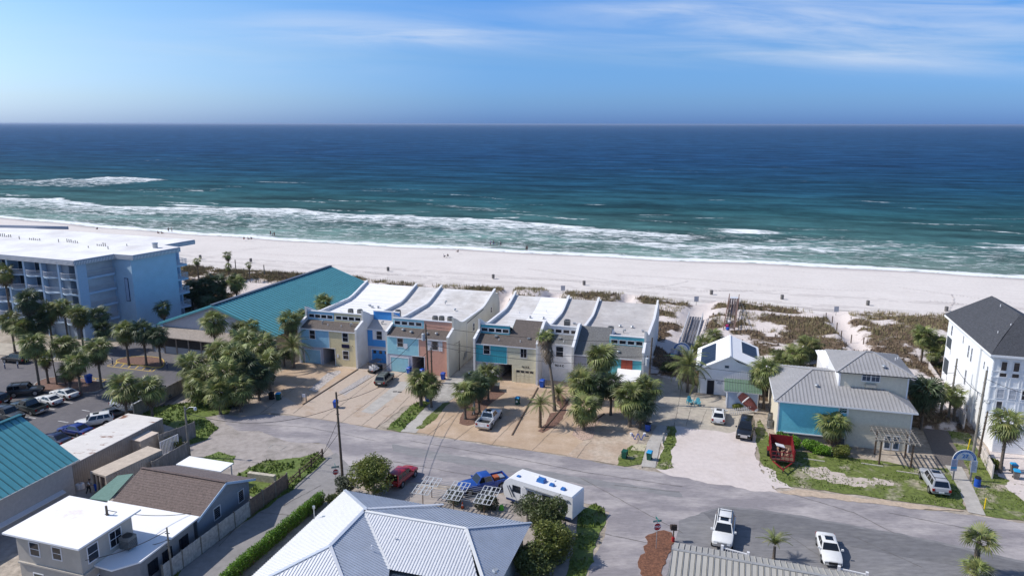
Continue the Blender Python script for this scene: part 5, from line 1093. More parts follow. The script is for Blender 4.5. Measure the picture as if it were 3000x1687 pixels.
# rowing boat standing against the shed
bt = thing('rowing_boat', 'old white rowing boat with red interior leaning upright against the shed', 'boat', tuple(Matrix.Rotation(math.radians(-15),3,'Z') @ Vector((2.75,-1.2,0)) + Vector((shO.x, shO.y, 0))), math.radians(-15))
hull = MB(); st = 12; rows_ = []
for i in range(st+1):
    u_ = i/st; wdt = .75*math.sin(math.pi*min(1,(u_*.82+.04)))**.7; rows_.append([(u_*3.6, wdt*math.cos(t_), -.5*math.sin(t_)*(.4+.6*math.sin(math.pi*min(1,u_*.8+.1)))) for t_ in [math.pi*k/8 for k in range(9)]])
tl = Matrix.Rotation(math.radians(-40), 3, 'Y') @ Matrix.Identity(3)
def bpt(p, s=1.0):
    x, y, z = p; # x along boat, y across, z depth (towards the wall = -z)
    a = math.radians(42); X = 1.5-math.cos(a)*x-math.sin(a)*y*s*-1; Z = .35+math.sin(a)*x+math.cos(a)*y*s
    X = -1.2+(3.6-x)*math.cos(a)+y*s*math.sin(a); Z = .45+x*math.sin(a)+y*s*math.cos(a)
    return (X, -z*.9*s+.25*0, Z)
for i in range(st):
    for k in range(8): hull.add([bpt(rows_[i][k]), bpt(rows_[i+1][k]), bpt(rows_[i+1][k+1]), bpt(rows_[i][k+1])], [(0,1,2,3)])
hull.build('hull', TRIM, bt)
inn = MB()
for i in range(1, st-1):
    for k in range(8): inn.add([tuple(np.array(bpt(rows_[i+j][k+l], .9))+np.array((0,-.06,0))) for j, l in ((0,0),(1,0),(1,1),(0,1))], [(0,1,2,3)])
inn.build('interior', mat('faded_red_interior', (0.25,0.085,0.075), var=0.25), bt)
se = MB(); a = bpt((2.3,-.66,0)); b = bpt((2.3,.66,0)); se.bar(a, b, .25, .12); se.build('seat', TRIM, bt)

# ------------------------------------------------------------------ grey roofed house, right
hO = G(2273,1284); HA = math.radians(-15); GH = thing('beach_house', 'two storey house with grey metal hip roofs, aqua diagonal siding and cream siding', 'house', (hO.x, hO.y, 0), HA)
M_HTEAL = paint('aqua_house_paint', (0.20,0.60,0.70)); M_HCRM = paint('cream_house_siding', (0.68,0.62,0.50))
MB().box(0,15.6,0,14.2,0,5.5).build('walls', M_HCRM, GH)
MB().box(.0,8.2,-.04,-.003,0,5.4).build('aqua_wall', M_HTEAL, GH)
dg_ = MB()      # diagonal boards meeting in a chevron
for k in range(-8, 22):
    x = k*.28
    for (x0, x1, sgn) in ((.15,4.4,-1),(4.4,8.0,1)):
        xa = x0; za = 1.0+k*.28+(xa-x0)*sgn*.9 if sgn > 0 else 5.4-((21-k)*.28-3.5)+(xa-x0)*-.9+3.0
        xb = x1; zb = za+(xb-xa)*.9*sgn
        pts = []
        for j in range(13):
            xx_ = xa+(xb-xa)*j/12; z_ = za+(zb-za)*j/12
            if 1.15 < z_ < 5.25: pts.append((xx_, z_))
        if len(pts) > 1: dg_.bar((pts[0][0],-.055,pts[0][1]), (pts[-1][0],-.055,pts[-1][1]), .05, .035)
tag(dg_.build('diagonal_siding', M_HTEAL, GH), kind='stuff')
for b_ in ((-.05,8.3,-.16,-.06,.98,1.12),(-.05,.12,-.1,-.003,1.13,5.4),(8.15,8.35,-.1,-.003,1.2,5.4),(15.5,15.65,-.1,-.003,0,5.45)): MB().box(*b_).build('corner_trim', TRIM, GH)
MB().box(.1,8.2,-.12,-.06,0,.95).build('plinth', mat('dark_plinth', (0.10,0.11,0.12)), GH)
siding(GH, 8.36, 15.48, .1, 5.3, -.0, M_HCRM, [(12.5,14.7,0,2.2)], .2)
window(GH, 7.25, 4.45, .85, .8, -.045, mull=(1,2))
M_FRD = TRIM
for x in (12.75,13.75): d_ = MB().box(x,x+.8,-.08,-.01,.1,2.05).build('french_door', TRIM, GH); MB().box(x+.12,x+.68,-.1,-.085,.35,1.9).build('door_glass', GLASSB, d_)
E_Z = 5.45
P = {'fl':(-.6,-.5,E_Z),'fr':(16.1,-.5,E_Z),'br':(16.1,14.8,E_Z),'bl':(-.6,14.8,E_Z),'r1':(4.6,7.1,7.55),'r2':(11.0,7.1,7.55)}
seam_roof(GH, [P['fl'],P['fr'],P['r2'],P['r1']], (0,-1,0), .45, M_GREYR, parts=False, gap=.04); seam_roof(GH, [P['bl'],P['fl'],P['r1']], (-1,0,0), .45, M_GREYR, parts=False, gap=.04)
seam_roof(GH, [P['br'],P['bl'],P['r1'],P['r2']], (0,1,0), .45, M_GREYR, parts=False, gap=.04); seam_roof(GH, [P['fr'],P['br'],P['r2']], (1,0,0), .45, M_GREYR, parts=False, gap=.04)
ridge_cap(GH, [P['fl'],P['r1'],P['r2']], M_GREYR); ridge_cap(GH, [P['r1'],P['bl']], M_GREYR)
MB().box(-.62,16.12,-.56,-.5,E_Z-.22,E_Z-.02).box(-.66,-.6,-.5,14.8,E_Z-.22,E_Z-.02).build('fascia', TRIM, GH)
MB().box(7.6,15.7,3.9,12.6,5.2,8.8).build('upper_walls', M_HCRM, GH)
siding(GH, 7.75, 15.6, 6.6, 8.7, 3.9, M_HCRM, [(10.1,12.5,7.5,9.1),(10.6,12.1,6.8,7.4)], .19)
window(GH, 10.3, 7.62, .95, 1.25, 3.9, gm=GLASSB, mull=(2,2)); window(GH, 11.4, 7.62, .95, 1.25, 3.9, gm=GLASSB, mull=(2,2))
MB().box(10.75,11.95,3.45,3.9,6.9,7.32).build('window_air_conditioner', mat('ac_beige', (0.45,0.42,0.36)), GH)
for b_ in ((7.5,7.72,3.8,3.9,6.2,8.8),(15.6,15.78,3.8,3.9,5.5,8.8),(7.5,7.6,3.9,12.6,6.2,8.8)): MB().box(*b_).build('corner_trim', TRIM, GH)
Q = {'fl':(7.0,3.2,8.75),'fr':(16.4,3.2,8.75),'br':(16.4,13.3,8.75),'bl':(7.0,13.3,8.75),'a1':(11.2,8.3,10.25),'a2':(12.2,8.3,10.25)}
seam_roof(GH, [Q['fl'],Q['fr'],Q['a2'],Q['a1']], (0,-1,0), .45, M_GREYR, parts=False, gap=.04); seam_roof(GH, [Q['bl'],Q['fl'],Q['a1']], (-1,0,0), .45, M_GREYR, parts=False, gap=.04)
seam_roof(GH, [Q['fr'],Q['br'],Q['a2']], (1,0,0), .45, M_GREYR, parts=False, gap=.04); seam_roof(GH, [Q['br'],Q['bl'],Q['a1'],Q['a2']], (0,1,0), .45, M_GREYR, parts=False, gap=.04)
ridge_cap(GH, [Q['fl'],Q['a1'],Q['a2'],Q['fr']], M_GREYR)
for x, y, z in ((4.8,3.2,6.5),(12.9,4.8,9.3),(14.8,7.5,9.6),(15.4,8.8,9.4)): vent(GH, x, y, z, 1 if x < 13 else 0)
# white roofed neighbour behind
NB = thing('house', 'low white metal roofed house behind the grey roofed beach house', 'house', tuple(Matrix.Rotation(HA,3,'Z') @ Vector((7.5,16.2,0)) + Vector((hO.x,hO.y,0))), HA)
MB().box(.4,11.6,.3,8.7,0,5.0).build('walls', M_WPT, NB)
seam_roof(NB, [(0,0,5),(12,0,5),(9,4.5,6.6),(3.5,4.5,6.6)], (0,-1,0), .5, M_WROOF, parts=False); seam_roof(NB, [(0,9,5),(0,0,5),(3.5,4.5,6.6)], (-1,0,0), .5, M_WROOF, parts=False)
seam_roof(NB, [(12,9,5),(0,9,5),(3.5,4.5,6.6),(9,4.5,6.6)], (0,1,0), .5, M_WROOF, parts=False); seam_roof(NB, [(12,0,5),(12,9,5),(9,4.5,6.6)], (1,0,0), .5, M_WROOF, parts=False)
# pergola
PG = thing('pergola', 'weathered wooden pergola in front of the cream sided wall', 'pergola', tuple(Matrix.Rotation(HA,3,'Z') @ Vector((11.4,-4.6,0)) + Vector((hO.x,hO.y,0))), HA)
for x, y in ((0,0),(.1,3.0),(3.5,.1),(3.5,2.9)): MB().box(x-.09,x+.09,y-.09,y+.09,0,3.0).build('post', WOODB, PG)
for y in (0,3.0): MB().box(-.7,4.2,y-.06,y+.06,2.98,3.2).build('beam', WOODG, PG)
for i in range(9): MB().box(-.5+i*.56,-.44+i*.56,-.9,3.9,3.2,3.36).build('rafter', WOODG, PG)
for i in range(7): MB().box(-.7,4.3,-.6+i*.7,-.55+i*.7,3.36,3.42).build('batten', WOODG, PG)

# ------------------------------------------------------------------ tall white house, right edge
wO = (61.1,88.0,0); WH = thing('beach_house', 'tall three storey white beach house with charcoal shingle roof at the right edge', 'house', wO, math.radians(-16))
M_WALLB = mat('brilliant_white_wall', (0.80,0.81,0.82), var=0.02)
MB().box(0,10.8,0,19.6,0,11.7).build('walls', M_WALLB, WH); MB().box(-.25,0,4.2,9.5,0,11.6).build('side_projection', M_WALLB, WH)
ev = 11.75
shingle_plane(WH, [(-.5,-.5,ev),(2.0,3.7,13.0),(5.4,9.0,15.0),(5.4,20.2,15.0),(-.5,20.2,ev)], (-1,0,0), M_SHCH)
shingle_plane(WH, [(11.3,-.5,ev),(11.3,20.2,ev),(5.4,20.2,15.0),(5.4,9.0,15.0),(8.8,3.7,13.0)], (1,0,0), M_SHCH)
shingle_plane(WH, [(-.5,-.5,ev),(11.3,-.5,ev),(8.8,3.7,13.0),(2.0,3.7,13.0)], (0,-1,0), M_SHCH)
shingle_plane(WH, [(2.0,3.7,13.0),(8.8,3.7,13.0),(5.4,9.0,15.0)], (0,-1,0), M_SHCH)
MB().box(-.56,-.5,-.5,20.2,ev-.3,ev-.02).box(-.56,11.35,-.57,-.51,ev-.3,ev-.02).build('fascia', M_WALLB, WH)
MB().box(-.5,0,-.5,20.2,ev-.32,ev-.3).build('soffit', TRIM, WH)
MB().extr([(0,19.6,ev-.1),(10.8,19.6,ev-.1),(5.4,19.6,14.8)], (0,-.15,0)).build('gable_end', M_WALLB, WH)
gd = MB()
for x in (.05,.72,1.75,2.12,3.15,3.5,4.5,4.9,6.0,6.4,7.5,8.0,9.2,9.8,10.7): gd.box(x,x+.12,-.06,-.003,3.95,9.35 if x > .5 else 11.6)
for z in (3.9,5.62,7.35,8.62,9.42): gd.box(-.02,10.8,-.075,-.008,z,z+.13)
tag(gd.build('panel_battens', M_WALLB, WH), kind='stuff')
for x, z, w_, h, mu in ((.95,9.65,.62,1.15,(1,1)),(2.32,9.65,.62,1.15,(1,1)),(.9,8.82,.75,.5,(1,1)),(2.28,8.82,.75,.5,(1,1)),(3.7,8.82,.7,1.9,(1,2)),(1.05,4.2,.62,1.3,(1,1)),(3.7,6.0,.75,1.2,(1,2)),(5.2,8.9,.8,1.8,(1,2)),(5.2,6.0,.8,1.2,(1,2))): window(WH, x, z, w_, h, -.06, mull=mu)
for x in (.95,2.3): window(WH, x, 6.0, .72, 1.15, -.06, gm=mat('white_blinds', (0.42,0.44,0.48)), mull=(1,2))
for y, z, w_, h in ((17.2,9.2,.6,1.5),(11.8,9.6,.3,1.1),(8.2,8.6,.5,1.7),(6.9,8.4,.45,1.9),(8.0,4.7,.5,2.1),(2.6,8.8,.3,1.0),(1.2,8.0,.35,1.6),(3.4,4.2,.3,1.2),(5.6,1.6,.6,1.0)): window(WH, y, z, w_, h, -.25 if 4.2 < y < 9.5 else 0, axis='y', gm=GLASSB, ft=.05, mull=(1,2))
for z, h in ((6.3,2.4),(2.3,3.0)):
    o_ = MB().box(-.05,.02,17.0,19.2,z,z+h).build('balcony_shade_panel', mat('balcony_shade', (0.05,0.06,0.07)), WH); MB().box(-.08,-.04,16.9,19.3,z,z+.8).build('balcony_parapet', M_WALLB, o_)  # dark panel on the wall paints the shade of a recessed balcony
MB().box(.1,4.0,-3.6,-.08,0,3.35).build('garage_wall', M_WPT, WH); siding(WH, .15, 3.95, .1, 3.3, -3.6, M_WPT, [], .3)
MB().box(-.0,4.1,-3.7,-.08,3.36,3.8).build('garage_parapet', TRIM, WH)
shingle_plane(WH, [(3.4,-4.3,3.5),(10,-4.3,3.5),(8.5,-1.5,4.9),(5.0,-1.5,4.9)], (0,-1,0), M_SHCH); shingle_plane(WH, [(3.4,-4.3,3.5),(5.0,-1.5,4.9),(3.4,-.1,3.5)], (-1,0,0), M_SHCH)
MB().box(3.35,10,-4.4,-4.3,3.2,3.48).build('porch_fascia', TRIM, WH)
for x in (4.2,6.8): MB().box(x-.2,x+.2,-4.2,-3.8,1.2,3.2).box(x-.38,x+.38,-4.38,-3.62,0,1.2).build('porch_column', TRIM, WH)
MB().box(4.6,6.4,-3.5,-3.4,.4,2.4).build('porch_window', GLASSB, WH)
for x, y, z in ((4.6,14,14.8),(3.6,6.5,13.9),(1.9,5.5,13.0)): vent(WH, x, y, z, 0)
def fence(name, label, a, b, h, m, post=M_WPT, n=None, cat='fence', plank=0.15, thick=.03, sect=2.4, world=False):
    A1, B1 = (G(*a), G(*b)) if not world else (Vector(a), Vector(b)); A1.z = B1.z = 0
    d_ = B1-A1; L = d_.length; rz = math.atan2(d_.y, d_.x); t = thing(name, label, cat, A1, rz); k = n or max(1, round(L/sect))
    for i in range(k):
        x0, x1 = L*i/k+.06, L*(i+1)/k-.06; mb = MB(); q = max(1, int((x1-x0)/plank)); hj = h+random.uniform(-.03,.03)
        for j in range(q):
            p0, p1 = x0+(x1-x0)*j/q+.006, x0+(x1-x0)*(j+1)/q-.006; o_ = random.uniform(-.008,.008); mb.box(p0,p1,-thick+o_,thick+o_,.05,hj+random.uniform(-.03,.02))
        mb.box(x0,x1,thick,thick+.06,.4,.5); mb.box(x0,x1,thick,thick+.06,h-.35,h-.25); mb.build('fence_panel', m, t)
    for i in range(k+1): x = L*i/k; MB().box(x-.06,x+.06,-.06,.09,0,h+.08).build('post', post, t)
    return t
M_VINYL = mat('beige_vinyl_fence', (0.58,0.53,0.50), var=0.04)
fence('fence', 'tall beige vinyl fence running towards the beach beside the tall white house', (2822,1262), (2718,1100), 2.3, M_VINYL, M_VINYL, sect=2.4, plank=.3)
fence('fence', 'low beige vinyl fence beside the public access arch', (2906,1402), (2868,1330), 1.7, M_VINYL, M_VINYL, sect=2.2, plank=.25)
fence('fence', 'weathered fence on the far side of the car park behind the palms', (395,1225), (552,1140), 2.1, WOODG, WOODG, sect=2.4)
# ------------------------------------------------------------------ foreground buildings
def S3(t, s, z): X, Y = S2W(t, s); return Vector((X, Y, z))
DT = Vector((ca, sa, 0)); DS = Vector((-sa, ca, 0))
def at_origin(T_, f): return [Vector(p)-T_.location for p in f]
# teal roofed shop, lower left
rdg = G(59,1217,8.2); eav = G(232,1345,4.0)
BS = thing('shop_building', 'white walled building with teal standing seam roof at the lower left', 'building', (eav.x, eav.y, 0), 0)
rt, rs = W2S(rdg.x, rdg.y); et, es = W2S(eav.x, eav.y)
def q(*P_): return at_origin(BS, P_)
seam_roof(BS, q(S3(et,es,4.0), S3(et,es-32,4.0), S3(rt,es-32,8.2), S3(rt,es,8.2)), DT, .75, M_TEALR, parts=True, rib=.10, ribw=.07, gap=.07)
seam_roof(BS, q(S3(rt,es,8.2), S3(rt,es-32,8.2), S3(2*rt-et,es-32,4.0), S3(2*rt-et,es,4.0)), -DT, .75, M_TEALR, parts=True, rib=.10, ribw=.07, gap=.07)
MB().bar(*[p+Vector((0,0,.1)) for p in q(S3(rt,es+.05,8.2), S3(rt,es-32,8.2))], .5, .12).build('ridge_cap', mat('dark_teal_flashing', (0.02,0.12,0.15), rough=.4), BS)
MB().extr(q(S3(et-.6,es-.5,0), S3(et-.6,es-32,0), S3(2*rt-et+.6,es-32,0), S3(2*rt-et+.6,es-.5,0)), (0,0,3.95)).build('walls', mat('off_white_block', (0.50,0.47,0.44), var=.06), BS)
MB().extr(q(S3(et-.6,es-.5,3.9), S3(rt,es-.5,7.9), S3(2*rt-et+.6,es-.5,3.9)), -DS*.2).build('gable_wall', mat('off_white_block', (0,0,0)), BS)
MB().bar(*q(S3(et+.06,es,3.93), S3(et+.06,es-32,3.93)), .14, .14).build('gutter', GALV, BS)
MB().extr(q(S3(et-.58,es-2,1.2), S3(et-.58,es-32,1.2), S3(et-.1,es-32,1.0), S3(et-.1,es-2,1.0)), (0,0,.12)).build('ledge', TRIM, BS)
# two long storage containers side by side
cR = G(476,1225,2.8); ct, cs = W2S(cR.x, cR.y)
for i, lab in enumerate(['long storage container with rusted white roof, nearer of two beside the car park','long white roofed storage container on the car park side of its twin']):
    o_ = S3(ct-2.82*i, cs, 0); T_ = thing('storage_container', lab, 'container', o_, A17, 'storage containers by the car park')
    MB().box(-2.76,0,-17,0,0,2.72).build('body', M_WALLT, T_); MB().box(-2.80,.03,-17.04,.04,2.725,2.80).build('roof', M_RWHITE, T_)
    rb = MB(); 
    for k in range(56): rb.box(.0,.03,-17+k*.3,-16.85+k*.3,.1,2.65)
    tag(rb.build('side_ribs', M_WALLT, T_), kind='stuff')
# small cream container
c0 = G(*(925/2.975, 1200+575/2.975), 2.6); T_ = thing('shipping_container', 'short rusty cream container with its ribbed end facing the worker', 'container', (c0.x, c0.y, 0), math.radians(-25))
M_CRC = mat('rusty_cream_steel', (0.50,0.42,0.34), var=.1, scale=1.5, col2=(0.24,0.12,0.07), c2amt=.33, c2scale=.9, c2edge=.05)
MB().box(-2.44,0,.12,7.2,.1,2.6).build('body', M_CRC, T_)
f_ = MB().box(-2.5,-2.3,-.1,.1,0,2.62).box(-.14,.06,-.1,.1,0,2.62).box(-2.3,-.14,-.1,.1,2.42,2.62).box(-2.3,-.14,-.1,.1,0,.2); f_.build('end_frame', M_CRC, T_)
for x in (-1.75,-1.15): MB().box(x,x+.1,-.06,.1,.2,2.42).build('end_post', M_CRC, T_)
MB().box(-2.3,-.14,.1,.118,.2,2.42).build('end_panel', mat('dark_rust', (0.13,0.09,0.07), var=.3), T_)
sc_ = MB()
for k in range(22): sc_.box(0,.03,.3+k*.31,.45+k*.31,.25,2.5)
tag(sc_.build('side_ribs', M_CRC, T_), kind='stuff')
T_ = thing('skip_truck_body', 'stained cream steel box standing against the grey fence behind the container', 'box', tuple(S3(*W2S(*G(436,1330)[:2]), 0)), math.radians(-22))
MB().box(-1.8,0,-1,1.6,0,2.1).build('body', M_CRC, T_); MB().box(-1.9,.1,-1.1,1.7,2.11,2.2).build('top', mat('pale_peach_metal', (0.62,0.52,0.44)), T_)
# brown shingled house
r0 = G(663,1413,4.6); t1, s1 = W2S(r0.x, r0.y); L_h = 10.6; t0 = t1-L_h; hwd = 4.5
BH = thing('bungalow', 'grey bungalow with a brown shingle gable roof above the alley fence', 'house', S3(t1, s1, 0), A17)
MB().box(-L_h+.5,-.5,-hwd+.5,hwd-.5,0,2.9).build('walls', mat('grey_blue_siding', (0.25,0.28,0.32), var=.05), BH)
MB().extr([(-.5,-hwd+.5,2.9),(-.5,hwd-.5,2.9),(-.5,0,4.4)], (-.2,0,0)).build('gable_wall', mat('grey_blue_siding', (0,0,0)), BH)
siding(BH, -hwd+.6, hwd-.6, .1, 2.9, -.5, mat('grey_blue_siding', (0,0,0)), [], .2, axis='y', face=1)
shingle_plane(BH, [(-L_h,-hwd,2.8),(0,-hwd,2.8),(0,0,4.6),(-L_h,0,4.6)], (0,-1,0), M_SHBR); shingle_plane(BH, [(-L_h,0,4.6),(0,0,4.6),(0,hwd,2.8),(-L_h,hwd,2.8)], (0,1,0), mat('greyer_brown_shingles', (0.155,0.125,0.12), var=.25, scale=5, bump=.5))
MB().bar((-L_h,0,4.68),(0,0,4.68),.3,.06).build('ridge_cap', M_SHBR, BH)
MB().bar((.03,-hwd,2.72),(.03,0,4.52),.06,.24).bar((.03,hwd,2.72),(.03,0,4.52),.06,.24).build('verge_board', M_HTRIM, BH)
window(BH, -1.6, 1.2, .9, 1.2, -.5, axis='Y'); window(BH, 2.2, 1.1, .8, 1.2, -.5, axis='Y')
cp = G(600,1358,2.5); T_ = thing('flat_canopy', 'bright white flat canopy roof behind the brown shingle bungalow', 'canopy', S3(*W2S(cp.x,cp.y),0), A17)
MB().box(-3,3,-1.1,1.1,2.4,2.52).build('roof', M_WROOF, T_)
for x in (-2.8,2.8):
    for y in (-.9,.9): MB().box(x-.05,x+.05,y-.05,y+.05,0,2.4).build('post', TRIM, T_)
g0 = [G(391,1386,2.9), G(345,1392,2.5), G(262,1459,2.5), G(318,1466,2.9)]; T_ = thing('green_awning', 'faded green metal awning between the bungalow and the white roofed house', 'awning', (g0[0].x, g0[0].y, 0))
MB().extr(at_origin(T_, g0), (0,0,-.08)).build('canopy', mat('faded_green_sheet', (0.11,0.20,0.17), var=.1), T_); MB().box(-.1,0,-.1,0,0,2.82).build('post', GALV, T_)
# white roofed two-storey house
zr = 5.9; W4 = [G(5,1561,zr), G(203,1450,zr), G(412,1491,zr), G(229,1608,zr)]
w0 = W4[3]; WT = thing('white_roofed_house', 'two storey cream house with a flat bright white roof at the lower left', 'house', (w0.x, w0.y, 0), A17)
def wl_(P_): return [loc_of(WT, p) for p in P_]
a_, b_, c_, d_ = [W2S(p.x, p.y) for p in W4]; Wd = ((c_[0]-b_[0])+(d_[0]-a_[0]))/2; Dp = ((b_[1]-a_[1])+(c_[1]-d_[1]))/2
MB().box(-Wd,0,0,Dp,zr-.16,zr).build('flat_roof', mat('white_roof_faint_rust', (0.84,0.84,0.85), var=.02, col2=(0.70,0.55,0.50), c2amt=.37, c2scale=.3, c2edge=.06), WT)
M_CRW = mat('cream_rendered_wall', (0.46,0.42,0.37), var=.06, scale=1, bump=.15)
MB().box(-Wd+.7,-.6,.6,Dp-.6,0,zr-.16).build('walls', M_CRW, WT)
MB().box(-.6,-.45,.55,Dp-.6,2.9,3.05).box(-Wd+.7,-.45,.45,.6,2.9,3.05).build('string_course', M_CRW, WT)
window(WT, -Wd+2.2, 3.9, 1.0, 1.2, .6, mull=(1,2)); window(WT, -3.6, 4.0, .9, 1.1, .6, mull=(1,2)); window(WT, -Wd+2.2, 1.0, 1.0, 1.1, .6)
window(WT, 1.3, 3.7, 1.0, 1.4, -.6, axis='Y', mull=(1,2)); window(WT, 3.6, 3.7, 1.2, 1.4, -.6, axis='Y', mull=(2,2)); window(WT, 2.0, .8, .9, 1.3, -.6, axis='Y')
lw = [G(316,1465,3.2), G(585,1512,3.2), G(412,1644,3.2), G(326,1669,3.2), G(272,1654,3.2), G(300,1560,3.2)]
LB = thing('white_flat_annexe', 'low annexe with a wide flat white roof joined to the cream house', 'annexe', (lw[2].x, lw[2].y, 0), 0)
lc = sum(lw, Vector())/6
MB().extr(at_origin(LB, lw), (0,0,-.15)).build('flat_roof', M_WROOF, LB)
MB().extr(at_origin(LB, [lc+(p-lc)*.9-Vector((0,0,3.2)) for p in lw]), (0,0,3.04)).build('walls', mat('annexe_grey_wall', (0.27,0.27,0.28), var=.06), LB)
sv_ = (lw[1]-lw[2]).normalized(); nv = Vector((sv_.y, -sv_.x, 0)); c0 = at_origin(LB, [lc+(lw[2]-lc)*.9])[0]
for u0 in (.8, 2.6, 4.8):
    p = c0+sv_*u0+nv*.02; p.z = .9; MB().extr([p, p+sv_*1.2, p+sv_*1.2+Vector((0,0,1.3)), p+Vector((0,0,1.3))], nv*.05).build('window', GLASS, LB)
ac_unit(tuple(G(378,1606,3.2)), A17, 'square grey air conditioner on the shaded white annexe roof', group=None, h=1.1, r=.5, square=True)
# silver hip roofed house
SH0 = S3(-26, 52, 0); SV = thing('silver_roofed_house', 'house with silver corrugated hip roofs in the centre foreground', 'house', SH0, 0)
def sq(*P_): return at_origin(SV, P_)
EZ, RZ = 3.2, 5.35
tL, tR, sR, sRg, tK = -36.5, -16.4, 60.5, 54.0, -20.7
P1 = S3(tL,sR,EZ); P2 = S3(-30.7,54.4,RZ); P3 = S3(-30.7,48.1,RZ); P4 = S3(tL,42.3,EZ); RC = S3(tR,60.1,EZ); K1 = S3(tK,54.0,RZ); RF = S3(tR,47.9,EZ)
kv = 3.9
for _ in range(20): kv = W2S(*G(1158,1645,RZ-.36*kv)[:2])[0]+30.7
vt_, vs_ = -30.7+kv, 54.0-kv; VZ = RZ-.36*kv
V2 = S3(-30.7,54.0,RZ)
seam_roof(SV, sq(P4,P3,P2,P1), -DT, .27, mat('lit_silver_metal_roof', (0.72,0.72,0.71), rough=.4, var=.03), parts=False, rib=.05, ribw=.06, gap=.028)  # one silver roof: brighter slopes have their light painted into the colour
seam_roof(SV, sq(P1,P2,K1,RC), DS, .27, M_SILV, parts=False, rib=.05, ribw=.06, gap=.028)
seam_roof(SV, sq(RC,K1,RF), DT, .27, M_SILV, parts=False, rib=.05, ribw=.06, gap=.028)
seam_roof(SV, sq(P3,V2,S3(vt_,vs_,VZ),S3(-30.7+5.9,vs_-2.3,RZ-.36*5.9),S3(-30.7+5.9,42.3,RZ-.36*5.9)), DT, .27, M_SILV, parts=False, rib=.05, ribw=.06, gap=.028)
M_SILL = mat('half_lit_silver_roof', (0.68,0.69,0.72), rough=.42, var=.04, metal=.2)
seam_roof(SV, sq(V2,K1,S3(tK+kv*.6,vs_,VZ),S3(vt_,vs_,VZ)), -DS, .27, M_SILL, parts=False, rib=.05, ribw=.06, gap=.028)
seam_roof(SV, sq(P4,S3(-25.0,42.3,EZ),P3), -DS, .27, M_SILL, parts=False, rib=.05, ribw=.06, gap=.028)
ridge_cap(SV, sq(P1,P2,P3,P4), M_SILV, .32, .06); ridge_cap(SV, sq(V2,K1,RF), mat('lit_silver_metal_roof', (0,0,0)), .28, .06); ridge_cap(SV, sq(K1,RC), M_SILV, .28, .06); ridge_cap(SV, sq(V2,S3(vt_,vs_,VZ)), mat('lit_silver_metal_roof', (0,0,0)), .22, .05); ridge_cap(SV, sq(P3,S3(-24.8,42.3,3.25)), M_SILL, .28, .05)
hp = G(1299,1477,3.35); ridge_cap(SV, sq(P2, hp), M_SILL, .28, .05)
M_SWALL = mat('silver_house_wall', (0.33,0.36,0.36), var=.06)
MB().extr(sq(S3(tL+.6,42.9,0),S3(-25.5,42.9,0),S3(-25.5,vs_+.2,0),S3(tR-.6,vs_+.2,0),S3(tR-.6,59.3,0),S3(tL+.6,59.9,0)), (0,0,3.05)).build('walls', M_SWALL, SV)
for px_, k in (((1141,1539),1),((1159,1578),0),((1089,1604),0),((1452,1655),1)):
    p = loc_of(SV, G(px_[0], px_[1], 4.6)); vent(SV, p.x, p.y, 4.5-(.6 if px_[0] > 1400 else 0), k)
p = loc_of(SV, G(921,1519,3.3)); MB().tube(p, p+Vector((0,0,1.1)), .05).tube(p+Vector((0,0,1.1)), p+Vector((0,0,1.35)), .13).build('vent_pipe', GALV, SV)
# beige seamed roof, lower right
bt_, bs_ = W2S(*G(1975,1587,3.2)[:2]); kt_, ks_ = W2S(*G(1949,1605,4.15)[:2])
BR = thing('beige_roofed_building', 'building with a beige standing seam roof in the lower right corner', 'building', S3(bt_, bs_, 0), 0)
def bq(*P_): return at_origin(BR, P_)
seam_roof(BR, bq(S3(bt_,bs_,3.2),S3(bt_+26,bs_-.6,3.2),S3(bt_+26,ks_-.6,4.15),S3(bt_,ks_,4.15)), DS, .5, M_BEIGER, parts=True, rib=.07, gap=.045)
seam_roof(BR, bq(S3(bt_,ks_,4.15),S3(bt_+26,ks_-.6,4.15),S3(bt_+26,ks_-9,1.9),S3(bt_,ks_-9,1.9)), -DS, .5, M_BEIGER, parts=True, rib=.07, gap=.045)
ridge_cap(BR, bq(S3(bt_,ks_,4.17),S3(bt_+26,ks_-.6,4.17)), mat('grey_ridge_metal', (0.30,0.30,0.30), rough=.5), .3, .07)
MB().extr(bq(S3(bt_+.5,bs_-.5,0),S3(bt_+26,bs_-.9,0),S3(bt_+26,ks_-8.5,0),S3(bt_+.5,ks_-8.5,0)), (0,0,1.85)).build('walls', M_WPT, BR)
p = loc_of(BR, G(2022,1640,3.6)); vent(BR, p.x, p.y, 3.35, 0)
for (x0, y0, x1, y1), lab in (((2116,1603,2192,1623),'white balustrade showing behind the beige roof near the white estate car'),((2458,1664,2540,1682),'white balustrade showing behind the beige roof near the white saloon')):
    a, b = G(x0, y0, 1.0), G(x1, y1, 1.0); a.z = b.z = 0; d_ = b-a; t = thing('balustrade', lab, 'railing', a, math.atan2(d_.y, d_.x)); L = d_.length
    MB().box(-.12,.12,-.12,.12,0,1.25).build('post', TRIM, t); MB().box(L-.12,L+.12,-.12,.12,0,1.25).build('post', TRIM, t); MB().box(.12,L-.12,-.05,.05,.95,1.05).box(.12,L-.12,-.05,.05,.12,.2).build('rail', TRIM, t)
    bb = MB()
    for k in range(9): x = .3+(L-.6)*k/8; bb.box(x-.03,x+.03,-.03,.03,.2,.95)
    bb.build('balusters', TRIM, t)
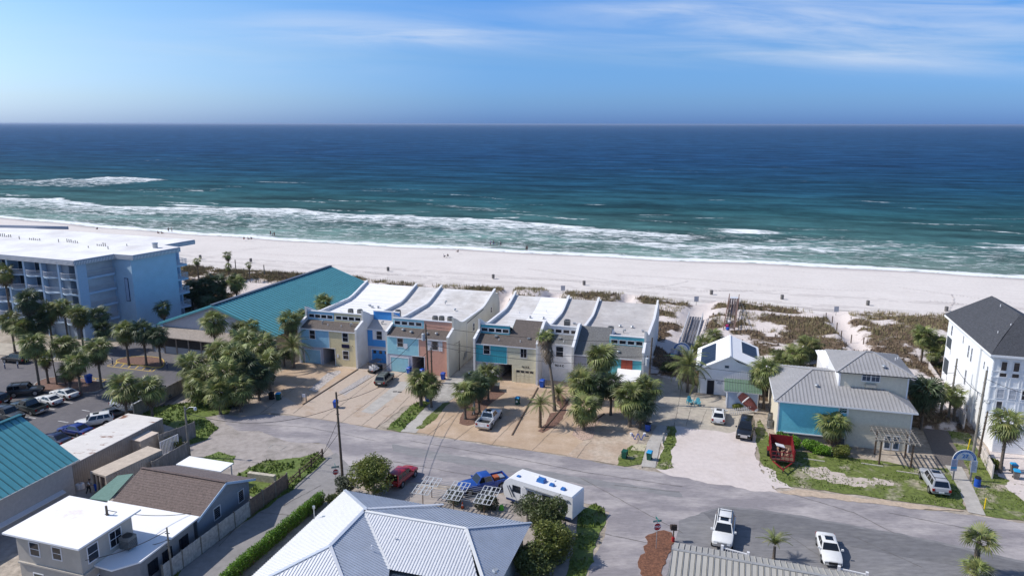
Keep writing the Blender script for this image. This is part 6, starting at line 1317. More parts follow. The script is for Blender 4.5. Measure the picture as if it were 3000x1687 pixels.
# fences
M_PICK = mat('whitewashed_planks', (0.46,0.44,0.42), var=.2, scale=3); M_BPL = mat('brown_fence_planks', (0.20,0.145,0.11), var=.2, scale=3)
fence('fence', 'whitewashed plank fence along the alley', (480,1708), (734,1512), 1.8, M_PICK, FADEDP, sect=2.6, plank=.16)
fence('fence', 'brown plank fence with pale posts at the bend of the alley', (734,1512), (843,1431), 1.9, M_BPL, FADEDP, sect=2.5, plank=.16)
fence('fence', 'grey plank fence behind the lamp post at the end of the containers', (470,1322), (573,1282), 2.2, WOODG, WOODG, sect=2.5)
fence('fence', 'grey plank fence between the small container and the dirt lot', (450,1402), (553,1342), 2.1, WOODG, WOODG, sect=2.5)
a, b = G(843,1431), G(945,1340); d_ = b-a; t = thing('rail_fence', 'dark two rail fence along the grass bank by the alley', 'fence', a, math.atan2(d_.y, d_.x)); L = d_.length
for k in range(4): MB().box(L*k/3-.08,L*k/3+.08,-.08,.08,0,1.15).build('post', WOODB, t)
for z in (.45,.9): MB().bar((0,0,z),(L,0,z+.02),.06,.12).build('rail', WOODB, t)
a, b = G(473,1338), G(525,1314); d_ = b-a; t = thing('metal_gate', 'pale barred metal gate leaning inside the grey fence', 'gate', a, math.atan2(d_.y, d_.x)); L = d_.length
MB().box(0,L,-.03,.03,1.9,1.98).box(0,L,-.03,.03,.1,.18).box(-.04,.04,-.03,.03,0,2).box(L-.04,L+.04,-.03,.03,0,2).build('frame', TRIM, t)
g_ = MB()
for k in range(13): x = L*(k+.5)/13; g_.box(x-.05,x+.05,-.02,.02,.18,1.9)
g_.build('bars', TRIM, t)
t = fence('garden_wall', 'rough stone garden wall beside the olive trees and the camper', (1655,1562), (1560,1700), 1.2, mat('rough_grey_stone_wall', (0.20,0.18,0.16), var=.3, scale=3, bump=.8), WOODG, sect=3, plank=.5, thick=.14, cat='wall')
c = G(768,1408); o_ = MB().box(-1.7,1.7,-.25,.25,0,.9).build('low_wall', mat('stained_cream_concrete', (0.50,0.45,0.36), var=.2), loc=c); o_.rotation_euler = (0,0,math.radians(-14)); tag(o_, 'short stained cream concrete wall behind the brown fence', 'wall')
a, b = G(2138,1216), G(2208,1208); d_ = b-a; t = thing('picket_fence', 'small white picket fence in front of the shed', 'fence', a, math.atan2(d_.y, d_.x)); L = d_.length; pk = MB()
for k in range(14): x = L*k/13; pk.box(x-.05,x+.05,-.02,.02,0,.95); pk.add([(x-.05,0,.95),(x+.05,0,.95),(x,0,1.05)], [(0,1,2)])
tag(pk.build('pickets', TRIM, t), kind='stuff'); MB().box(0,L,.021,.05,.3,.36).box(0,L,.021,.05,.7,.76).build('rails', TRIM, t)
# beach access ramps
def boardwalk(label, a, b, wd, z0, z1, m, rails, strips=4):
    A1, B1 = G(*a), G(*b); A1.z = B1.z = 0; d_ = B1-A1; L = d_.length; t = thing('boardwalk', label, 'boardwalk', A1, math.atan2(d_.y, d_.x))
    sl = (z1-z0)/L
    for k in range(strips):
        y0 = -wd/2+wd*k/strips; MB().hexa([(0,y0+.06,z0-.05),(L,y0+.06,z1-.05),(L,y0+wd/strips-.06,z1-.05),(0,y0+wd/strips-.06,z0-.05),(0,y0+.06,z0+.04),(L,y0+.06,z1+.04),(L,y0+wd/strips-.06,z1+.04),(0,y0+wd/strips-.06,z0+.04)]).build('deck_board', m, t)
    for sd_ in (-1,1):
        y = sd_*(wd/2+.08)
        for zz, h_ in ((1.0,.12),(.5,.1)): MB().bar((0,y,z0+zz),(L,y,z1+zz),.16 if zz > .9 else .05,h_).build('handrail', rails, t)
        n = max(2, int(L/2))
        for k in range(n+1): x = L*k/n; z = z0+(z1-z0)*k/n; MB().box(x-.06,x+.06,y-.06,y+.06,-.3,z+1.0).build('post', rails, t)
    return t
boardwalk('grey access ramp with pale handrails climbing behind the arch numbered 26', (2000,1060), (2038,942), 2.6, .25, 1.0, mat('dark_deck_boards', (0.13,0.13,0.15), var=.2), mat('pale_grey_handrail', (0.50,0.50,0.52), var=.1), 5)
wk = boardwalk('brown wooden walkway over the dune behind the white cottage', (2134,985), (2149,900), 1.9, .8, 2.0, mat('dark_brown_decking', (0.12,0.085,0.075), var=.25), mat('brown_handrail', (0.20,0.12,0.09), var=.2), 4)
o_ = MB().box(-.9,.9,-.8,.8,1.6,1.7).build('white_landing', mat('whitened_landing', (0.55,0.57,0.62)), loc=G(2151,893)); tag(o_, 'whitened wooden landing at the beach end of the brown walkway', 'landing')
for i, (a, b) in enumerate([((2170,905),(2198,985)),((2163,905),(2183,985))]):
    A1, B1 = G(*a), G(*b); t = thing('dune_fence', ['grey slatted rail fence curving down the dune beside the brown walkway','inner grey rail fence right of the brown walkway'][i], 'fence', (A1.x, A1.y, 0)); d_ = B1-A1
    for k in range(6): p = d_*k/5; MB().box(p.x-.05,p.x+.05,p.y-.05,p.y+.05,0,1.9-.12*k).build('post', WOODG, t)
    for h_ in (.6,1.1,1.6): MB().bar((0,0,h_+.3),(d_.x,d_.y,h_-.35),.05,.1).build('rail', WOODG, t)
# rope posts by the dune path
for i, (x, y) in enumerate([(2418,945),(2437,955),(2450,975),(2463,1000),(2492,1012),(2269,1010),(2528,1020)]):
    p = G(x, y); o_ = MB().box(-.07,.07,-.07,.07,0,2.1).build('marker_post', WOODB, loc=p); tag(o_, ['first slim post on the right edge of the winding dune path, nearest the beach','second slim post down the winding dune path','third slim post down the winding dune path, at its bend','fourth slim post down the winding dune path','last slim post where the winding dune path reaches the white roof','lone slim post in the dunes right of the white cottage','slim post beyond the white metal roof, right of the path'][i], 'post', 'posts along the dune path')
# ------------------------------------------------------------------ palms, trees, shrubs
def leafmat(name, c, rand=.25, col2=None, tr=.25, var=.25):
    new = name not in _M; m = mat(name, c, rough=.5, var=var, scale=1.1, rand=rand, col2=col2, c2amt=.4, c2scale=.8, spec=.4)
    if new:      # leaves let some light through
        N = m.node_tree.nodes; L = m.node_tree.links; b = N['Principled BSDF']; t_ = N.new('ShaderNodeBsdfTranslucent'); x = N.new('ShaderNodeMixShader'); x.inputs[0].default_value = tr
        L.new(b.inputs['Base Color'].links[0].from_socket, t_.inputs['Color']); L.new(b.outputs[0], x.inputs[1]); L.new(t_.outputs[0], x.inputs[2]); L.new(x.outputs[0], N['Material Output'].inputs['Surface'])
    return m
M_FROND = leafmat('palm_frond_green', (0.16,0.195,0.06), .5, (0.33,0.30,0.12))
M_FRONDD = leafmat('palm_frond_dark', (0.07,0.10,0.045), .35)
M_DEAD = leafmat('dead_palm_thatch', (0.19,0.145,0.10), .25)
M_TRUNK = mat('palm_trunk', (0.135,0.11,0.088), var=.35, scale=6, bump=.8, bscale=10, stretch=(1,1,2))
M_PTRUNK = mat('leafbase_trunk', (0.16,0.11,0.07), var=.45, scale=7, bump=1, bscale=9)
def fan_mesh(name, seed, m, L=1.1, n=17, pet=.8, droop=.45, wid=.042, spread=112):
    r = random.Random(seed); mb = MB(); base = Vector((pet,0,0))
    mb.hexa([(0,-.03,0),(pet,-.02,.0),(pet,.02,.0),(0,.03,0),(0,-.02,.03),(pet,-.012,.02),(pet,.012,.02),(0,.02,.03)])
    for i in range(n):
        a = math.radians(-spread+2*spread*i/(n-1)+r.uniform(-3,3)); l = L*(1-.28*(abs(a)/2)**2)*r.uniform(.9,1.06)
        d = Vector((math.cos(a),math.sin(a),0)); s = Vector((-d.y,d.x,0))*wid*1.5
        fold = .10*abs(math.sin(a)); p0 = base; p1 = base+d*l*.6+Vector((0,0,.10-fold-droop*.25)); p2 = base+d*l+Vector((0,0,-fold-droop*r.uniform(.7,1.4)))
        mb.add([p0, p1-s, p1+s, p2], [(0,1,2),(1,3,2)])
    me_o = mb.build(name, m); me = me_o.data; bpy.data.objects.remove(me_o); return me
def feather_mesh(name, seed, m, L=2.4, n=26, droop=1.1, lf=.42):
    r = random.Random(seed); mb = MB(); pts = []
    for i in range(9): u_ = i/8; pts.append(Vector((L*u_*(1-.12*u_), 0, .35*math.sin(u_*2.2)-droop*u_**2.4)))
    for i in range(8): mb.bar(pts[i], pts[i+1], .035, .03)
    for i in range(n):
        u_ = .12+.86*i/(n-1); k = min(7, int(u_*8)); p = pts[k]+(pts[k+1]-pts[k])*(u_*8-k); t_ = (pts[k+1]-pts[k]).normalized()
        for sd_ in (-1,1):
            l = lf*math.sin(math.pi*min(1,.18+u_*.8))*r.uniform(.85,1.15); d = (t_*.55+Vector((0,sd_,.15-.3*r.random()))).normalized()
            w_ = t_*.028; mb.add([p-w_, p+w_, p+d*l+Vector((0,0,-.25*l))], [(0,1,2)])
    o_ = mb.build(name, m); me = o_.data; bpy.data.objects.remove(o_); return me
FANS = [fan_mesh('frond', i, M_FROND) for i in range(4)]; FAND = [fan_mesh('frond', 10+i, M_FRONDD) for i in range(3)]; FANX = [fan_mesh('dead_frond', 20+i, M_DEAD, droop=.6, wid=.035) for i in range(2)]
FEA = [feather_mesh('frond', i, M_FROND) for i in range(3)]
def trunk_mb(h, r0, r1, lean=(0,0), boots=False, seed=0, rings=9):
    r = random.Random(seed); mb = MB(); pts = []; rad = []
    for i in range(rings):
        u_ = i/(rings-1); pts.append(Vector((lean[0]*u_**1.4, lean[1]*u_**1.4, h*u_))); rad.append((r0*1.35 if i == 0 else r0+(r1-r0)*u_)*(1+.06*r.uniform(-1,1)))
    mb.path(pts, rad, 9)
    if boots:
        for k in range(int(h*14)):
            u_ = r.uniform(.15 if boots == 2 else .45,1); a = r.uniform(0,6.28); c = Vector((lean[0]*u_**1.4, lean[1]*u_**1.4, h*u_)); R_ = r0+(r1-r0)*u_; d = Vector((math.cos(a),math.sin(a),0)); s = Vector((-d.y,d.x,0))*.06
            mb.add([c+d*R_*.8-s, c+d*R_*.8+s, c+d*(R_+.16)+Vector((0,0,.2)), ], [(0,1,2)])
    return mb
PALM_N = [0]
def palm(px_, h, R_=1.75, label='', kind='sabal', n=34, lean=(0,0), dark=False, dead=8, base=None, group='palms', rz=None, crown_tilt=0, tr=.19, low=-62):
    """px_: pixel of the crown centre; h: height of the crown centre above the ground"""
    PALM_N[0] += 1; sd_ = PALM_N[0]; r = random.Random(sd_*13+1); c = G(px_[0], px_[1], h) if base is None else None
    loc = Vector((c.x-lean[0], c.y-lean[1], 0)) if base is None else G(*base)
    t = thing('palm_tree', label, 'palm', loc, 0, group)
    trunk_mb(h, tr, tr*.8, lean, 1 if kind == 'sabal' else (2 if kind == 'pindo' else False), sd_).build('trunk', M_PTRUNK if kind == 'pindo' else M_TRUNK, t, smooth=True)
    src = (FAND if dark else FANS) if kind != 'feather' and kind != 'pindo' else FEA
    top = Vector((lean[0], lean[1], h)); ga_ = math.pi*(3-math.sqrt(5))
    for i in range(n+dead):
        isd = i >= n; u_ = i/max(1,n-1) if not isd else 1; el = math.radians(80-(80-low)*u_**.8+r.uniform(-9,9)) if not isd else math.radians(low-15+r.uniform(-12,10))
        az = i*ga_+r.uniform(-.25,.25); me = r.choice(FANX) if isd and kind != 'feather' and kind != 'pindo' else r.choice(src)
        o_ = link('frond', me, t, top+Vector((0,0,.15 if not isd else -.1)))
        m_ = Matrix.Rotation(az,3,'Z') @ Matrix.Rotation(-el,3,'Y') @ Matrix.Rotation(r.uniform(-.5,.5),3,'X'); o_.rotation_euler = m_.to_euler()
        s_ = 1.25*R_/1.75*r.uniform(.78,1.15)*(.8 if u_ < .12 else 1); o_.scale = (s_,s_,s_)
    return t
CP = 'palms in and around the hotel car park'
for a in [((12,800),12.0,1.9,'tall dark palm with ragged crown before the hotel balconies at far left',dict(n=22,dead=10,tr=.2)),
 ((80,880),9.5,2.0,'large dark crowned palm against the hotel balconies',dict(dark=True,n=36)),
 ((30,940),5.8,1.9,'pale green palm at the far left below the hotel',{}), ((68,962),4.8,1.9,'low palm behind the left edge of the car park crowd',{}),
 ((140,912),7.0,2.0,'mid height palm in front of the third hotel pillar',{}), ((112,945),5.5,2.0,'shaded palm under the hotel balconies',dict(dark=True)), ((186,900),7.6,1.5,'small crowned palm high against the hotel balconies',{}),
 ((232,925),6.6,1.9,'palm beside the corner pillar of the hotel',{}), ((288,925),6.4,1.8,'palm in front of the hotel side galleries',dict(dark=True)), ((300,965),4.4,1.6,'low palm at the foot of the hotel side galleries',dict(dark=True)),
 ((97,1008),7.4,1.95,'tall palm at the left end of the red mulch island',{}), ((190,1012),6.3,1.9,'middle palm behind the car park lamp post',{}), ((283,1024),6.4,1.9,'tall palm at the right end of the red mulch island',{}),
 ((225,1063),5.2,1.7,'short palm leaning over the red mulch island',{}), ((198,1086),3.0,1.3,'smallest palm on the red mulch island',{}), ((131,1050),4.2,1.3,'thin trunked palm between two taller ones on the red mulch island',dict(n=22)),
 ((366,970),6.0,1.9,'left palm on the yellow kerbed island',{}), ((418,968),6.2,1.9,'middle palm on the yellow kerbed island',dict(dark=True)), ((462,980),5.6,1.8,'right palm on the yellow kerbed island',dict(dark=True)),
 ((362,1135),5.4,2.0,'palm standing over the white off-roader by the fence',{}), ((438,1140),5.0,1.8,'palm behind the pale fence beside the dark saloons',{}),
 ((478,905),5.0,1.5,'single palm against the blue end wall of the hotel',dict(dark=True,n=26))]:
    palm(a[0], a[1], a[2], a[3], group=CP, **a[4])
GP = 'dense palms between the car park and the left terrace'
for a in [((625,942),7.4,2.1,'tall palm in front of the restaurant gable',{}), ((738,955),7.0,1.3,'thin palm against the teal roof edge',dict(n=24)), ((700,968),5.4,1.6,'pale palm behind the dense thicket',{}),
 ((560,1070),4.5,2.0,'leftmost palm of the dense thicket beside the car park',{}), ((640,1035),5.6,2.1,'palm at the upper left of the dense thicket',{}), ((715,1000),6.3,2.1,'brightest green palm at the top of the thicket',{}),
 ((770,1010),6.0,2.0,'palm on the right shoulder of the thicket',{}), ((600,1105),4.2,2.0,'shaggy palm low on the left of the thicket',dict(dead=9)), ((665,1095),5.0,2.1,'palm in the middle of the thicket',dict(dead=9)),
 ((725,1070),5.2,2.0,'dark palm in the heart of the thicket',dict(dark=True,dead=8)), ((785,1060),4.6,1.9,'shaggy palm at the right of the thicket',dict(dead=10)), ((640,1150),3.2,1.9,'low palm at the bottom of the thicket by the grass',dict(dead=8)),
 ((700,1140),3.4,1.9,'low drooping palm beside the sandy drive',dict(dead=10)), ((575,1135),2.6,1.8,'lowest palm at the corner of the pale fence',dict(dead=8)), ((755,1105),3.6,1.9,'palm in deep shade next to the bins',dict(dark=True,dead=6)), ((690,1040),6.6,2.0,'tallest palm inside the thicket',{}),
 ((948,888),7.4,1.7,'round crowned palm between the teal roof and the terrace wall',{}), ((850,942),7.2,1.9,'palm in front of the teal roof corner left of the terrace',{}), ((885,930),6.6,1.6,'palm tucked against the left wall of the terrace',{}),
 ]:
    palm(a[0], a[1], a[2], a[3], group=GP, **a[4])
palm((858,1018),3.6,2.4,'feathery palm at the left corner of the pale blue unit', 'feather', n=26, dead=0, low=-25)
palm((832,1050),1.4,1.6,'dark low palm bush left of the pale blue garage', n=26, dark=True, dead=0, low=0)
DP = 'palms standing in the terrace front drives'
for a in [((1232,1120),3.6,1.9,'stout round palm in front of the salmon pink unit',dict(n=40,tr=.26,dead=5)), ((1262,1130),3.3,1.6,'second crown leaning right of the stout round palm',dict(n=30)),
 ((1362,1150),3.9,1.7,'left palm of the drive bed beside the white pickup',{}), ((1403,1130),4.0,1.8,'middle palm of the drive bed beside the white pickup',dict(dark=True)), ((1430,1098),4.0,1.8,'tall palm hiding the lavender garage door',{}), ((1385,1118),3.2,1.5,'low palm behind the drive bed',dict(dark=True)),
 ((1763,1048),7.2,2.15,'big palm in front of the grey roofed unit',dict(n=46,dead=8,tr=.24)), ((1702,1118),5.2,2.0,'left palm of the cluster before the grey roofed unit',dict(dead=8)), ((1745,1135),4.4,1.9,'shaded palm in the middle of the cluster',dict(dark=True,dead=8)), ((1792,1125),4.6,1.8,'dark palm behind the turquoise unit porch',dict(dark=True)),
 ((1712,1198),3.0,1.9,'low palm over the pebble bed',dict(dead=6)), ((1848,1160),4.4,2.1,'large bright palm hiding the porch of the turquoise unit',dict(n=44,dead=6,tr=.25)), ((1893,1142),4.8,1.9,'right palm beside the pole and transformer',dict(dead=5)), ((1878,1190),3.2,1.7,'low palm under the large bright one',dict(dark=True,dead=4))]:
    palm(a[0], a[1], a[2], a[3], group=DP, **a[4])
palm((1583,1188),3.1,1.5,'short feather palm with a shaggy trunk between two drives','pindo', n=24, dead=0, low=-15, tr=.22)
palm((1636,1158),.8,1.5,'low dark sago beside the tall ragged palm','feather', n=26, dead=0, low=0, tr=.2)
palm((1384,1207),.5,.8,'small spiky palm in the bed by the white pickup','feather', n=12, dead=0, low=10, tr=.1)
# tall ragged washingtonia with a thatch skirt
b_ = G(1625,1203); cc = G(1598,992, 9.6); t = thing('palm_tree', 'tall leaning palm with a shaggy brown thatch skirt in front of the white unit', 'palm', b_); ln = (cc.x-b_.x, cc.y-b_.y)
trunk_mb(9.6,.24,.16,ln,False,3,12).build('trunk', M_TRUNK, t, smooth=True)
r = random.Random(5); sk = MB()
for k in range(420):
    a = r.uniform(0,6.28); u_ = r.random(); z = 9.3-2.5*u_; rad_ = .3+.75*math.sin(math.pi*min(1,.25+u_*.6)); uu = z/9.6; c = Vector((ln[0]*uu**1.4, ln[1]*uu**1.4, z)); d = Vector((math.cos(a),math.sin(a),0)); s = Vector((-d.y,d.x,0))*.07
    sk.add([c+d*rad_*.6-s, c+d*rad_*.6+s, c+d*rad_*1.1-Vector((0,0,.7))], [(0,1,2)])
tag(sk.build('thatch_skirt', M_DEAD, t), kind='stuff')
for i in range(26):
    el = math.radians(75-110*(i/25)**.8); az = i*2.4; me = r.choice(FANS) if i < 15 else r.choice(FANX); o_ = link('frond', me, t, Vector((ln[0], ln[1], 9.6))); o_.rotation_euler = (Matrix.Rotation(az,3,'Z') @ Matrix.Rotation(-el,3,'Y')).to_euler(); o_.scale = (.95,)*3
# around the cottage and the grey house
RP = 'palms around the cottage and the grey roofed house'
for a in [((2018,1075),4.0,2.5,'big arching palm left of the white cottage door',dict(kind='feather',n=34,dead=3,low=-35)), ((2245,1088),5.6,2.0,'palm with golden fronds between the cottage and the grey roofed house',dict(dead=5)), ((2226,1115),3.8,1.6,'shaded palm right of the green shed roof',dict(dark=True)),
 ((2372,1018),3.6,1.9,'palm behind the grey roof next to the white roof',{}), ((2332,1040),3.0,1.9,'palm over the bushes behind the shed',{}), ((2290,1060),2.4,1.6,'low palm in the bushes behind the shed',{}), ((2065,1010),2.2,1.8,'bright low palm left of the cottage roof',{}), ((2090,985),1.8,1.5,'small palm bush behind the cottage',{}),
 ((2443,1245),3.0,1.8,'short stout palm in front of the aqua and cream walls',dict(n=36,tr=.24)), ((2712,1150),5.2,2.4,'big dark drooping palm on the right side of the grey roofed house',dict(dark=True,n=46,low=-75,dead=6)),
 ((2708,985),5.6,1.8,'tall palm in the dunes beyond the grey roofed house',{}), ((2752,1008),4.4,1.7,'palm in the dunes left of the tall white house',{}), ((2738,1035),3.2,1.5,'lowest palm in the dunes left of the tall white house',{}),
 ((2765,1148),4.2,1.3,'left of twin palms against the beige vinyl fence',dict(n=24)), ((2803,1160),4.2,1.3,'right of twin palms against the beige vinyl fence',dict(n=24)),
 ((2953,1238),6.3,1.8,'slim palm in front of the tall white house',dict(n=30,tr=.2)), ((2868,1588),3.4,1.35,'young palm with open fan leaves in the lower right corner',dict(n=16,dead=0,tr=.28,low=0)), ((2860,1680),1.0,1.2,'low palm at the bottom edge under the young palm',dict(n=14,dead=0,low=20))]:
    palm(a[0], a[1], a[2], a[3], group=RP, **a[4])
palm((2270,1600),1.3,1.1,'small yellow green clump palm between the two white cars','feather', n=22, dead=0, low=35, tr=.16)
# beyond the restaurant
BP = 'palms on the dune edge beyond the restaurant'
for a in [((577,766),7.0,1.0,'lone thin palm nearest the hotel balconies on the dune edge',dict(n=16,dead=4,tr=.15)), ((667,748),8.2,1.1,'taller of the ragged palms on the dune edge',dict(n=16,dead=8,tr=.15)), ((669,782),5.6,1.0,'shorter ragged palm below the tall one on the dune edge',dict(n=14,dead=6,tr=.15)), ((729,777),6.2,.8,'leaning thin palm with a tiny crown on the dune edge',dict(n=12,dead=4,tr=.14)),
 ((560,850),4.4,2.1,'dark palm behind the restaurant nearest the hotel',dict(dark=True)), ((600,838),5.0,2.1,'dark palm in the clump behind the restaurant',dict(dark=True)), ((640,828),5.2,2.2,'tall dark palm in the clump behind the restaurant',dict(dark=True)), ((690,828),5.6,2.0,'green palm at the right end of the clump behind the restaurant',{}),
 ((585,870),2.8,2.0,'low dark palm at the foot of the clump behind the restaurant',dict(dark=True)), ((640,868),3.0,2.2,'low dark palm in the middle of the clump behind the restaurant',dict(dark=True)), ((540,880),2.2,2.0,'dark bushy palm under the hotel end balconies',dict(dark=True)), ((615,895),2.0,2.0,'dark bushy palm beside the restaurant roof edge',dict(dark=True))]:
    palm(a[0], a[1], a[2], a[3], group=BP, **a[4])
for i, (x, y, h) in enumerate([(777,835,5.2),(693,815,5.0)]): tag(MB().tube((0,0,0),(0,0,h),.16,.12,8).build('bare_pole', FADEDP, loc=G(x,y)), ['bare pole right of the ragged palms on the dune edge','bare pole between the ragged palms'][i], 'pole')
# ---- broadleaf trees and shrubs
def leafcloud(mb_pts, n, size, seed, flat=.5):
    """n small leaf quads scattered through blobs (centre, radii)"""
    r = np.random.default_rng(seed); tot = sum(b[1][0]*b[1][1]*b[1][2] for b in mb_pts); V = []
    for c, R_ in mb_pts:
        k = max(20, int(n*R_[0]*R_[1]*R_[2]/tot)); d = r.normal(size=(k,3)); d /= np.linalg.norm(d,axis=1)[:,None]; rad = (0.55+0.5*r.random(k)**.6)
        p = d*rad[:,None]
        rag = 1+.35*(np.sin(p[:,0]*5+seed)+np.sin(p[:,1]*6+2*seed)+np.sin(p[:,2]*7))/3
        V.append(np.array(c)+p*rag[:,None]*np.array(R_))
    P_ = np.concatenate(V); k = len(P_); a = r.normal(size=(k,3)); a[:,2] *= flat; a /= np.linalg.norm(a,axis=1)[:,None]; b = np.cross(a, r.normal(size=(k,3))); b /= np.linalg.norm(b,axis=1)[:,None]
    s = size*(.6+.8*r.random(k))[:,None]
    return np.stack([P_-a*s-b*s*.25, P_+b*s*.6*0-b*s*.5, P_+a*s, P_+b*s*.5],1).reshape(-1,3), k
def leafobj(name, v, k, m, parent):
    me = bpy.data.meshes.new(name); me.vertices.add(4*k); me.vertices.foreach_set('co', v.reshape(-1).astype(np.float32)); me.loops.add(4*k); me.loops.foreach_set('vertex_index', np.arange(4*k,dtype=np.int32)); me.polygons.add(k)
    me.polygons.foreach_set('loop_start', np.arange(0,4*k,4,dtype=np.int32)); me.polygons.foreach_set('loop_total', np.full(k,4,dtype=np.int32)); me.materials.append(m); me.update(calc_edges=True)
    return link(name, me, parent)
def tree(px_, zc, R_, label, m, name='tree', cat='tree', n=4200, leaf=.13, seed=1, trunk=True, group=None, blobs=7, zr_=.8):
    c = G(px_[0], px_[1], zc); t = thing(name, label, cat, (c.x, c.y, 0), 0, group); r = random.Random(seed); B = []
    for i in range(blobs): a = r.uniform(0,6.28); q_ = r.uniform(.2,.62)*R_; rr_ = R_*r.uniform(.36,.6); B.append(((math.cos(a)*q_, math.sin(a)*q_, max(rr_*zr_+.1, zc+r.uniform(-.45,.45)*R_*zr_)), (rr_,rr_,rr_*zr_)))
    if trunk:
        tb = MB(); tb.tube((0,0,0),(.05,.05,zc*.5),.16,.11,8)
        for b in B: tb.path([(.05,.05,zc*.4),(b[0][0]*.5,b[0][1]*.5,(zc*.4+b[0][2])/2),tuple(b[0])], [.08,.05,.02], 5)
        tb.build('trunk', WOODG, t)
    v, k = leafcloud(B, n, leaf, seed); leafobj('crown', v, k, m, t); return t
M_OLV = leafmat('olive_green_leaves', (0.15,0.18,0.04), .15, (0.25,0.24,0.06)); M_DKL = leafmat('dark_green_leaves', (0.085,0.11,0.035), .2, (0.16,0.17,0.045)); M_BRT = leafmat('bright_hedge_leaves', (0.13,0.26,0.025), .15, (0.20,0.32,0.04)); M_SLV = leafmat('grey_green_leaves', (0.11,0.125,0.08), .15)
tree((1092,1382),2.4,3.0,'spreading olive green tree between the alley and the red car', M_OLV, n=9000, seed=3, leaf=.12)
tree((1005,1425),1.2,1.4,'loose grey green bush under the stop sign by the alley', M_SLV, 'bush','bush', n=2200, seed=4)
tree((985,1462),.9,1.0,'small dark bush at the far corner of the silver roof', M_DKL, 'bush','bush', n=1500, seed=5)
tree((1590,1500),2.6,2.6,'large olive tree overlapping the white camper', M_DKL, n=8000, seed=6, leaf=.12)
tree((1545,1475),2.0,1.7,'small leafed tree in front of the camper windows', M_SLV, n=2600, seed=7, leaf=.09)
tree((1610,1590),2.0,2.7,'bushy green tree at the right side of the silver roofed house', M_OLV, n=8000, seed=8, leaf=.12)
tree((1560,1640),1.5,2.0,'lower green shrub tree beside the silver house wall', M_DKL, n=5000, seed=9)
tree((1180,1672),1.4,1.3,'yellow green shrub in the courtyard notch of the silver roof', M_OLV, 'bush','bush', n=2500, seed=10)
tree((1425,1470),.9,1.3,'vine tangle under the grey frame racks', M_SLV, 'bush','bush', n=1800, seed=12)
tree((1330,1455),.7,1.2,'thin weeds under the left frame racks', M_SLV, 'bush','bush', n=1200, seed=13)
for i, (x, y) in enumerate([(2292,1287),(2330,1296),(2372,1302),(2405,1312),(2472,1322)]):
    tree((x,y),.75,1.15,['leftmost round bright green hedge shrub below the aqua wall','second bright green hedge shrub below the aqua wall','middle bright green hedge shrub below the aqua wall','fourth bright green hedge shrub, left of the stout palm','round green shrub right of the stout palm'][i], M_BRT if i < 4 else M_OLV, 'hedge_shrub','shrub', n=3000, leaf=.09, seed=20+i, trunk=False, group='clipped hedge shrubs below the aqua wall')
hd = thing('hedge', 'long clipped bright green hedge along the alley beside the silver roof', 'hedge', G(820,1570)); B = []; a, b = G(938,1474), G(660,1712)
for i in range(26): p = a+(b-a)*i/25-hd.location; B.append(((p.x,p.y,.65+random.uniform(-.1,.15)),(.55,.55,.72)))
v, k = leafcloud(B, 26000, .075, 31); leafobj('foliage', v, k, M_BRT, hd)
gb = MB()
for bb in B: gb.tube((bb[0][0],bb[0][1],0),(bb[0][0],bb[0][1],.8),.35,.3,6)
gb.build('woody_core', WOODB, hd)
for i, (x, y, z, R_, lab) in enumerate([(2270,1040,.9,1.6,'round dark bush behind the shed by the dune'),(2300,1075,1.0,1.7,'tangled green bush between the shed and the grey roof'),(1950,1075,.9,1.6,'dark bush in shade below the first access arch'),(2160,1190,.4,.8,'low plants at the foot of the shed'),(2730,1190,.8,1.4,'scrubby bush at the side of the vinyl fence'),(2910,1360,.4,.9,'green planting inside the low vinyl fence'),(2050,1030,1.0,1.7,'yellow green bush right of the first access ramp'),(2765,1075,1.0,1.5,'green bush at the start of the vinyl fence'),(2460,1040,.8,1.5,'bush peeking over the white metal roof'),(500,1290,1.0,1.3,'ivy bush growing over the grey fence'),(780,1110,.9,1.8,'dark undergrowth at the right end of the thicket'),(690,1175,.7,1.6,'dark undergrowth below the thicket')]):
    tree((x,y),z,R_,lab, M_DKL if i in (0,2,10,11) else M_OLV, 'bush','bush', n=2200, seed=50+i, trunk=False)
# ------------------------------------------------------------------ vehicles
def carpaint(n, c, **k): return mat('paint_'+n, c, rough=.28, var=.03, coat=.6, spec=.5, **k)
PW_ = carpaint('white', (.72,.72,.71)); PB_ = carpaint('black', (.012,.012,.014)); PN_ = carpaint('navy', (.012,.018,.06)); PBL = carpaint('blue', (.015,.035,.19)); PG_ = carpaint('dark_green', (.025,.035,.035)); PGR = carpaint('graphite', (.045,.05,.055)); PSG = carpaint('sage_grey', (.14,.155,.13)); PSI = carpaint('silver', (.38,.39,.42)); PR_ = carpaint('red', (.35,.012,.018)); PTR = carpaint('royal_blue', (.012,.06,.30))
TYRE = BLACK; RIM = mat('alloy_rim', (.35,.36,.38), rough=.35, metal=.8); CGL = mat('car_glass', (.008,.010,.014), rough=.06, spec=.8, var=.1); TAILM = mat('red_tail_lens', (.30,.01,.01), rough=.25); HEADM = mat('clear_head_lens', (.55,.57,.60), rough=.15); PLAST = mat('black_plastic', (.02,.02,.02), rough=.6)
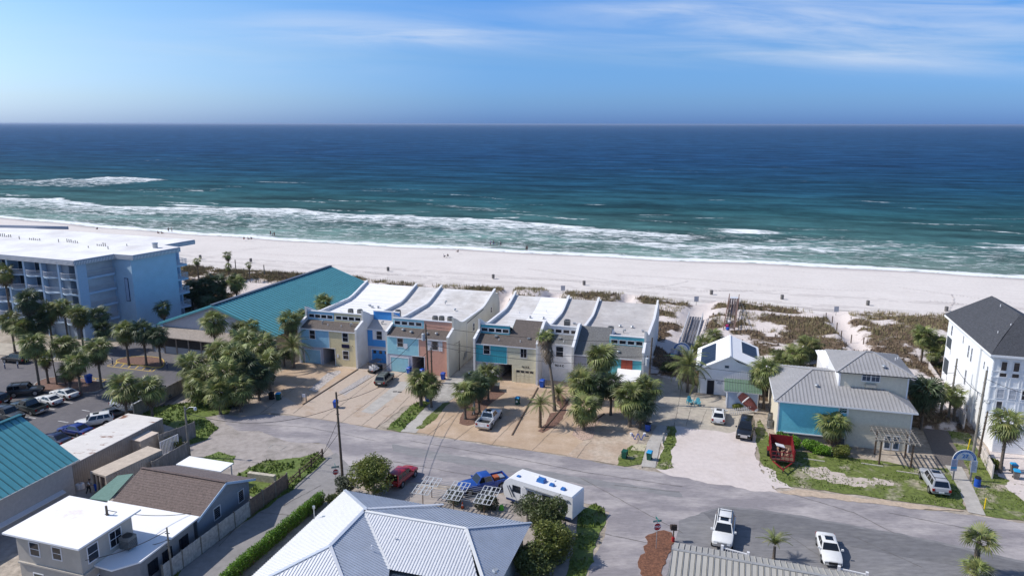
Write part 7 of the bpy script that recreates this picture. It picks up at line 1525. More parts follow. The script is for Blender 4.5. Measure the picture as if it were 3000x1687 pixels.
KINDS = dict(sedan=(4.85,1.86,1.45,.93,.86,.98,.95,.25,-1.0,-1.75,.33), coupe=(4.75,1.9,1.38,.90,.86,.98,.75,.05,-.95,-1.95,.34), suv=(4.7,1.9,1.70,1.04,1.02,1.06,.95,.40,-1.85,-2.2,.36), big=(5.4,2.04,1.92,1.15,1.16,1.18,1.15,.55,-2.25,-2.55,.40), boxy=(4.7,1.95,1.86,1.18,1.16,1.18,.75,.42,-2.15,-2.25,.42), pickup=(5.8,2.03,1.92,1.18,1.18,1.15,1.05,.45,-.75,-1.0,.41), ev=(4.65,1.86,1.6,1.0,.95,1.08,1.05,.25,-1.35,-2.05,.36))
def car(label, pc, pf, kind, pm_, group='cars parked in the hotel car park', sunroof=False, rails=False, name='parked_car', cat='car', dark_roof=None, load=False, hz=0.0):
    L, W, H, belt, hood, tail, xa, xb, xc, xd, wr_ = KINDS[kind]; c = G(*pc); f = G(*pf); rz = math.atan2(f.y-c.y, f.x-c.x)
    t = thing(name, label, cat, (c.x, c.y, hz), rz, group); w2 = W/2; hb = .30 if kind in ('sedan','coupe','ev') else .42
    end = -L/2 if kind != 'pickup' else xd-.06
    st = [(L/2,.78,hb+.12,hood-.30),(L/2-.08,.90,hb+.04,hood-.16),(L/2-.5,.985,hb,hood-.05),((L/2-.5+xa)/2,1.0,hb,(hood+belt)/2),(xa-.02,1.0,hb,belt)]
    if kind == 'pickup': st += [(end,1.0,hb,belt)]
    else: st += [(0,1.0,hb,belt),(xd+.2,1.0,hb,belt+.01),(-L/2+.35,.975,hb,tail if xd > -L/2+.35 else belt),(-L/2+.06,.93,hb+.04,tail-.06),(-L/2,.86,hb+.12,tail-.30)]
    mb = MB(); rings = []
    for x, ws, zb, zt in st:
        w_ = w2*ws; hp_ = [(0,zb),(w_*.88,zb),(w_,zb+.18),(w_*1.0,zt-.26),(w_*.95,zt-.07),(w_*.80,zt),(0,zt+.025)]
        ring = [(x,y,z) for y, z in hp_]+[(x,-y,z) for y, z in hp_[-2:0:-1]]; rings.append(ring)
    n = len(rings[0])
    for r_ in rings: mb.v += r_
    for i in range(len(rings)-1):
        for k in range(n): mb.f.append((i*n+k, (i+1)*n+k, (i+1)*n+(k+1)%n, i*n+(k+1)%n)); mb.m.append(0)
    mb.f += [tuple(range(n)), tuple(range((len(rings)-1)*n, len(rings)*n))[::-1]]; mb.m += [0, 0]
    wb, wt = w2*.90, w2*(.70 if kind != 'boxy' else .82); ze = H-.07
    B4 = [Vector((xa,wb,belt-.02)),Vector((xa,-wb,belt-.02)),Vector((xd,-wb,belt-.02)),Vector((xd,wb,belt-.02))]; T4 = [Vector((xb,wt,ze)),Vector((xb,-wt,ze)),Vector((xc,-wt,ze)),Vector((xc,wt,ze))]
    I4 = [Vector((xb-.2,wt*.78,H)),Vector((xb-.2,-wt*.78,H)),Vector((xc+.2,-wt*.78,H)),Vector((xc+.2,wt*.78,H))]
    mb.build('body', pm_, t, smooth=True, ang=40)
    cb = MB(); cb.add(B4+T4+I4, [(0,1,5,4),(1,2,6,5),(2,3,7,6),(3,0,4,7),(4,5,9,8),(5,6,10,9),(6,7,11,10),(7,4,8,11),(8,9,10,11)]); cb.build('cabin', dark_roof or pm_, t, smooth=True, ang=30)
    def glass(nm, q_, u0, u1, v0, v1):
        a, b, c_, d = q_; P_ = lambda u, v: (a*(1-u)+b*u)*(1-v)+(d*(1-u)+c_*u)*v
        pts = [P_(u0,v0),P_(u1,v0),P_(u1,v1),P_(u0,v1)]; nn = (pts[1]-pts[0]).cross(pts[3]-pts[0]).normalized(); ctr = (a+b+c_+d)/4
        if nn.dot(ctr-Vector(((xa+xd)/2,0,belt))) < 0: nn = -nn
        MB().extr([p+nn*.002 for p in pts], nn*.012).build(nm, CGL, t)
    glass('windscreen', [B4[0],B4[1],T4[1],T4[0]], .05,.95,.08,.95); glass('rear_window', [B4[3],B4[2],T4[2],T4[3]], .08,.92,.12,.90)
    cuts = [(.10,.47),(.51,.92)] if kind in ('sedan','coupe','pickup','ev') else [(.07,.36),(.40,.66),(.70,.93)]
    for sd_ in (0,1):
        q_ = [B4[0],B4[3],T4[3],T4[0]] if sd_ == 0 else [B4[1],B4[2],T4[2],T4[1]]
        for u0, u1 in cuts: glass('side_window', q_, u0, u1, .15, .90)
    if sunroof: MB().box(xb-1.05,xb-.32,-wt*.55,wt*.55,H-.01,H+.012).build('sunroof', CGL, t)
    if rails:
        for y in (-wt*.88,wt*.88): MB().bar((xb-.1,y,H+.03),(xc+.1,y,H+.03),.05,.05).build('roof_rail', PLAST, t)
        for x in (xb-.9,xc+.5): MB().bar((x,-wt*.85,H+.05),(x,wt*.85,H+.05),.05,.03).build('cross_bar', PLAST, t)
    wx = (L/2-.92, -L/2+.98)
    for x in wx:
        for s_ in (-1,1):
            y = s_*(w2-.11); ty = MB().tube((x,y-.12,wr_),(x,y+.13 if s_ > 0 else y+.12,wr_),wr_,wr_,18).build('wheel', TYRE, t); ya = s_*(w2+.022)
            MB().tube((x,ya-.012*s_,wr_),(x,ya,wr_),wr_*.66,wr_*.6,12).build('rim', RIM, ty)
            MB().tube((x,s_*(w2-.02),wr_+.04),(x,s_*(w2+.004),wr_+.04),wr_+.07,wr_+.07,18).build('wheel_arch', PLAST, t)
    for s_ in (-1,1):
        MB().box(L/2-.22,L/2-.005,s_*w2*.58-.16,s_*w2*.58+.16,hood-.34,hood-.20).build('headlight', HEADM, t)
        rx = -L/2; tz = tail if kind != 'pickup' else belt
        MB().box(rx-.02,rx+.12,s_*w2*.80-.13,s_*w2*.80+.13,tz-.42,tz-.14).build('tail_light', TAILM, t)
        MB().box(xa-.28,xa-.10,s_*(w2+.10)-.1,s_*(w2+.10)+.1,belt+.02,belt+.18).build('mirror', pm_, t)
    MB().box(L/2-.10,L/2+.015,-w2*.42,w2*.42,hb+.12,hood-.22).build('grille', PLAST if kind != 'big' else CHROME, t)
    MB().box(-L/2-.025,-L/2+.05,-.26,.26,hb+.18,hb+.34).build('number_plate', TRIM, t)
    if kind == 'pickup':
        bd = MB(); bd.box(-L/2,end-.01,-w2,-w2+.1,hb,belt).box(-L/2,end-.01,w2-.1,w2,hb,belt).box(-L/2,-L/2+.1,-w2+.1,w2-.1,hb+.05,belt-.02).box(-L/2+.1,end-.01,-w2+.1,w2-.1,hb,.78); bd.build('bed', pm_, t)
        MB().box(-L/2+.11,end-.02,-w2+.11,w2-.11,.785,.80).build('bed_liner', PLAST, t)
        MB().box(-L/2-.12,-L/2-.01,-w2+.05,w2-.05,hb,hb+.22).build('bumper', CHROME, t)
        if load:
            MB().box(-1.9,-1.3,-.3,.4,.81,1.3).build('orange_bucket_load', mat('terracotta_load', (.38,.10,.04)), t); MB().box(-2.6,-2.0,-.6,.3,.81,1.1).build('metal_load', GALV, t)
    return t
for a in [('black crossover at the far end of the car park under the palms',(48,1060),(10,1056),'suv',PB_,{}),('dark grey boxy off-roader facing right',(78,1156),(122,1152),'boxy',PGR,dict(rails=True)),('white coupe with dark rear window nearest the mulch island',(190,1162),(148,1152),'coupe',PW_,dict(dark_roof=PW_)),
 ('white coupe left of its twin, beside the dark pickup',(143,1181),(100,1170),'coupe',PW_,{}),('dark green pickup truck in the car park',(86,1204),(38,1192),'pickup',PG_,dict(cat='pickup truck',name='pickup_truck')),('dark off-roader cut by the teal roof at the left edge',(26,1228),(66,1236),'boxy',PGR,dict(rails=True)),
 ('black car half hidden at the left border of the photo',(-12,1180),(-50,1172),'suv',PB_,{}),('black saloon above the ridge of the teal roof',(-6,1258),(35,1266),'sedan',PB_,{}),
 ('white large off-roader under two palms beside the fence',(383,1196),(432,1200),'big',PW_,dict(rails=True)),('black saloon in the shade of the palm by the fence',(478,1158),(520,1148),'sedan',PB_,{}),('dark grey saloon parked behind the long container',(335,1222),(372,1212),'sedan',PGR,{}),
 ('white wagon with a sunroof parked behind the long container',(278,1246),(232,1254),'suv',PW_,dict(sunroof=True)),('bright blue car parked behind the long container',(222,1270),(180,1262),'sedan',PBL,{}),('navy saloon parked closest to the teal roof',(160,1298),(118,1288),'sedan',PN_,{}),('dark saloon glimpsed between the palm trunks and the fence',(452,1172),(490,1166),'sedan',PGR,{})]:
    car(*a[:5], **a[5])
V = dict(group='')
def lone(*a, **k): t = car(*a, **k); del t['group']; return t
lone('sage grey estate parked on the drive below the golf cart',(1127,1120),(1150,1098),'suv',PSG,rails=True)
lone('dark car half hidden by palms beside the lavender garage',(1388,1138),(1408,1114),'sedan',PB_)
lone('white pickup truck with black bed reversed onto the tan drive',(1434,1238),(1464,1204),'pickup',PW_,sunroof=True,name='pickup_truck',cat='pickup truck')
lone('red car poking out behind the olive green tree',(1178,1408),(1204,1386),'suv',PR_)
lone('royal blue pickup with loaded bed in front of the camper',(1414,1432),(1362,1444),'pickup',PTR,load=True,name='pickup_truck',cat='pickup truck')
lone('compact white electric car facing the cottage with dark glass roof',(2105,1228),(2109,1196),'ev',PW_,sunroof=True)
lone('black luxury off-roader with chrome grille on the sand drive',(2183,1270),(2175,1308),'big',PB_,sunroof=True)
lone('silver estate off-roader parked on the lawn by the access arch',(2735,1425),(2704,1376),'big',PSI,sunroof=True,rails=True)
lone('large white off-roader with roof bars in the lower right car park',(2119,1572),(2112,1622),'big',PW_,sunroof=True,rails=True)
lone('white saloon with dark sunroof in the lower right car park',(2427,1622),(2442,1672),'sedan',PW_,sunroof=True)
# golf cart
c = G(1100,1088); t = thing('golf_cart', 'black golf cart with white seats in front of the bright blue garage', 'golf cart', c, math.radians(62))
MB().box(-1.3,1.2,-.6,.6,.28,.5).box(.75,1.25,-.55,.55,.5,.9).build('body', PB_, t)
for x, b_ in ((.1,1),(-.75,1)): MB().box(x-.25,x+.25,-.55,.55,.5,.78).box(x-.3,x-.2,-.55,.55,.78,1.2).build('seat', TRIM, t)
for x in (-1.1,.95):
    for y in (-.5,.5): MB().bar((x,y,.5),(x*.9,y,1.85),.04,.04).build('roof_post', PLAST, t)
MB().box(-1.35,1.15,-.62,.62,1.85,1.92).build('canopy', PB_, t)
for x in (-.85,.85):
    for s_ in (-1,1): MB().tube((x,s_*.52,.25),(x,s_*.68,.25),.25,.25,12).build('wheel', TYRE, t)
MB().box(-1.36,-1.3,-.5,-.3,.5,.65).build('tail_light', TAILM, t)
# caravan
r1 = G(*(1200+1880/3.948,1320+850/3.948)); a0 = math.radians(147); t = thing('caravan', 'long white travel trailer with blue roof vents beside the olive trees', 'caravan', r1, a0)
M_RV = mat('white_caravan_shell', (.74,.74,.75), rough=.4, var=.02); M_RVB = mat('blue_roof_plastic', (.03,.14,.42), rough=.35)
prof = [(0,.55),(0,2.9),(.12,3.02),(7.6,3.02),(8.3,2.5),(8.55,1.9),(8.4,.9),(8.0,.55)]
MB().extr([(x,0,z) for x, z in prof], (0,-2.5,0)).build('shell', M_RV, t); MB().box(.15,8.1,-2.52,.02,.42,.66).build('lower_trim', mat('navy_trim', (.02,.04,.13)), t)
for x, z, w_, h in ((6.3,1.6,1.0,.75),(4.6,1.75,.8,.5),(2.6,1.7,1.0,.6),(.7,1.7,.7,.5)): MB().box(x,x+w_,.003,.03,z,z+h).build('window', GLASS, t)
MB().box(5.5,6.1,.003,.035,.6,2.4).build('door', mat('pale_door', (.6,.6,.62)), t)
MB().bar((7.0,.02,1.0),(7.7,.02,2.2),.3,.03).bar((7.35,.02,.9),(8.0,.02,2.1),.1,.03).build('stripe_graphic', mat('grey_stripes', (.2,.21,.23)), t)
MB().tube((.5,.12,2.6),(5.8,.12,2.6),.08,.08,8).build('awning_roller', mat('grey_awning', (.3,.31,.33)), t)
for x, y, w_, d_, h in ((7.0,-.8,.45,.35,.12),(4.4,-1.2,.95,.75,.35),(3.0,-1.0,.55,.4,.25),(1.6,-.9,.5,.45,.22)): MB().hexa([(x-w_/2,y-d_/2,3.02),(x+w_/2,y-d_/2,3.02),(x+w_/2,y+d_/2,3.02),(x-w_/2,y+d_/2,3.02),(x-w_*.4,y-d_*.4,3.02+h),(x+w_*.4,y-d_*.4,3.02+h),(x+w_*.4,y+d_*.4,3.02+h),(x-w_*.4,y+d_*.4,3.02+h)]).build('roof_vent', M_RVB, t)
MB().box(3.2,4.0,-2.2,-1.9,3.02,3.1).box(5.2,6.0,-2.2,-1.95,3.02,3.08).build('roof_hatch', TRIM, t)
for x in (3.2,4.1):
    for s_ in (.05,-2.3): MB().tube((x,s_-.02,.36),(x,s_-.24,.36),.36,.36,14).build('wheel', TYRE, t)
# red utility trailer
c = G(2288,1346); t = thing('utility_trailer', 'red high sided trailer full of planks and rubbish on the lawn edge', 'trailer', c, math.radians(-107)); t.scale = (1.25,1.2,1.25)
MB().box(-2.3,1.6,-1.05,1.05,.55,.62).build('deck', WOODB, t)
MT_ = mat('red_trailer_paint', (.20,.014,.018), rough=.45, var=.1)
MB().box(-2.3,1.2,-1.1,-1.05,.55,1.6).build('side_panel', MT_, t); MB().box(-2.3,1.2,1.05,1.1,.55,1.6).build('side_panel', MT_, t); MB().box(-2.35,-2.3,-1.1,1.1,.55,1.6).build('rear_panel', MT_, t)
for s_ in (-1,1):
    for z in (.8,1.15,1.5): MB().bar((-2.3,s_*1.13,z),(1.25,s_*1.13,z),.05,.07).build('side_rail', MT_, t)
    for x in (-2.3,-1.1,.1,1.25): MB().bar((x,s_*1.13,.55),(x,s_*1.13,1.68),.07,.07).build('side_stake', MT_, t)
f_ = MB()
for z in (.7,1.1,1.5): f_.bar((1.6,-1.05,z),(1.6,1.05,z),.06,.06)
for k in range(6): f_.bar((1.6,-1.05+2.1*k/5,.6),(1.6,-1.05+2.1*k/5,1.5),.05,.05)
f_.build('front_gate', MT_, t); MB().bar((1.6,-.9,.5),(3.2,0,.5),.1,.1).bar((1.6,.9,.5),(3.2,0,.5),.1,.1).bar((3.1,0,.5),(3.5,0,.5),.1,.1).build('drawbar', MT_, t)
MB().tube((3.0,0,0),(3.0,0,.8),.05,.05,8).build('jack_stand', DARK, t)
for s_ in (-1,1): MB().tube((-.6,s_*1.15,.36),(-.6,s_*1.35,.36),.36,.36,14).build('wheel', TYRE, t)
for s_ in (-1,1): MB().box(-1.1,-.1,s_*1.25-.14,s_*1.25+.14,.74,.8).build('mudguard', MT_, t)
rr = random.Random(9); o_ = MB()
for k in range(18): x = rr.uniform(-1.3,.3); y = rr.uniform(-.6,.9); a = rr.uniform(-.4,.4); o_.bar((x-.8,y-a*.5,.7+rr.random()*.6),(x+.8,y+a*.5,.7+rr.random()*.6),.12,.04)
lo = tag(o_.build('plank_load', mat('splintered_planks', (.34,.22,.15), var=.35, scale=4), loc=c+Vector((0,0,.05))), 'heap of loose broken planks lying in the red trailer', 'planks'); lo.rotation_euler = (0,0,math.radians(-107))
o_ = MB().box(-1.1,0,-.5,.5,1.25,1.32).build('white_board', TRIM, loc=c+Vector((-.1,1.3,.2))); tag(o_, 'white board lying on the planks in the red trailer', 'board'); o_.rotation_euler = (.2,.1,1.4)
# ------------------------------------------------------------------ bins, barrels, chairs, signs
M_BINB = mat('blue_cart_plastic', (.012,.075,.40), rough=.45); M_BING = mat('green_cart_plastic', (.01,.085,.06), rough=.5); M_LIDB = mat('bright_blue_lid', (.02,.30,.58), rough=.45); M_LIDK = mat('black_lid', (.012,.012,.013), rough=.5); M_BARR = mat('grey_barrel', (.16,.15,.14), var=.2)
def bin_(label, p, body, lid, open_=False, letter=None, s=1.0, group='wheeled rubbish carts along the street'):
    c = G(*p); t = thing('wheeled_bin', label, 'bin', c, A17+random.uniform(-.25,.25), group)
    mb = MB().hexa([(-.24*s,-.26*s,.06),(.24*s,-.26*s,.06),(.24*s,.24*s,.06),(-.24*s,.24*s,.06),(-.32*s,-.36*s,1.02*s),(.32*s,-.36*s,1.02*s),(.32*s,.34*s,1.02*s),(-.32*s,.34*s,1.02*s)]); mb.build('tub', body, t)
    l = MB()
    if open_: l.box(-.33,.33,.36,.42,.35,1.05)
    else: l.hexa([(-.35*s,-.4*s,1.02*s),(.35*s,-.4*s,1.02*s),(.35*s,.38*s,1.02*s),(-.35*s,.38*s,1.02*s),(-.28*s,-.3*s,1.12*s),(.28*s,-.3*s,1.12*s),(.28*s,.36*s,1.14*s),(-.28*s,.36*s,1.14*s)])
    l.build('lid', lid, t); MB().tube((-.3*s,.4*s,.96*s),(.3*s,.4*s,.96*s),.03,.03,6).build('handle', body, t)
    for x in (-.28,.28): MB().tube((x*s-.04,.26*s,.12),(x*s+.04,.26*s,.12),.12,.12,10).build('wheel', TYRE, t)
    if letter: text(t, letter, .55, (0,-.335,.6), (math.radians(84),0,0), TRIM, 'letter', bold=.01)
    return t
for lab, p, b_, l_, k in [('blue bin right of the light aqua garage door',(1199,1095),M_BINB,M_BINB,{}),('blue bin in the shade behind the stout round palm',(1236,1100),M_BINB,M_BINB,{}),('blue bin at the foot of the salmon pink wall',(1298,1111),M_BINB,M_BINB,{}),('blue bin at the lavender garage corner',(1377,1112),M_BINB,M_BINB,{}),
 ('blue bin between the cream garage and the white garage',(1588,1134),M_BINB,M_BINB,dict(s=1.1)),('blue bin hidden beyond the utility pole on the drive',(984,1194),M_BINB,M_BINB,{}),('green bin with light blue lid marked B',(1516,1184),M_BING,M_LIDB,dict(letter='B')),('dark green bin with its lid hanging open',(1829,1342),M_BING,M_BING,dict(open_=True)),
 ('green bin with bright blue lid on the concrete walk',(1902,1346),M_BING,M_LIDB,{}),('black bin at the edge of the palm shade',(796,1170),M_LIDK,M_LIDK,{}),('green bin with cyan lid next to the black bin',(816,1171),M_BING,M_LIDB,{}),('dark blue bin under the big bright palm',(1898,1262),M_BINB,M_LIDK,{}),('navy blue bin on the car park mulch island',(261,1122),M_BINB,M_BINB,dict(s=1.25)),
 ('grey bin with bright blue lid on the stone court, farther of two',(2968,1383),M_BARR,M_LIDB,{}),('grey bin with bright blue lid on the stone court, nearer of two',(2976,1402),M_BARR,M_LIDB,{}),('blue bin pushed by the worker near the containers',(287,1440),M_BINB,M_BINB,{}),('blue bin in shadow beside the stout round palm trunk',(1253,1176),M_BINB,M_BINB,{})]: bin_(lab, p, b_, l_, **k)
def drum(label, p, m, lid, r=.32, h=.95, group=None, name='barrel', z=0): 
    c = G(p[0], p[1], z); t = thing(name, label, 'barrel', c, 0, group); mb = MB().tube((0,0,0),(0,0,h),r,r,16); mb.build('drum', m, t)
    for z_ in (h*.33,h*.66,h-.02): MB().tube((0,0,z_-.015),(0,0,z_+.015),r+.015,r+.015,16).build('hoop', m, t)
    MB().tube((0,0,h),(0,0,h+.05 if lid is not M_LIDK else h+.18),r*.98,r*.85,16).build('lid', lid, t); return t
drum('blue litter drum with black lid beside the arch numbered 27', (2862,1424), M_BINB, M_LIDK, .34, 1.0)
desc = ['nearest the hotel balconies','beyond the ragged palms of the dune edge','straight behind the left terrace apex','behind the gap between the two terraces','behind the right terrace','above the brown walkway','above the first bare dune patch','above the dune path fork','closest to the tall white house']
for (x, y), d_ in zip([(587,757),(735,767),(1137,793),(1445,815),(1711,834),(2084,862),(2291,876),(2542,893),(2772,911)], desc): drum('grey beach litter barrel '+d_, (x,y), M_BARR, M_BARR, .38, 1.0, 'litter barrels along the beach', 'litter_barrel', -.1)
def sign_post(name, label, p, h, w_, hh, m, rz=0, post=GALV, cat='sign', pz=0.05, z0=0.0, group=None):
    c = G(p[0], p[1], z0); t = thing(name, label, cat, c, rz, group); MB().box(-pz,pz,-pz,pz,-.2,h).build('post', post, t); b_ = MB().box(-w_/2,w_/2,-pz-.03,-pz-.002,h-hh,h).build('board', m, t); return t, b_
M_SIGNB = mat('beach_sign_grey', (.42,.44,.48))
for (x, y), d_ in zip([(1649,864),(2039,897),(2448,928)], ['behind the gap in the right terrace roofs','where the left sand path meets the beach','where the winding dune path meets the beach']): sign_post('beach_sign', 'square pale notice board on a post '+d_, (x,y), 2.3, 1.0, 1.2, M_SIGNB, 0, CONC, group='beach notice boards')
# stop signs with street blades
M_STOP = mat('stop_sign_red', (.42,.012,.02), rough=.4); M_GRS = mat('street_sign_green', (.01,.14,.13), rough=.45)
def stop_sign(label, p, h, rz, s=1.0):
    c = G(*p); t = thing('stop_sign', label, 'stop sign', c, rz); MB().tube((0,0,0),(0,0,h+.42),.035,.035,8).build('post', GALV, t)
    o1 = [(.40*s*math.cos(math.radians(22.5+45*k)),-.045,h-.38+.40*s*math.sin(math.radians(22.5+45*k))) for k in range(8)]; MB().extr(o1, (0,-.012,0)).build('white_border', TRIM, t)
    o2 = [(x*.93,-.06,h-.38+(z-h+.38)*.93) for x, _, z in o1]; f_ = MB().extr(o2, (0,-.01,0)).build('stop_face', M_STOP, t); text(f_, 'STOP', .31*s, (0,-.078,h-.38), (math.pi/2,0,0), TRIM, 'stop_lettering', bold=.012)
    MB().box(-.42,.42,-.015,.015,h+.1,h+.28).build('street_blade', M_GRS, t); MB().box(-.015,.015,-.42,.42,h+.3,h+.48).build('street_blade', M_GRS, t)
    bl = MB()
    for k in range(8): bl.box(-.3+k*.075,-.255+k*.075,-.022,-.016,h+.15,h+.23)
    bl.build('blade_lettering', TRIM, t); return t
stop_sign('red stop sign under green street blades beside the pine straw bed', (1922,1606), 2.75, math.radians(12))
stop_sign('red stop sign half hidden by bushes beside the tall utility pole', (985,1422), 2.1, math.radians(20), .9)
t, b_ = sign_post('mailbox_stand', 'brown double mailbox on a post with red base by the pine straw', (1972,1586), 1.9, .55, .6, WOODB, .1, WOODB, 'mailbox'); MB().box(-.3,-.02,-.1,.3,1.3,1.75).box(.02,.3,-.1,.3,1.25,1.7).build('mailbox', mat('dark_brown_box', (.05,.035,.03)), t); MB().box(-.12,.12,-.12,.12,0,.5).build('red_base', M_STOP, t)
# arches 26 and 27
M_ARB = mat('arch_blue', (.02,.14,.42), rough=.45); M_ARW = mat('arch_white', (.62,.64,.66), rough=.5); M_POSTG = mat('grey_square_post', (.28,.27,.26))
def arch(label, p0, p1, num, h=2.55, r=1.25, signs=True):
    a, b = G(*p0), G(*p1); a.z = b.z = 0; d_ = b-a; t = thing('access_arch', label, 'arch', (a+b)/2, math.atan2(d_.y, d_.x)); Lh = d_.length/2
    for x in (-Lh,Lh): MB().box(x-.08,x+.08,-.08,.08,0,h+.1).build('post', M_POSTG, t)
    ring = [(math.cos(math.pi*k/24)*r,-.06,h+math.sin(math.pi*k/24)*r) for k in range(25)]; MB().extr(ring, (0,.08,0)).build('blue_half_disc', M_ARB, t)
    inn_ = [(math.cos(math.pi*k/24)*r*.74,-.075,h+.04+math.sin(math.pi*k/24)*r*.74) for k in range(25)]; f_ = MB().extr(inn_, (0,.013,0)).build('white_fan', M_ARW, t)
    ry = MB()
    for k in range(1,14):
        an = math.pi*k/14; ry.bar((math.cos(an)*r*.24,-.082,h+.05+math.sin(an)*r*.24),(math.cos(an)*r*.70,-.082,h+.05+math.sin(an)*r*.70),.012,.03)
    ry.build('fan_rays', mat('pale_blue_ray', (.25,.33,.45)), f_); text(f_, num, .68, (0,-.10,h+.46), (math.pi/2,0,0), M_ARB, 'arch_number', bold=.015)
    s_ = 'PUBLIC BEACH ACCESS'; 
    for k, ch in enumerate(s_):
        if ch == ' ': continue
        an = math.radians(160-140*k/(len(s_)-1)); o_ = text(t, ch, .17, (math.cos(an)*r*.87,-.07,h+math.sin(an)*r*.87), (math.pi/2,0,0), M_ARW, 'arch_letter'); o_.rotation_euler = (Matrix.Rotation(math.pi/2-an, 3, 'Y').inverted().inverted() @ Matrix.Rotation(math.pi/2, 3, 'X')).to_euler() 
    rim_ = MB()
    for k in range(24): p, q_ = ring[k], ring[k+1]; rim_.bar((p[0],-.05,p[2]),(q_[0],-.05,q_[2]),.1,.05)
    rim_.build('white_edge', M_ARW, t)
    for x in (-Lh-.12,Lh+.12):
        pn = MB().box(x-.33,x+.33,-.16,-.12,1.15,2.6).build('notice_panel', mat('pale_lilac_notice', (.42,.43,.52)) if x < 0 else mat('pale_grey_notice', (.50,.53,.58)), t)
        ln_ = MB(); rr_ = random.Random(int(x*10))
        for k in range(9): z = 2.45-k*.13; ln_.box(x-.27,x-.27+rr_.uniform(.3,.54),-.165,-.162,z,z+.035)
        ln_.build('notice_print', mat('notice_ink', (.10,.14,.28)), pn)
        if x < 0: MB().box(x-.3,x+.3,-.168,-.163,1.45,1.68).build('cyan_band', mat('cyan_band', (.08,.32,.55)), pn)
    return t
arch('blue and white half round arch numbered 27 over the concrete walk', (2791,1404), (2842,1408), '27')
arch('shaded blue half round arch numbered 26 at the foot of the ramp', (1971,1062), (2019,1066), '26', 2.3, 1.45)
# adirondack chairs
M_ADI = mat('aqua_chair_paint', (.06,.34,.42), rough=.5)
for p, lab, rz in (((2021,1183),'left aqua adirondack chair outside the cottage',.1),((2043,1188),'right aqua adirondack chair outside the cottage',-.35)):
    c = G(*p); t = thing('adirondack_chair', lab, 'chair', c, rz, 'chairs outside the cottage')
    for k in range(5): MB().hexa([(-.28+k*.115,-.3,.36),(-.18+k*.115,-.3,.36),(-.18+k*.115,.25,.28),(-.28+k*.115,.25,.28),(-.28+k*.115,-.3,.39),(-.18+k*.115,-.3,.39),(-.18+k*.115,.25,.31),(-.28+k*.115,.25,.31)]).build('seat_slat', M_ADI, t)
    for k in range(5): hh = 1.1-.07*abs(k-2)**1.5; MB().hexa([(-.27+k*.11,.22,.28),(-.17+k*.11,.22,.28),(-.17+k*.11,.26,.28),(-.27+k*.11,.26,.28),(-.29+k*.12,.5,hh),(-.18+k*.12,.5,hh),(-.18+k*.12,.54,hh),(-.29+k*.12,.54,hh)]).build('back_slat', M_ADI, t)
    for s_ in (-1,1): MB().box(s_*.38-.07,s_*.38+.07,-.35,.4,.55,.59).build('arm', M_ADI, t); MB().box(s_*.36-.04,s_*.36+.04,-.32,-.22,0,.55).build('leg', M_ADI, t); MB().box(s_*.36-.04,s_*.36+.04,.3,.4,0,.55).build('leg', M_ADI, t)
# metal frame racks
for i, ((x, y), lab) in enumerate([((1264,1410),'farther left rack'),((1238,1434),'nearer left rack'),((1348,1424),'farther middle rack'),((1328,1450),'nearer middle rack'),((1437,1438),'farther right rack'),((1418,1462),'nearer right rack')]):
    h = 1.9; c = G(x, y, h); t = thing('grid_rack', 'grey metal double window frame on a post, '+lab, 'rack', (c.x, c.y, 0), A17, 'metal frame racks beside the blue pickup')
    MB().tube((0,0,0),(0,0,h),.05,.05,6).build('post', WOODB, t)
    for s_ in (-1,1):
        f_ = MB(); x0, x1 = (-.92,-.05) if s_ < 0 else (.05,.92)
        for y_ in (-.75,0,.75): f_.bar((x0,y_,h+y_*.15),(x1,y_,h+y_*.15),.07,.05)
        for x_ in (x0,(x0+x1)/2,x1): f_.bar((x_,-.75,h-.11),(x_,.75,h+.11),.07,.05)
        f_.build('window_frame', mat('pale_grey_frame', (.48,.50,.52)), t)
for i, (a, b) in enumerate([((1260,1412),(1440,1440)),((1236,1436),(1420,1464))]):
    A1, B1 = G(*a,1.8), G(*b,1.8); MBo = MB()
    for k in (-.6,-.2,.2,.6): MBo.bar((0,k,0),(B1.x-A1.x,B1.y-A1.y+k,0),.03,.03)
    o_ = MBo.build('trellis_wires', GALV, loc=A1); tag(o_, ['far row of pale wires strung between the frame racks','near row of pale wires strung between the frame racks'][i], 'wires')
# small items
def cone(p, lab): c = G(*p); t = thing('traffic_cone', lab, 'cone', c); MB().box(-.2,.2,-.2,.2,0,.05).build('base', PLAST, t); MB().tube((0,0,.05),(0,0,.75),.15,.03,12).build('cone', mat('cone_orange', (.60,.09,.02)), t); MB().tube((0,0,.35),(0,0,.48),.1,.08,12).build('white_collar', TRIM, t)
cone((1355,1488), 'orange traffic cone under the frame racks')
for p, h, lab in (((2884,1490),1.25,'yellow marker post at the end of the lawn by the road'),((2835,1318),1.5,'yellow guy wire guard leaning beside the right utility poles')):
    t = thing('marker_post', lab, 'marker', G(*p)); MB().tube((0,0,0),(.12 if h > 1.3 else 0,0,h),.07,.07,8).build('tube', mat('bright_yellow_plastic', (.70,.50,.01)), t)
o_ = MB().tube((0,0,0),(0,0,.5),.3,.2,10).build('green_tub', mat('lime_green_plastic', (.15,.55,.05)), loc=G(1469,1492)); tag(o_, 'lime green tub in the weeds left of the camper', 'tub')
o_ = MB().box(-.5,.5,-.3,.3,0,.25).build('blue_tarp', M_RVB, loc=G(1650,1585,.3)); tag(o_, 'small blue tarp behind the olive trees', 'tarp')
for p, s_, lab in (((1440,1162),(1.0,1.0,.9),'grey square planter beside the palms of the drive bed'),((1712,1318-60),(.01,.01,.01),None)):
    if lab: o_ = MB().box(-.7,.7,-.7,.7,0,1.0).box(-.75,.75,-.75,.75,1.0,1.08).build('planter', mat('dark_grey_planter', (.10,.11,.11)), loc=G(1450,1144)); tag(o_, lab, 'planter')
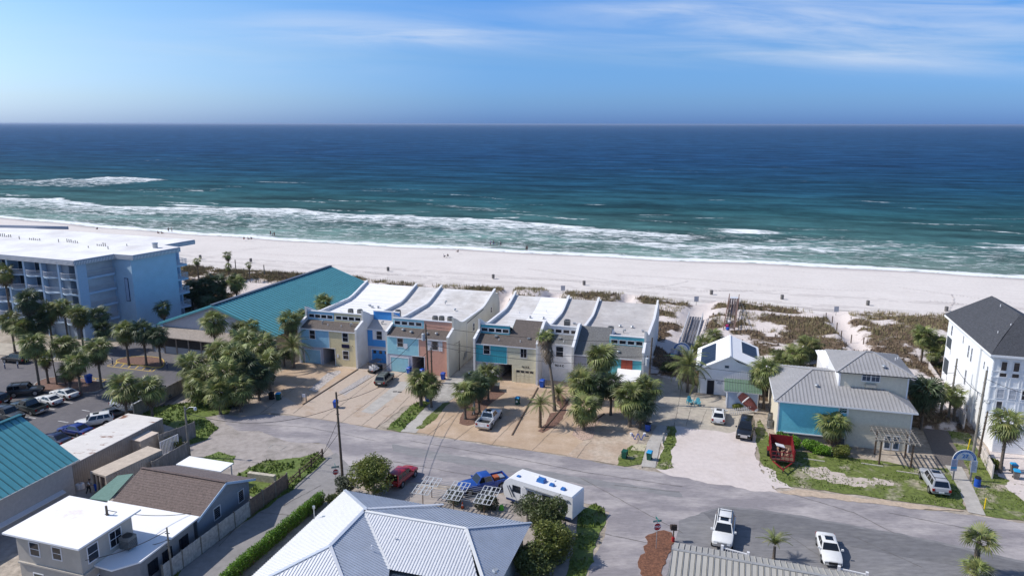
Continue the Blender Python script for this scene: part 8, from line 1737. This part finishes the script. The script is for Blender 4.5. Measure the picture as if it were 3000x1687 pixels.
t = thing('estate_sign', 'two short timber posts with a small white sign at the end of the drive divider', 'sign', G(891,1176), math.radians(-10)); 
for x in (-.35,.35): MB().box(x-.06,x+.06,-.06,.06,0,1.3).build('post', WOODG, t)
MB().box(-.28,.28,-.03,.03,.7,1.2).build('board', TRIM, t)
t = thing('notice_board', 'tall weathered white board standing in the drive bed by the pickup', 'sign', G(1389,1212), math.radians(70)); MB().box(-.3,.3,-.05,.05,0,2.3).build('board', mat('weathered_white_board', (.5,.5,.52), var=.2), t)
t = thing('mulch_island_sign', 'brown wooden sign frame on the red mulch island', 'sign', G(180,1128), 0)
for x in (-.7,.7): MB().box(x-.07,x+.07,-.07,.07,0,1.9).build('post', WOODB, t)
MB().box(-.6,.6,-.05,.05,.4,1.6).build('board', mat('grey_green_board', (.12,.13,.11)), t)
t = thing('meter_post', 'short concrete post with a meter box beside the front walk', 'post', G(1943,1300)); MB().box(-.1,.1,-.08,.08,0,1.5).build('post', CONC, t); MB().box(-.14,.14,-.16,-.081,.6,1.1).build('meter', GALV, t)
t = thing('bike_rack', 'wavy blue cycle rack in the shade of the bright palm', 'cycle rack', G(1870,1288), math.radians(-12)); pts = [(-.9+1.8*k/24,0,.45+.4*math.sin(k/24*math.pi*4.5+1.2)) for k in range(25)]; MB().path(pts,.05,6).build('rack_tube', M_BINB, t)
for i, (x, lab) in enumerate(((1849,'white bucket at the left end of the planting trough under the bright palm'),(1888,'white bucket at the right end of the planting trough under the bright palm'))): tag(MB().tube((0,0,0),(0,0,.4),.15,.2,10).build('white_bucket', TRIM, loc=G(x,1276)), lab, 'bucket')
for i, (x, y) in enumerate(((1130,1148),(1152,1149),(330,1067),(490,1078),(15,1080),(53,1078))):
    if i > 1: t = thing('bollard', ['','','slim bollard left of the yellow kerbed island','blue white bollard right of the yellow kerbed island','left bollard below the black crossover','right bollard below the black crossover'][i], 'bollard', G(x,y)); MB().tube((0,0,0),(0,0,1.1),.09,.09,8).build('post', mat('navy_bollard', (.03,.05,.12)), t); MB().tube((0,0,.75),(0,0,.95),.1,.1,8).build('white_band', TRIM, t)
for i, (x, y) in enumerate(((1157,1147),(1171,1148))): tag(MB().box(-.3,.3,-.15,.15,0,.04).build('drain_cover', DARK, loc=G(x,y,.03)), ['left dark drain cover in the pale driveway strip','right dark drain cover in the pale driveway strip'][i], 'drain')
for p, lab in (((2385,1348),'left white kerb log on the lawn below the hedge'),((2555,1362),'middle pale log on the lawn by the pergola'),((2660,1385),'right pale log beside the silver estate')):
    o_ = MB().box(-1.2,1.2,-.07,.07,0,.12).build('parking_log', mat('bleached_log', (.48,.44,.38)), loc=G(*p)); o_.rotation_euler = (0,0,math.radians(-20)); tag(o_, lab, 'log')
ac_unit(tuple(G(2258,1232)), HA, 'ground air conditioner at the left side of the grey roofed house, farther', group=None); ac_unit(tuple(G(2256,1252)), HA, 'ground air conditioner at the left side of the grey roofed house, nearer', group=None)
drum('white tub behind the small container by the car park', (231,1432), TRIM, TRIM, .3, .6, name='white_tub'); drum('second white tub nearer the container end frame', (240,1430), TRIM, TRIM, .3, .6, name='white_tub')
# ------------------------------------------------------------------ poles and wires
TOPS = {}
def pole(key, label, base, h, lean=(0,0), arm=None, trans=None, lamp=None, m=POLEW, r=.16):
    b_ = G(*base) if len(base) == 2 else Vector(base); t = thing('utility_pole', label, 'utility pole', b_); MB().tube((0,0,0),(lean[0],lean[1],h),r,r*.65,10).build('pole', m, t)
    TOPS[key] = b_+Vector((lean[0],lean[1],h))
    if trans: z, s_ = trans; x = lean[0]*z/h+s_*.45; y = lean[1]*z/h; c_ = MB().tube((x,y,z-.55),(x,y,z+.5),.28,.28,14).tube((x,y,z+.5),(x,y,z+.6),.28,.15,14).build('transformer', mat('pale_transformer', (.42,.46,.50), rough=.4), t); MB().tube((x,y,z+.55),(x,y,z+.9),.05,.04,6).build('insulator', WOODB, c_); MB().box(min(0,s_*.2)+lean[0]*z/h,max(0,s_*.2)+lean[0]*z/h,-.05,.05,z-.2,z-.1).build('bracket', DARK, t)
    if lamp: z, s_, = lamp; l_ = MB().path([(lean[0]*z/h,0,z),(s_*.6,-.1,z+.45),(s_*1.2,-.2,z+.5)],.04,6).build('lamp_arm', GALV, t); MB().tube((s_*1.35,-.2,z+.5),(s_*1.35,-.2,z+.3),.12,.2,10).tube((s_*1.35,-.2,z+.3),(s_*1.35,-.2,z+.1),.2,.16,10).build('lamp_head', mat('lamp_grey', (.5,.52,.54)), l_)
    if arm: z, w_ = arm; MB().bar((lean[0]*z/h-w_/2,0,z),(lean[0]*z/h+w_/2,0,z),.1,.1).build('cross_arm', POLEW, t)
    for k in range(3): z = h*(.62+.13*k); MB().box(lean[0]*z/h-.2,lean[0]*z/h+.2,lean[1]*z/h-.03,lean[1]*z/h+.03,z-.03,z+.03).build('step_bolt', DARK, t)
    return t
pole('P1', 'tall dark utility pole at the mouth of the alley', (1004,1403), 10.6, (-.25,.1))
pole('P2', 'lamp pole behind the grey fence at the dirt lot', (556,1338), 6.6, (0,0), lamp=(6.1,1), m=FADEDP)
pole('P3', 'dark pole with transformer in front of the salmon pink unit', (1255,1120), 9.6, (-.2,0), trans=(7.5,-1))
pole('P4', 'shorter dark pole beside the transformer pole', (1266,1122), 5.9, (-.05,0))
pole('P5', 'slim service pole against the cream side wall of the left terrace', (1346,1086), 5.2, (.05,0), m=FADEDP, r=.1)
pole('P6', 'pole with pale transformer right of the turquoise unit', (1896,1185), 10.2, (.3,0), trans=(6.6,-1))
pole('P7', 'grey brown pole in front of the vinyl fence and palms', (2776,1238), 9.2, (.2,.2), m=FADEDP)
pole('P8', 'tall pole with lamp in front of the tall white house', (2843,1372), 12.2, (.4,.3), lamp=(8.2,.6), m=FADEDP, r=.18)
pole('P9', 'short dark pole behind the lamp pole near the low vinyl fence', (2866,1338), 6.0, (.3,0), r=.14)
pole('P10', 'dark pole in front of the cream house in the lower left', (337,1680), 6.8, (0,0))
pole('P11', 'short pale pole rising beside the white annexe fence', (505,1690), 5.0, (0,0), m=FADEDP, r=.11)
pole('P12', 'dark car park lamp post with twin heads on the mulch island', (168,1128), 6.4, (-.3,0), r=.09); 
M_WIRE = mat('black_cable', (.02,.02,.022), rough=.6)
def wire(label, a, b, sag=.6, r=.03, n=14):
    a, b = Vector(a), Vector(b); mb = MB(); pts = [a.lerp(b,k/n)-Vector((0,0,sag*4*(k/n)*(1-k/n)))-a for k in range(n+1)]; mb.path(pts, r, 4); o_ = mb.build('cable', M_WIRE, loc=a); tag(o_, label, 'cable', 'overhead cables'); return o_
Z_V = Vector((0,0,1))
W = [('cable from the tall alley pole to the transformer pole by the pink unit', TOPS['P1']-Z_V*.5, TOPS['P3']-Z_V*.6, 1.2),('lower cable from the alley pole to the short pole by the pink unit', TOPS['P1']-Z_V*1.2, TOPS['P4']-Z_V*.2, 1.3),('cable from the alley pole to the lamp pole at the dirt lot', TOPS['P1']-Z_V*1.8, TOPS['P2']-Z_V*.8, 1.6),
 ('cable from the transformer pole along the terrace to the right transformer pole', TOPS['P3']-Z_V*2.6, TOPS['P6']-Z_V*2.8, 1.0),('second long cable across the right terrace front', TOPS['P3']-Z_V*3.2, TOPS['P6']-Z_V*4.0, 1.1),('high cable across the roofs of the right terrace', TOPS['P3']-Z_V*.3, TOPS['P6']-Z_V*.6, .7),
 ('cable from the right transformer pole to the pole by the vinyl fence', TOPS['P6']-Z_V*3.2, TOPS['P7']-Z_V*2.0, 1.6),('lower cable crossing the grey roofed house', TOPS['P6']-Z_V*4.6, TOPS['P7']-Z_V*3.6, 1.8),('cable from the vinyl fence pole to the tall lamp pole', TOPS['P7']-Z_V*1.2, TOPS['P8']-Z_V*3.0, .5),('cable from the tall lamp pole out past the right edge', TOPS['P8']-Z_V*1.0, G(3150,1180,8), .5),('low cable bundle leaving the short right pole', TOPS['P9']-Z_V*.4, G(3150,1420,5), .7),
 ('service cable from the short pole to the cream side wall', TOPS['P3']-Z_V*3.4, TOPS['P5']-Z_V*.2, .5),('guy cable from the alley pole down to the grass bank', TOPS['P1']-Z_V*3.5, G(935,1352,.2), .1),('second guy cable from the alley pole to the verge', TOPS['P1']-Z_V*5.0, G(915,1368,.2), .1),('cable from the cream house pole to the bungalow roof', TOPS['P10']-Z_V*.4, G(560,1502,3.3), .4),('sagging cable from the cream house pole to the short pale pole', TOPS['P10']-Z_V*3.2, TOPS['P11']-Z_V*1.2, .7),('cable from the short pale pole towards the lower left corner', TOPS['P11']-Z_V*.3, G(250,1640,5.2), .4)]
for a in W: wire(*a)
# ------------------------------------------------------------------ people
M_SKIN = mat('skin', (.36,.20,.14), var=.05); M_SKIND = mat('tanned_skin', (.22,.12,.08), var=.05); M_HAIR = mat('dark_hair', (.02,.015,.012))
def skin_mesh(verts, edges, radii, name='tmp'):
    me = bpy.data.meshes.new(name); me.from_pydata(verts, edges, []); o_ = bpy.data.objects.new(name, me); COL.objects.link(o_)
    m_ = o_.modifiers.new('s','SKIN'); 
    for i, r_ in enumerate(radii): me.skin_vertices[0].data[i].radius = (r_, r_)
    me.skin_vertices[0].data[0].use_root = True; s_ = o_.modifiers.new('b','SUBSURF'); s_.levels = 1
    dg = bpy.context.evaluated_depsgraph_get(); dg.update(); m2 = bpy.data.meshes.new_from_object(o_.evaluated_get(dg)); bpy.data.objects.remove(o_)
    for p in m2.polygons: p.use_smooth = True
    return m2
def figure(pose, walk=.12, arm=.1):
    # pelvis, waist, chest, neck, head base, head top, shoulders..hands, hips..toes
    if pose == 'stand':
        v = [(0,0,.92),(0,0,1.10),(0,0,1.32),(0,0,1.50),(0,-.01,1.60),(0,0,1.72), (.18,0,1.42),(.24,.03,1.14),(.22,-.08,.90),(.22,-.12,.80), (-.18,0,1.42),(-.24,.03,1.14),(-.22,-.08,.90),(-.22,-.12,.80), (.10,0,.88),(.11,-walk,.48),(.11,-walk*.4,.08),(.11,-walk*.4-.15,.03), (-.10,0,.88),(-.11,walk*.6,.48),(-.11,walk,.08),(-.11,walk-.15,.03)]
    elif pose == 'sit':
        v = [(0,0,.14),(0,.05,.32),(0,.07,.52),(0,.05,.70),(0,.02,.79),(0,.02,.90), (.18,.05,.62),(.25,.0,.38),(.18,-.25,.33),(.14,-.32,.33), (-.18,.05,.62),(-.25,.0,.38),(-.18,-.25,.33),(-.14,-.32,.33), (.10,-.02,.13),(.14,-.40,.42),(.12,-.66,.06),(.12,-.80,.04), (-.10,-.02,.13),(-.14,-.42,.40),(-.12,-.68,.06),(-.12,-.82,.04)]
    else:   # push: leaning forward with both hands on a bin
        v = [(0,.05,.90),(0,0,1.08),(0,-.08,1.30),(0,-.12,1.46),(0,-.15,1.56),(0,-.15,1.68), (.18,-.09,1.38),(.24,-.22,1.12),(.2,-.5,1.06),(.2,-.58,1.05), (-.18,-.09,1.38),(-.24,-.22,1.12),(-.2,-.5,1.06),(-.2,-.58,1.05), (.10,.05,.86),(.11,-.08,.47),(.11,.0,.08),(.11,-.14,.03), (-.10,.05,.86),(-.11,.15,.48),(-.11,.32,.10),(-.11,.2,.03)]
    e = [(0,1),(1,2),(2,3),(3,4),(4,5),(2,6),(6,7),(7,8),(8,9),(2,10),(10,11),(11,12),(12,13),(0,14),(14,15),(15,16),(16,17),(0,18),(18,19),(19,20),(20,21)]
    r_ = [.13,.12,.15,.055,.085,.075,.06,.045,.033,.03,.06,.045,.033,.03,.10,.065,.042,.035,.10,.065,.042,.035]
    return v, e, r_
FIG = {}
def sub_mesh(pose, idx, grow, cut=1.0, **k):
    v, e, r_ = figure(pose, **k); mp_ = {o: n for n, o in enumerate(idx)}; ee = [(mp_[a], mp_[b]) for a, b in e if a in mp_ and b in mp_]
    return skin_mesh([v[i] for i in idx], ee, [r_[i]+grow for i in idx])
for ps in ('stand','sit','push'):
    v, e, r_ = figure(ps); FIG[ps] = (skin_mesh(v, e, r_), sub_mesh(ps, [1,2,6,7,10,11], .018), sub_mesh(ps, [0,14,15,18,19], .016), sub_mesh(ps, [0,14,15,16,18,19,20], .016))
    hv = figure(ps)[0][5]; hm_ = MB(); hx, hy, hz_ = hv
    for (z0, r0, z1, r1) in ((-.06,.09,.03,.085),(.03,.085,.075,.045)): hm_.tube((hx,hy+.02,hz_+z0),(hx,hy+.02,hz_+z1),r0,r1,10)
    ho = hm_.build('hair', M_HAIR); FIG[ps] += (ho.data,); bpy.data.objects.remove(ho)
def person(label, p, pose='stand', shirt=None, shorts=None, rz=0, s=1.0, z=-1.0, group='people on the beach', long=False, skin=M_SKIN, name='person'):
    c = G(p[0], p[1], z); t = thing(name, label, 'person', c, rz, group); t.scale = (s,)*3
    def add(nm, me, m): o_ = link(nm, me, t); 
    for nm, k, m in (('body',0,skin),('top',1,shirt),('trousers' if long else 'shorts',3 if long else 2,shorts),('hair',4,M_HAIR)):
        if m is None: continue
        me = FIG[pose][k]
        o_ = link(nm, me, t)
        if not me.materials: me.materials.append(None)
        o_.material_slots[0].link = 'OBJECT'; o_.material_slots[0].material = m
    return t
CL = {n: mat('cloth_'+n, c) for n, c in dict(black=(.015,.015,.018), white=(.6,.6,.6), navy=(.02,.03,.09), red=(.35,.03,.03), blue=(.05,.15,.4), grey=(.15,.15,.16), teal=(.03,.2,.22)).items()}
person('worker in white shirt and dark trousers pushing a blue bin', (263,1445), 'push', CL['white'], CL['black'], math.radians(100), 1.0, 0, None, True, M_SKIND, 'person')
PP = [('lone dark clothed sitter on the sand behind the hotel roof',(285,672),'sit','black','navy'),('sitter in red at the left of the pair near the hotel roof end',(463,684),'sit','red','black'),('sitter in black right of the one in red near the hotel roof end',(474,685),'sit','black','grey'),('left walker in dark clothes at the water near the hotel roof end',(494,680),'stand','navy','black'),('right walker in dark clothes at the water near the hotel roof end',(504,680),'stand','black','grey'),
 ('left sitter of three on the sand above the ragged palms',(715,701),'sit','black','red'),('middle sitter of three on the sand above the ragged palms',(727,702),'sit','red','grey'),('right sitter of three on the sand above the ragged palms',(736,701),'sit','navy','black'),('left adult standing at the waterline above the ragged palms',(793,690),'stand','black','navy'),('child standing between two adults at the waterline',(799,692),'stand','grey','navy'),('right tall adult standing at the waterline above the ragged palms',(804,693),'stand','black','black'),
 ('sitter in blue at the left of the pair on open sand',(1301,753),'sit','blue','black'),('sitter in black at the right of the pair on open sand',(1312,752),'sit','black','white'),('sunbather in dark clothes sitting higher on the open sand',(1342,739),'sit','black','grey'),('bather in blue shirt, leftmost of four at the waterline',(1437,720),'stand','blue','navy'),('second of four bathers at the waterline',(1446,720),'stand','grey','blue'),('third of four bathers, shorter, at the waterline',(1456,721),'stand','teal','black'),('bather in teal, rightmost of four at the waterline',(1467,721),'stand','teal','navy'),
 ('left figure of the close couple standing at the waterline',(1541,735),'stand','black','black'),('right figure of the close couple standing at the waterline',(1544.5,735),'stand','grey','black')]
for i, (lab, p, ps, a, b) in enumerate(PP): person(lab, p, ps, CL[a], CL[b], rz=(i*1.3) % 6.28, s=.72 if 'child' in lab or 'shorter' in lab else 1.03, skin=M_SKIND if i % 3 == 0 else M_SKIN, z=-.75 if p[1] > 695 or p[0] < 300 else -1.1)
# toys and clutter on the brown walkway
for (x, y), m_, lab in (((2132,965),M_BINB,'blue tub on the brown walkway'),((2130,957),mat('hot_pink', (.5,.03,.15)),'pink float on the brown walkway'),((2136,945),TRIM,'white bundle on the brown walkway')): tag(MB().tube((0,0,0),(0,0,.4),.35,.3,10).build('beach_gear', m_, loc=G(x,y,1.3)), lab, 'beach gear')

fp = MB(); rr = random.Random(77)
def dot(x, y, z, r_): fp.poly([(x+r_*math.cos(a)*1.3, y+r_*math.sin(a), z) for a in (0,1.05,2.1,3.14,4.2,5.2)])
for k in range(26):      # trails of footprints
    t_, s_ = rr.uniform(-190,100), rr.uniform(150,205); a = rr.uniform(-.5,.5)+(0 if rr.random() < .7 else 1.4)
    for j in range(rr.randint(25,90)):
        t_ += math.cos(a)*.8; s_ += math.sin(a)*.8; a += rr.uniform(-.06,.06)
        if s_ > 215 or s_ < 150: break
        X, Y = S2W(t_+rr.uniform(-.15,.15), s_+rr.uniform(-.15,.15)); d_ = float(shore_s(t_))-s_; z = (0.02 if d_ > 62 else .02-(1-d_/62)*1.5)+.16; dot(X, Y, z, .17)
for k in range(5):      # wheel ruts
    t_ = -230; s_ = 158+k*7+rr.uniform(-2,2); a = rr.uniform(-.02,.02)
    while t_ < 130:
        for o_ in (-.8,.8):
            X, Y = S2W(t_, s_+o_); X2, Y2 = S2W(t_+2.0, s_+o_+a*2.0); d_ = float(shore_s(t_))-s_; z = (0.02 if d_ > 62 else .02-(1-d_/62)*1.5)+.15
            if rr.random() < .8: fp.poly([(X,Y-.09,z),(X2,Y2-.09,z),(X2,Y2+.09,z),(X,Y+.09,z)])
        t_ += 2.0; s_ += a*2.0; a = max(-.05, min(.05, a+rr.uniform(-.006,.006)))
tag(fp.build('footprints_and_ruts', mat('pressed_sand', (0.44,0.39,0.37), var=.15)), kind='stuff')
# ------------------------------------------------------------------ air
hz = MB().box(-45000, 45000, -3000, 65000, -62, 46)
hm = bpy.data.materials.new('haze_air'); hm.use_nodes = True; N = hm.node_tree.nodes; N.remove(N['Principled BSDF'])
pv = N.new('ShaderNodeVolumePrincipled'); pv.inputs['Density'].default_value = 3.6e-5; pv.inputs['Color'].default_value = (0.46, 0.58, 0.80, 1); pv.inputs['Anisotropy'].default_value = 0.2
hm.node_tree.links.new(pv.outputs[0], N['Material Output'].inputs['Volume'])
tag(hz.build('haze', hm), kind='stuff')
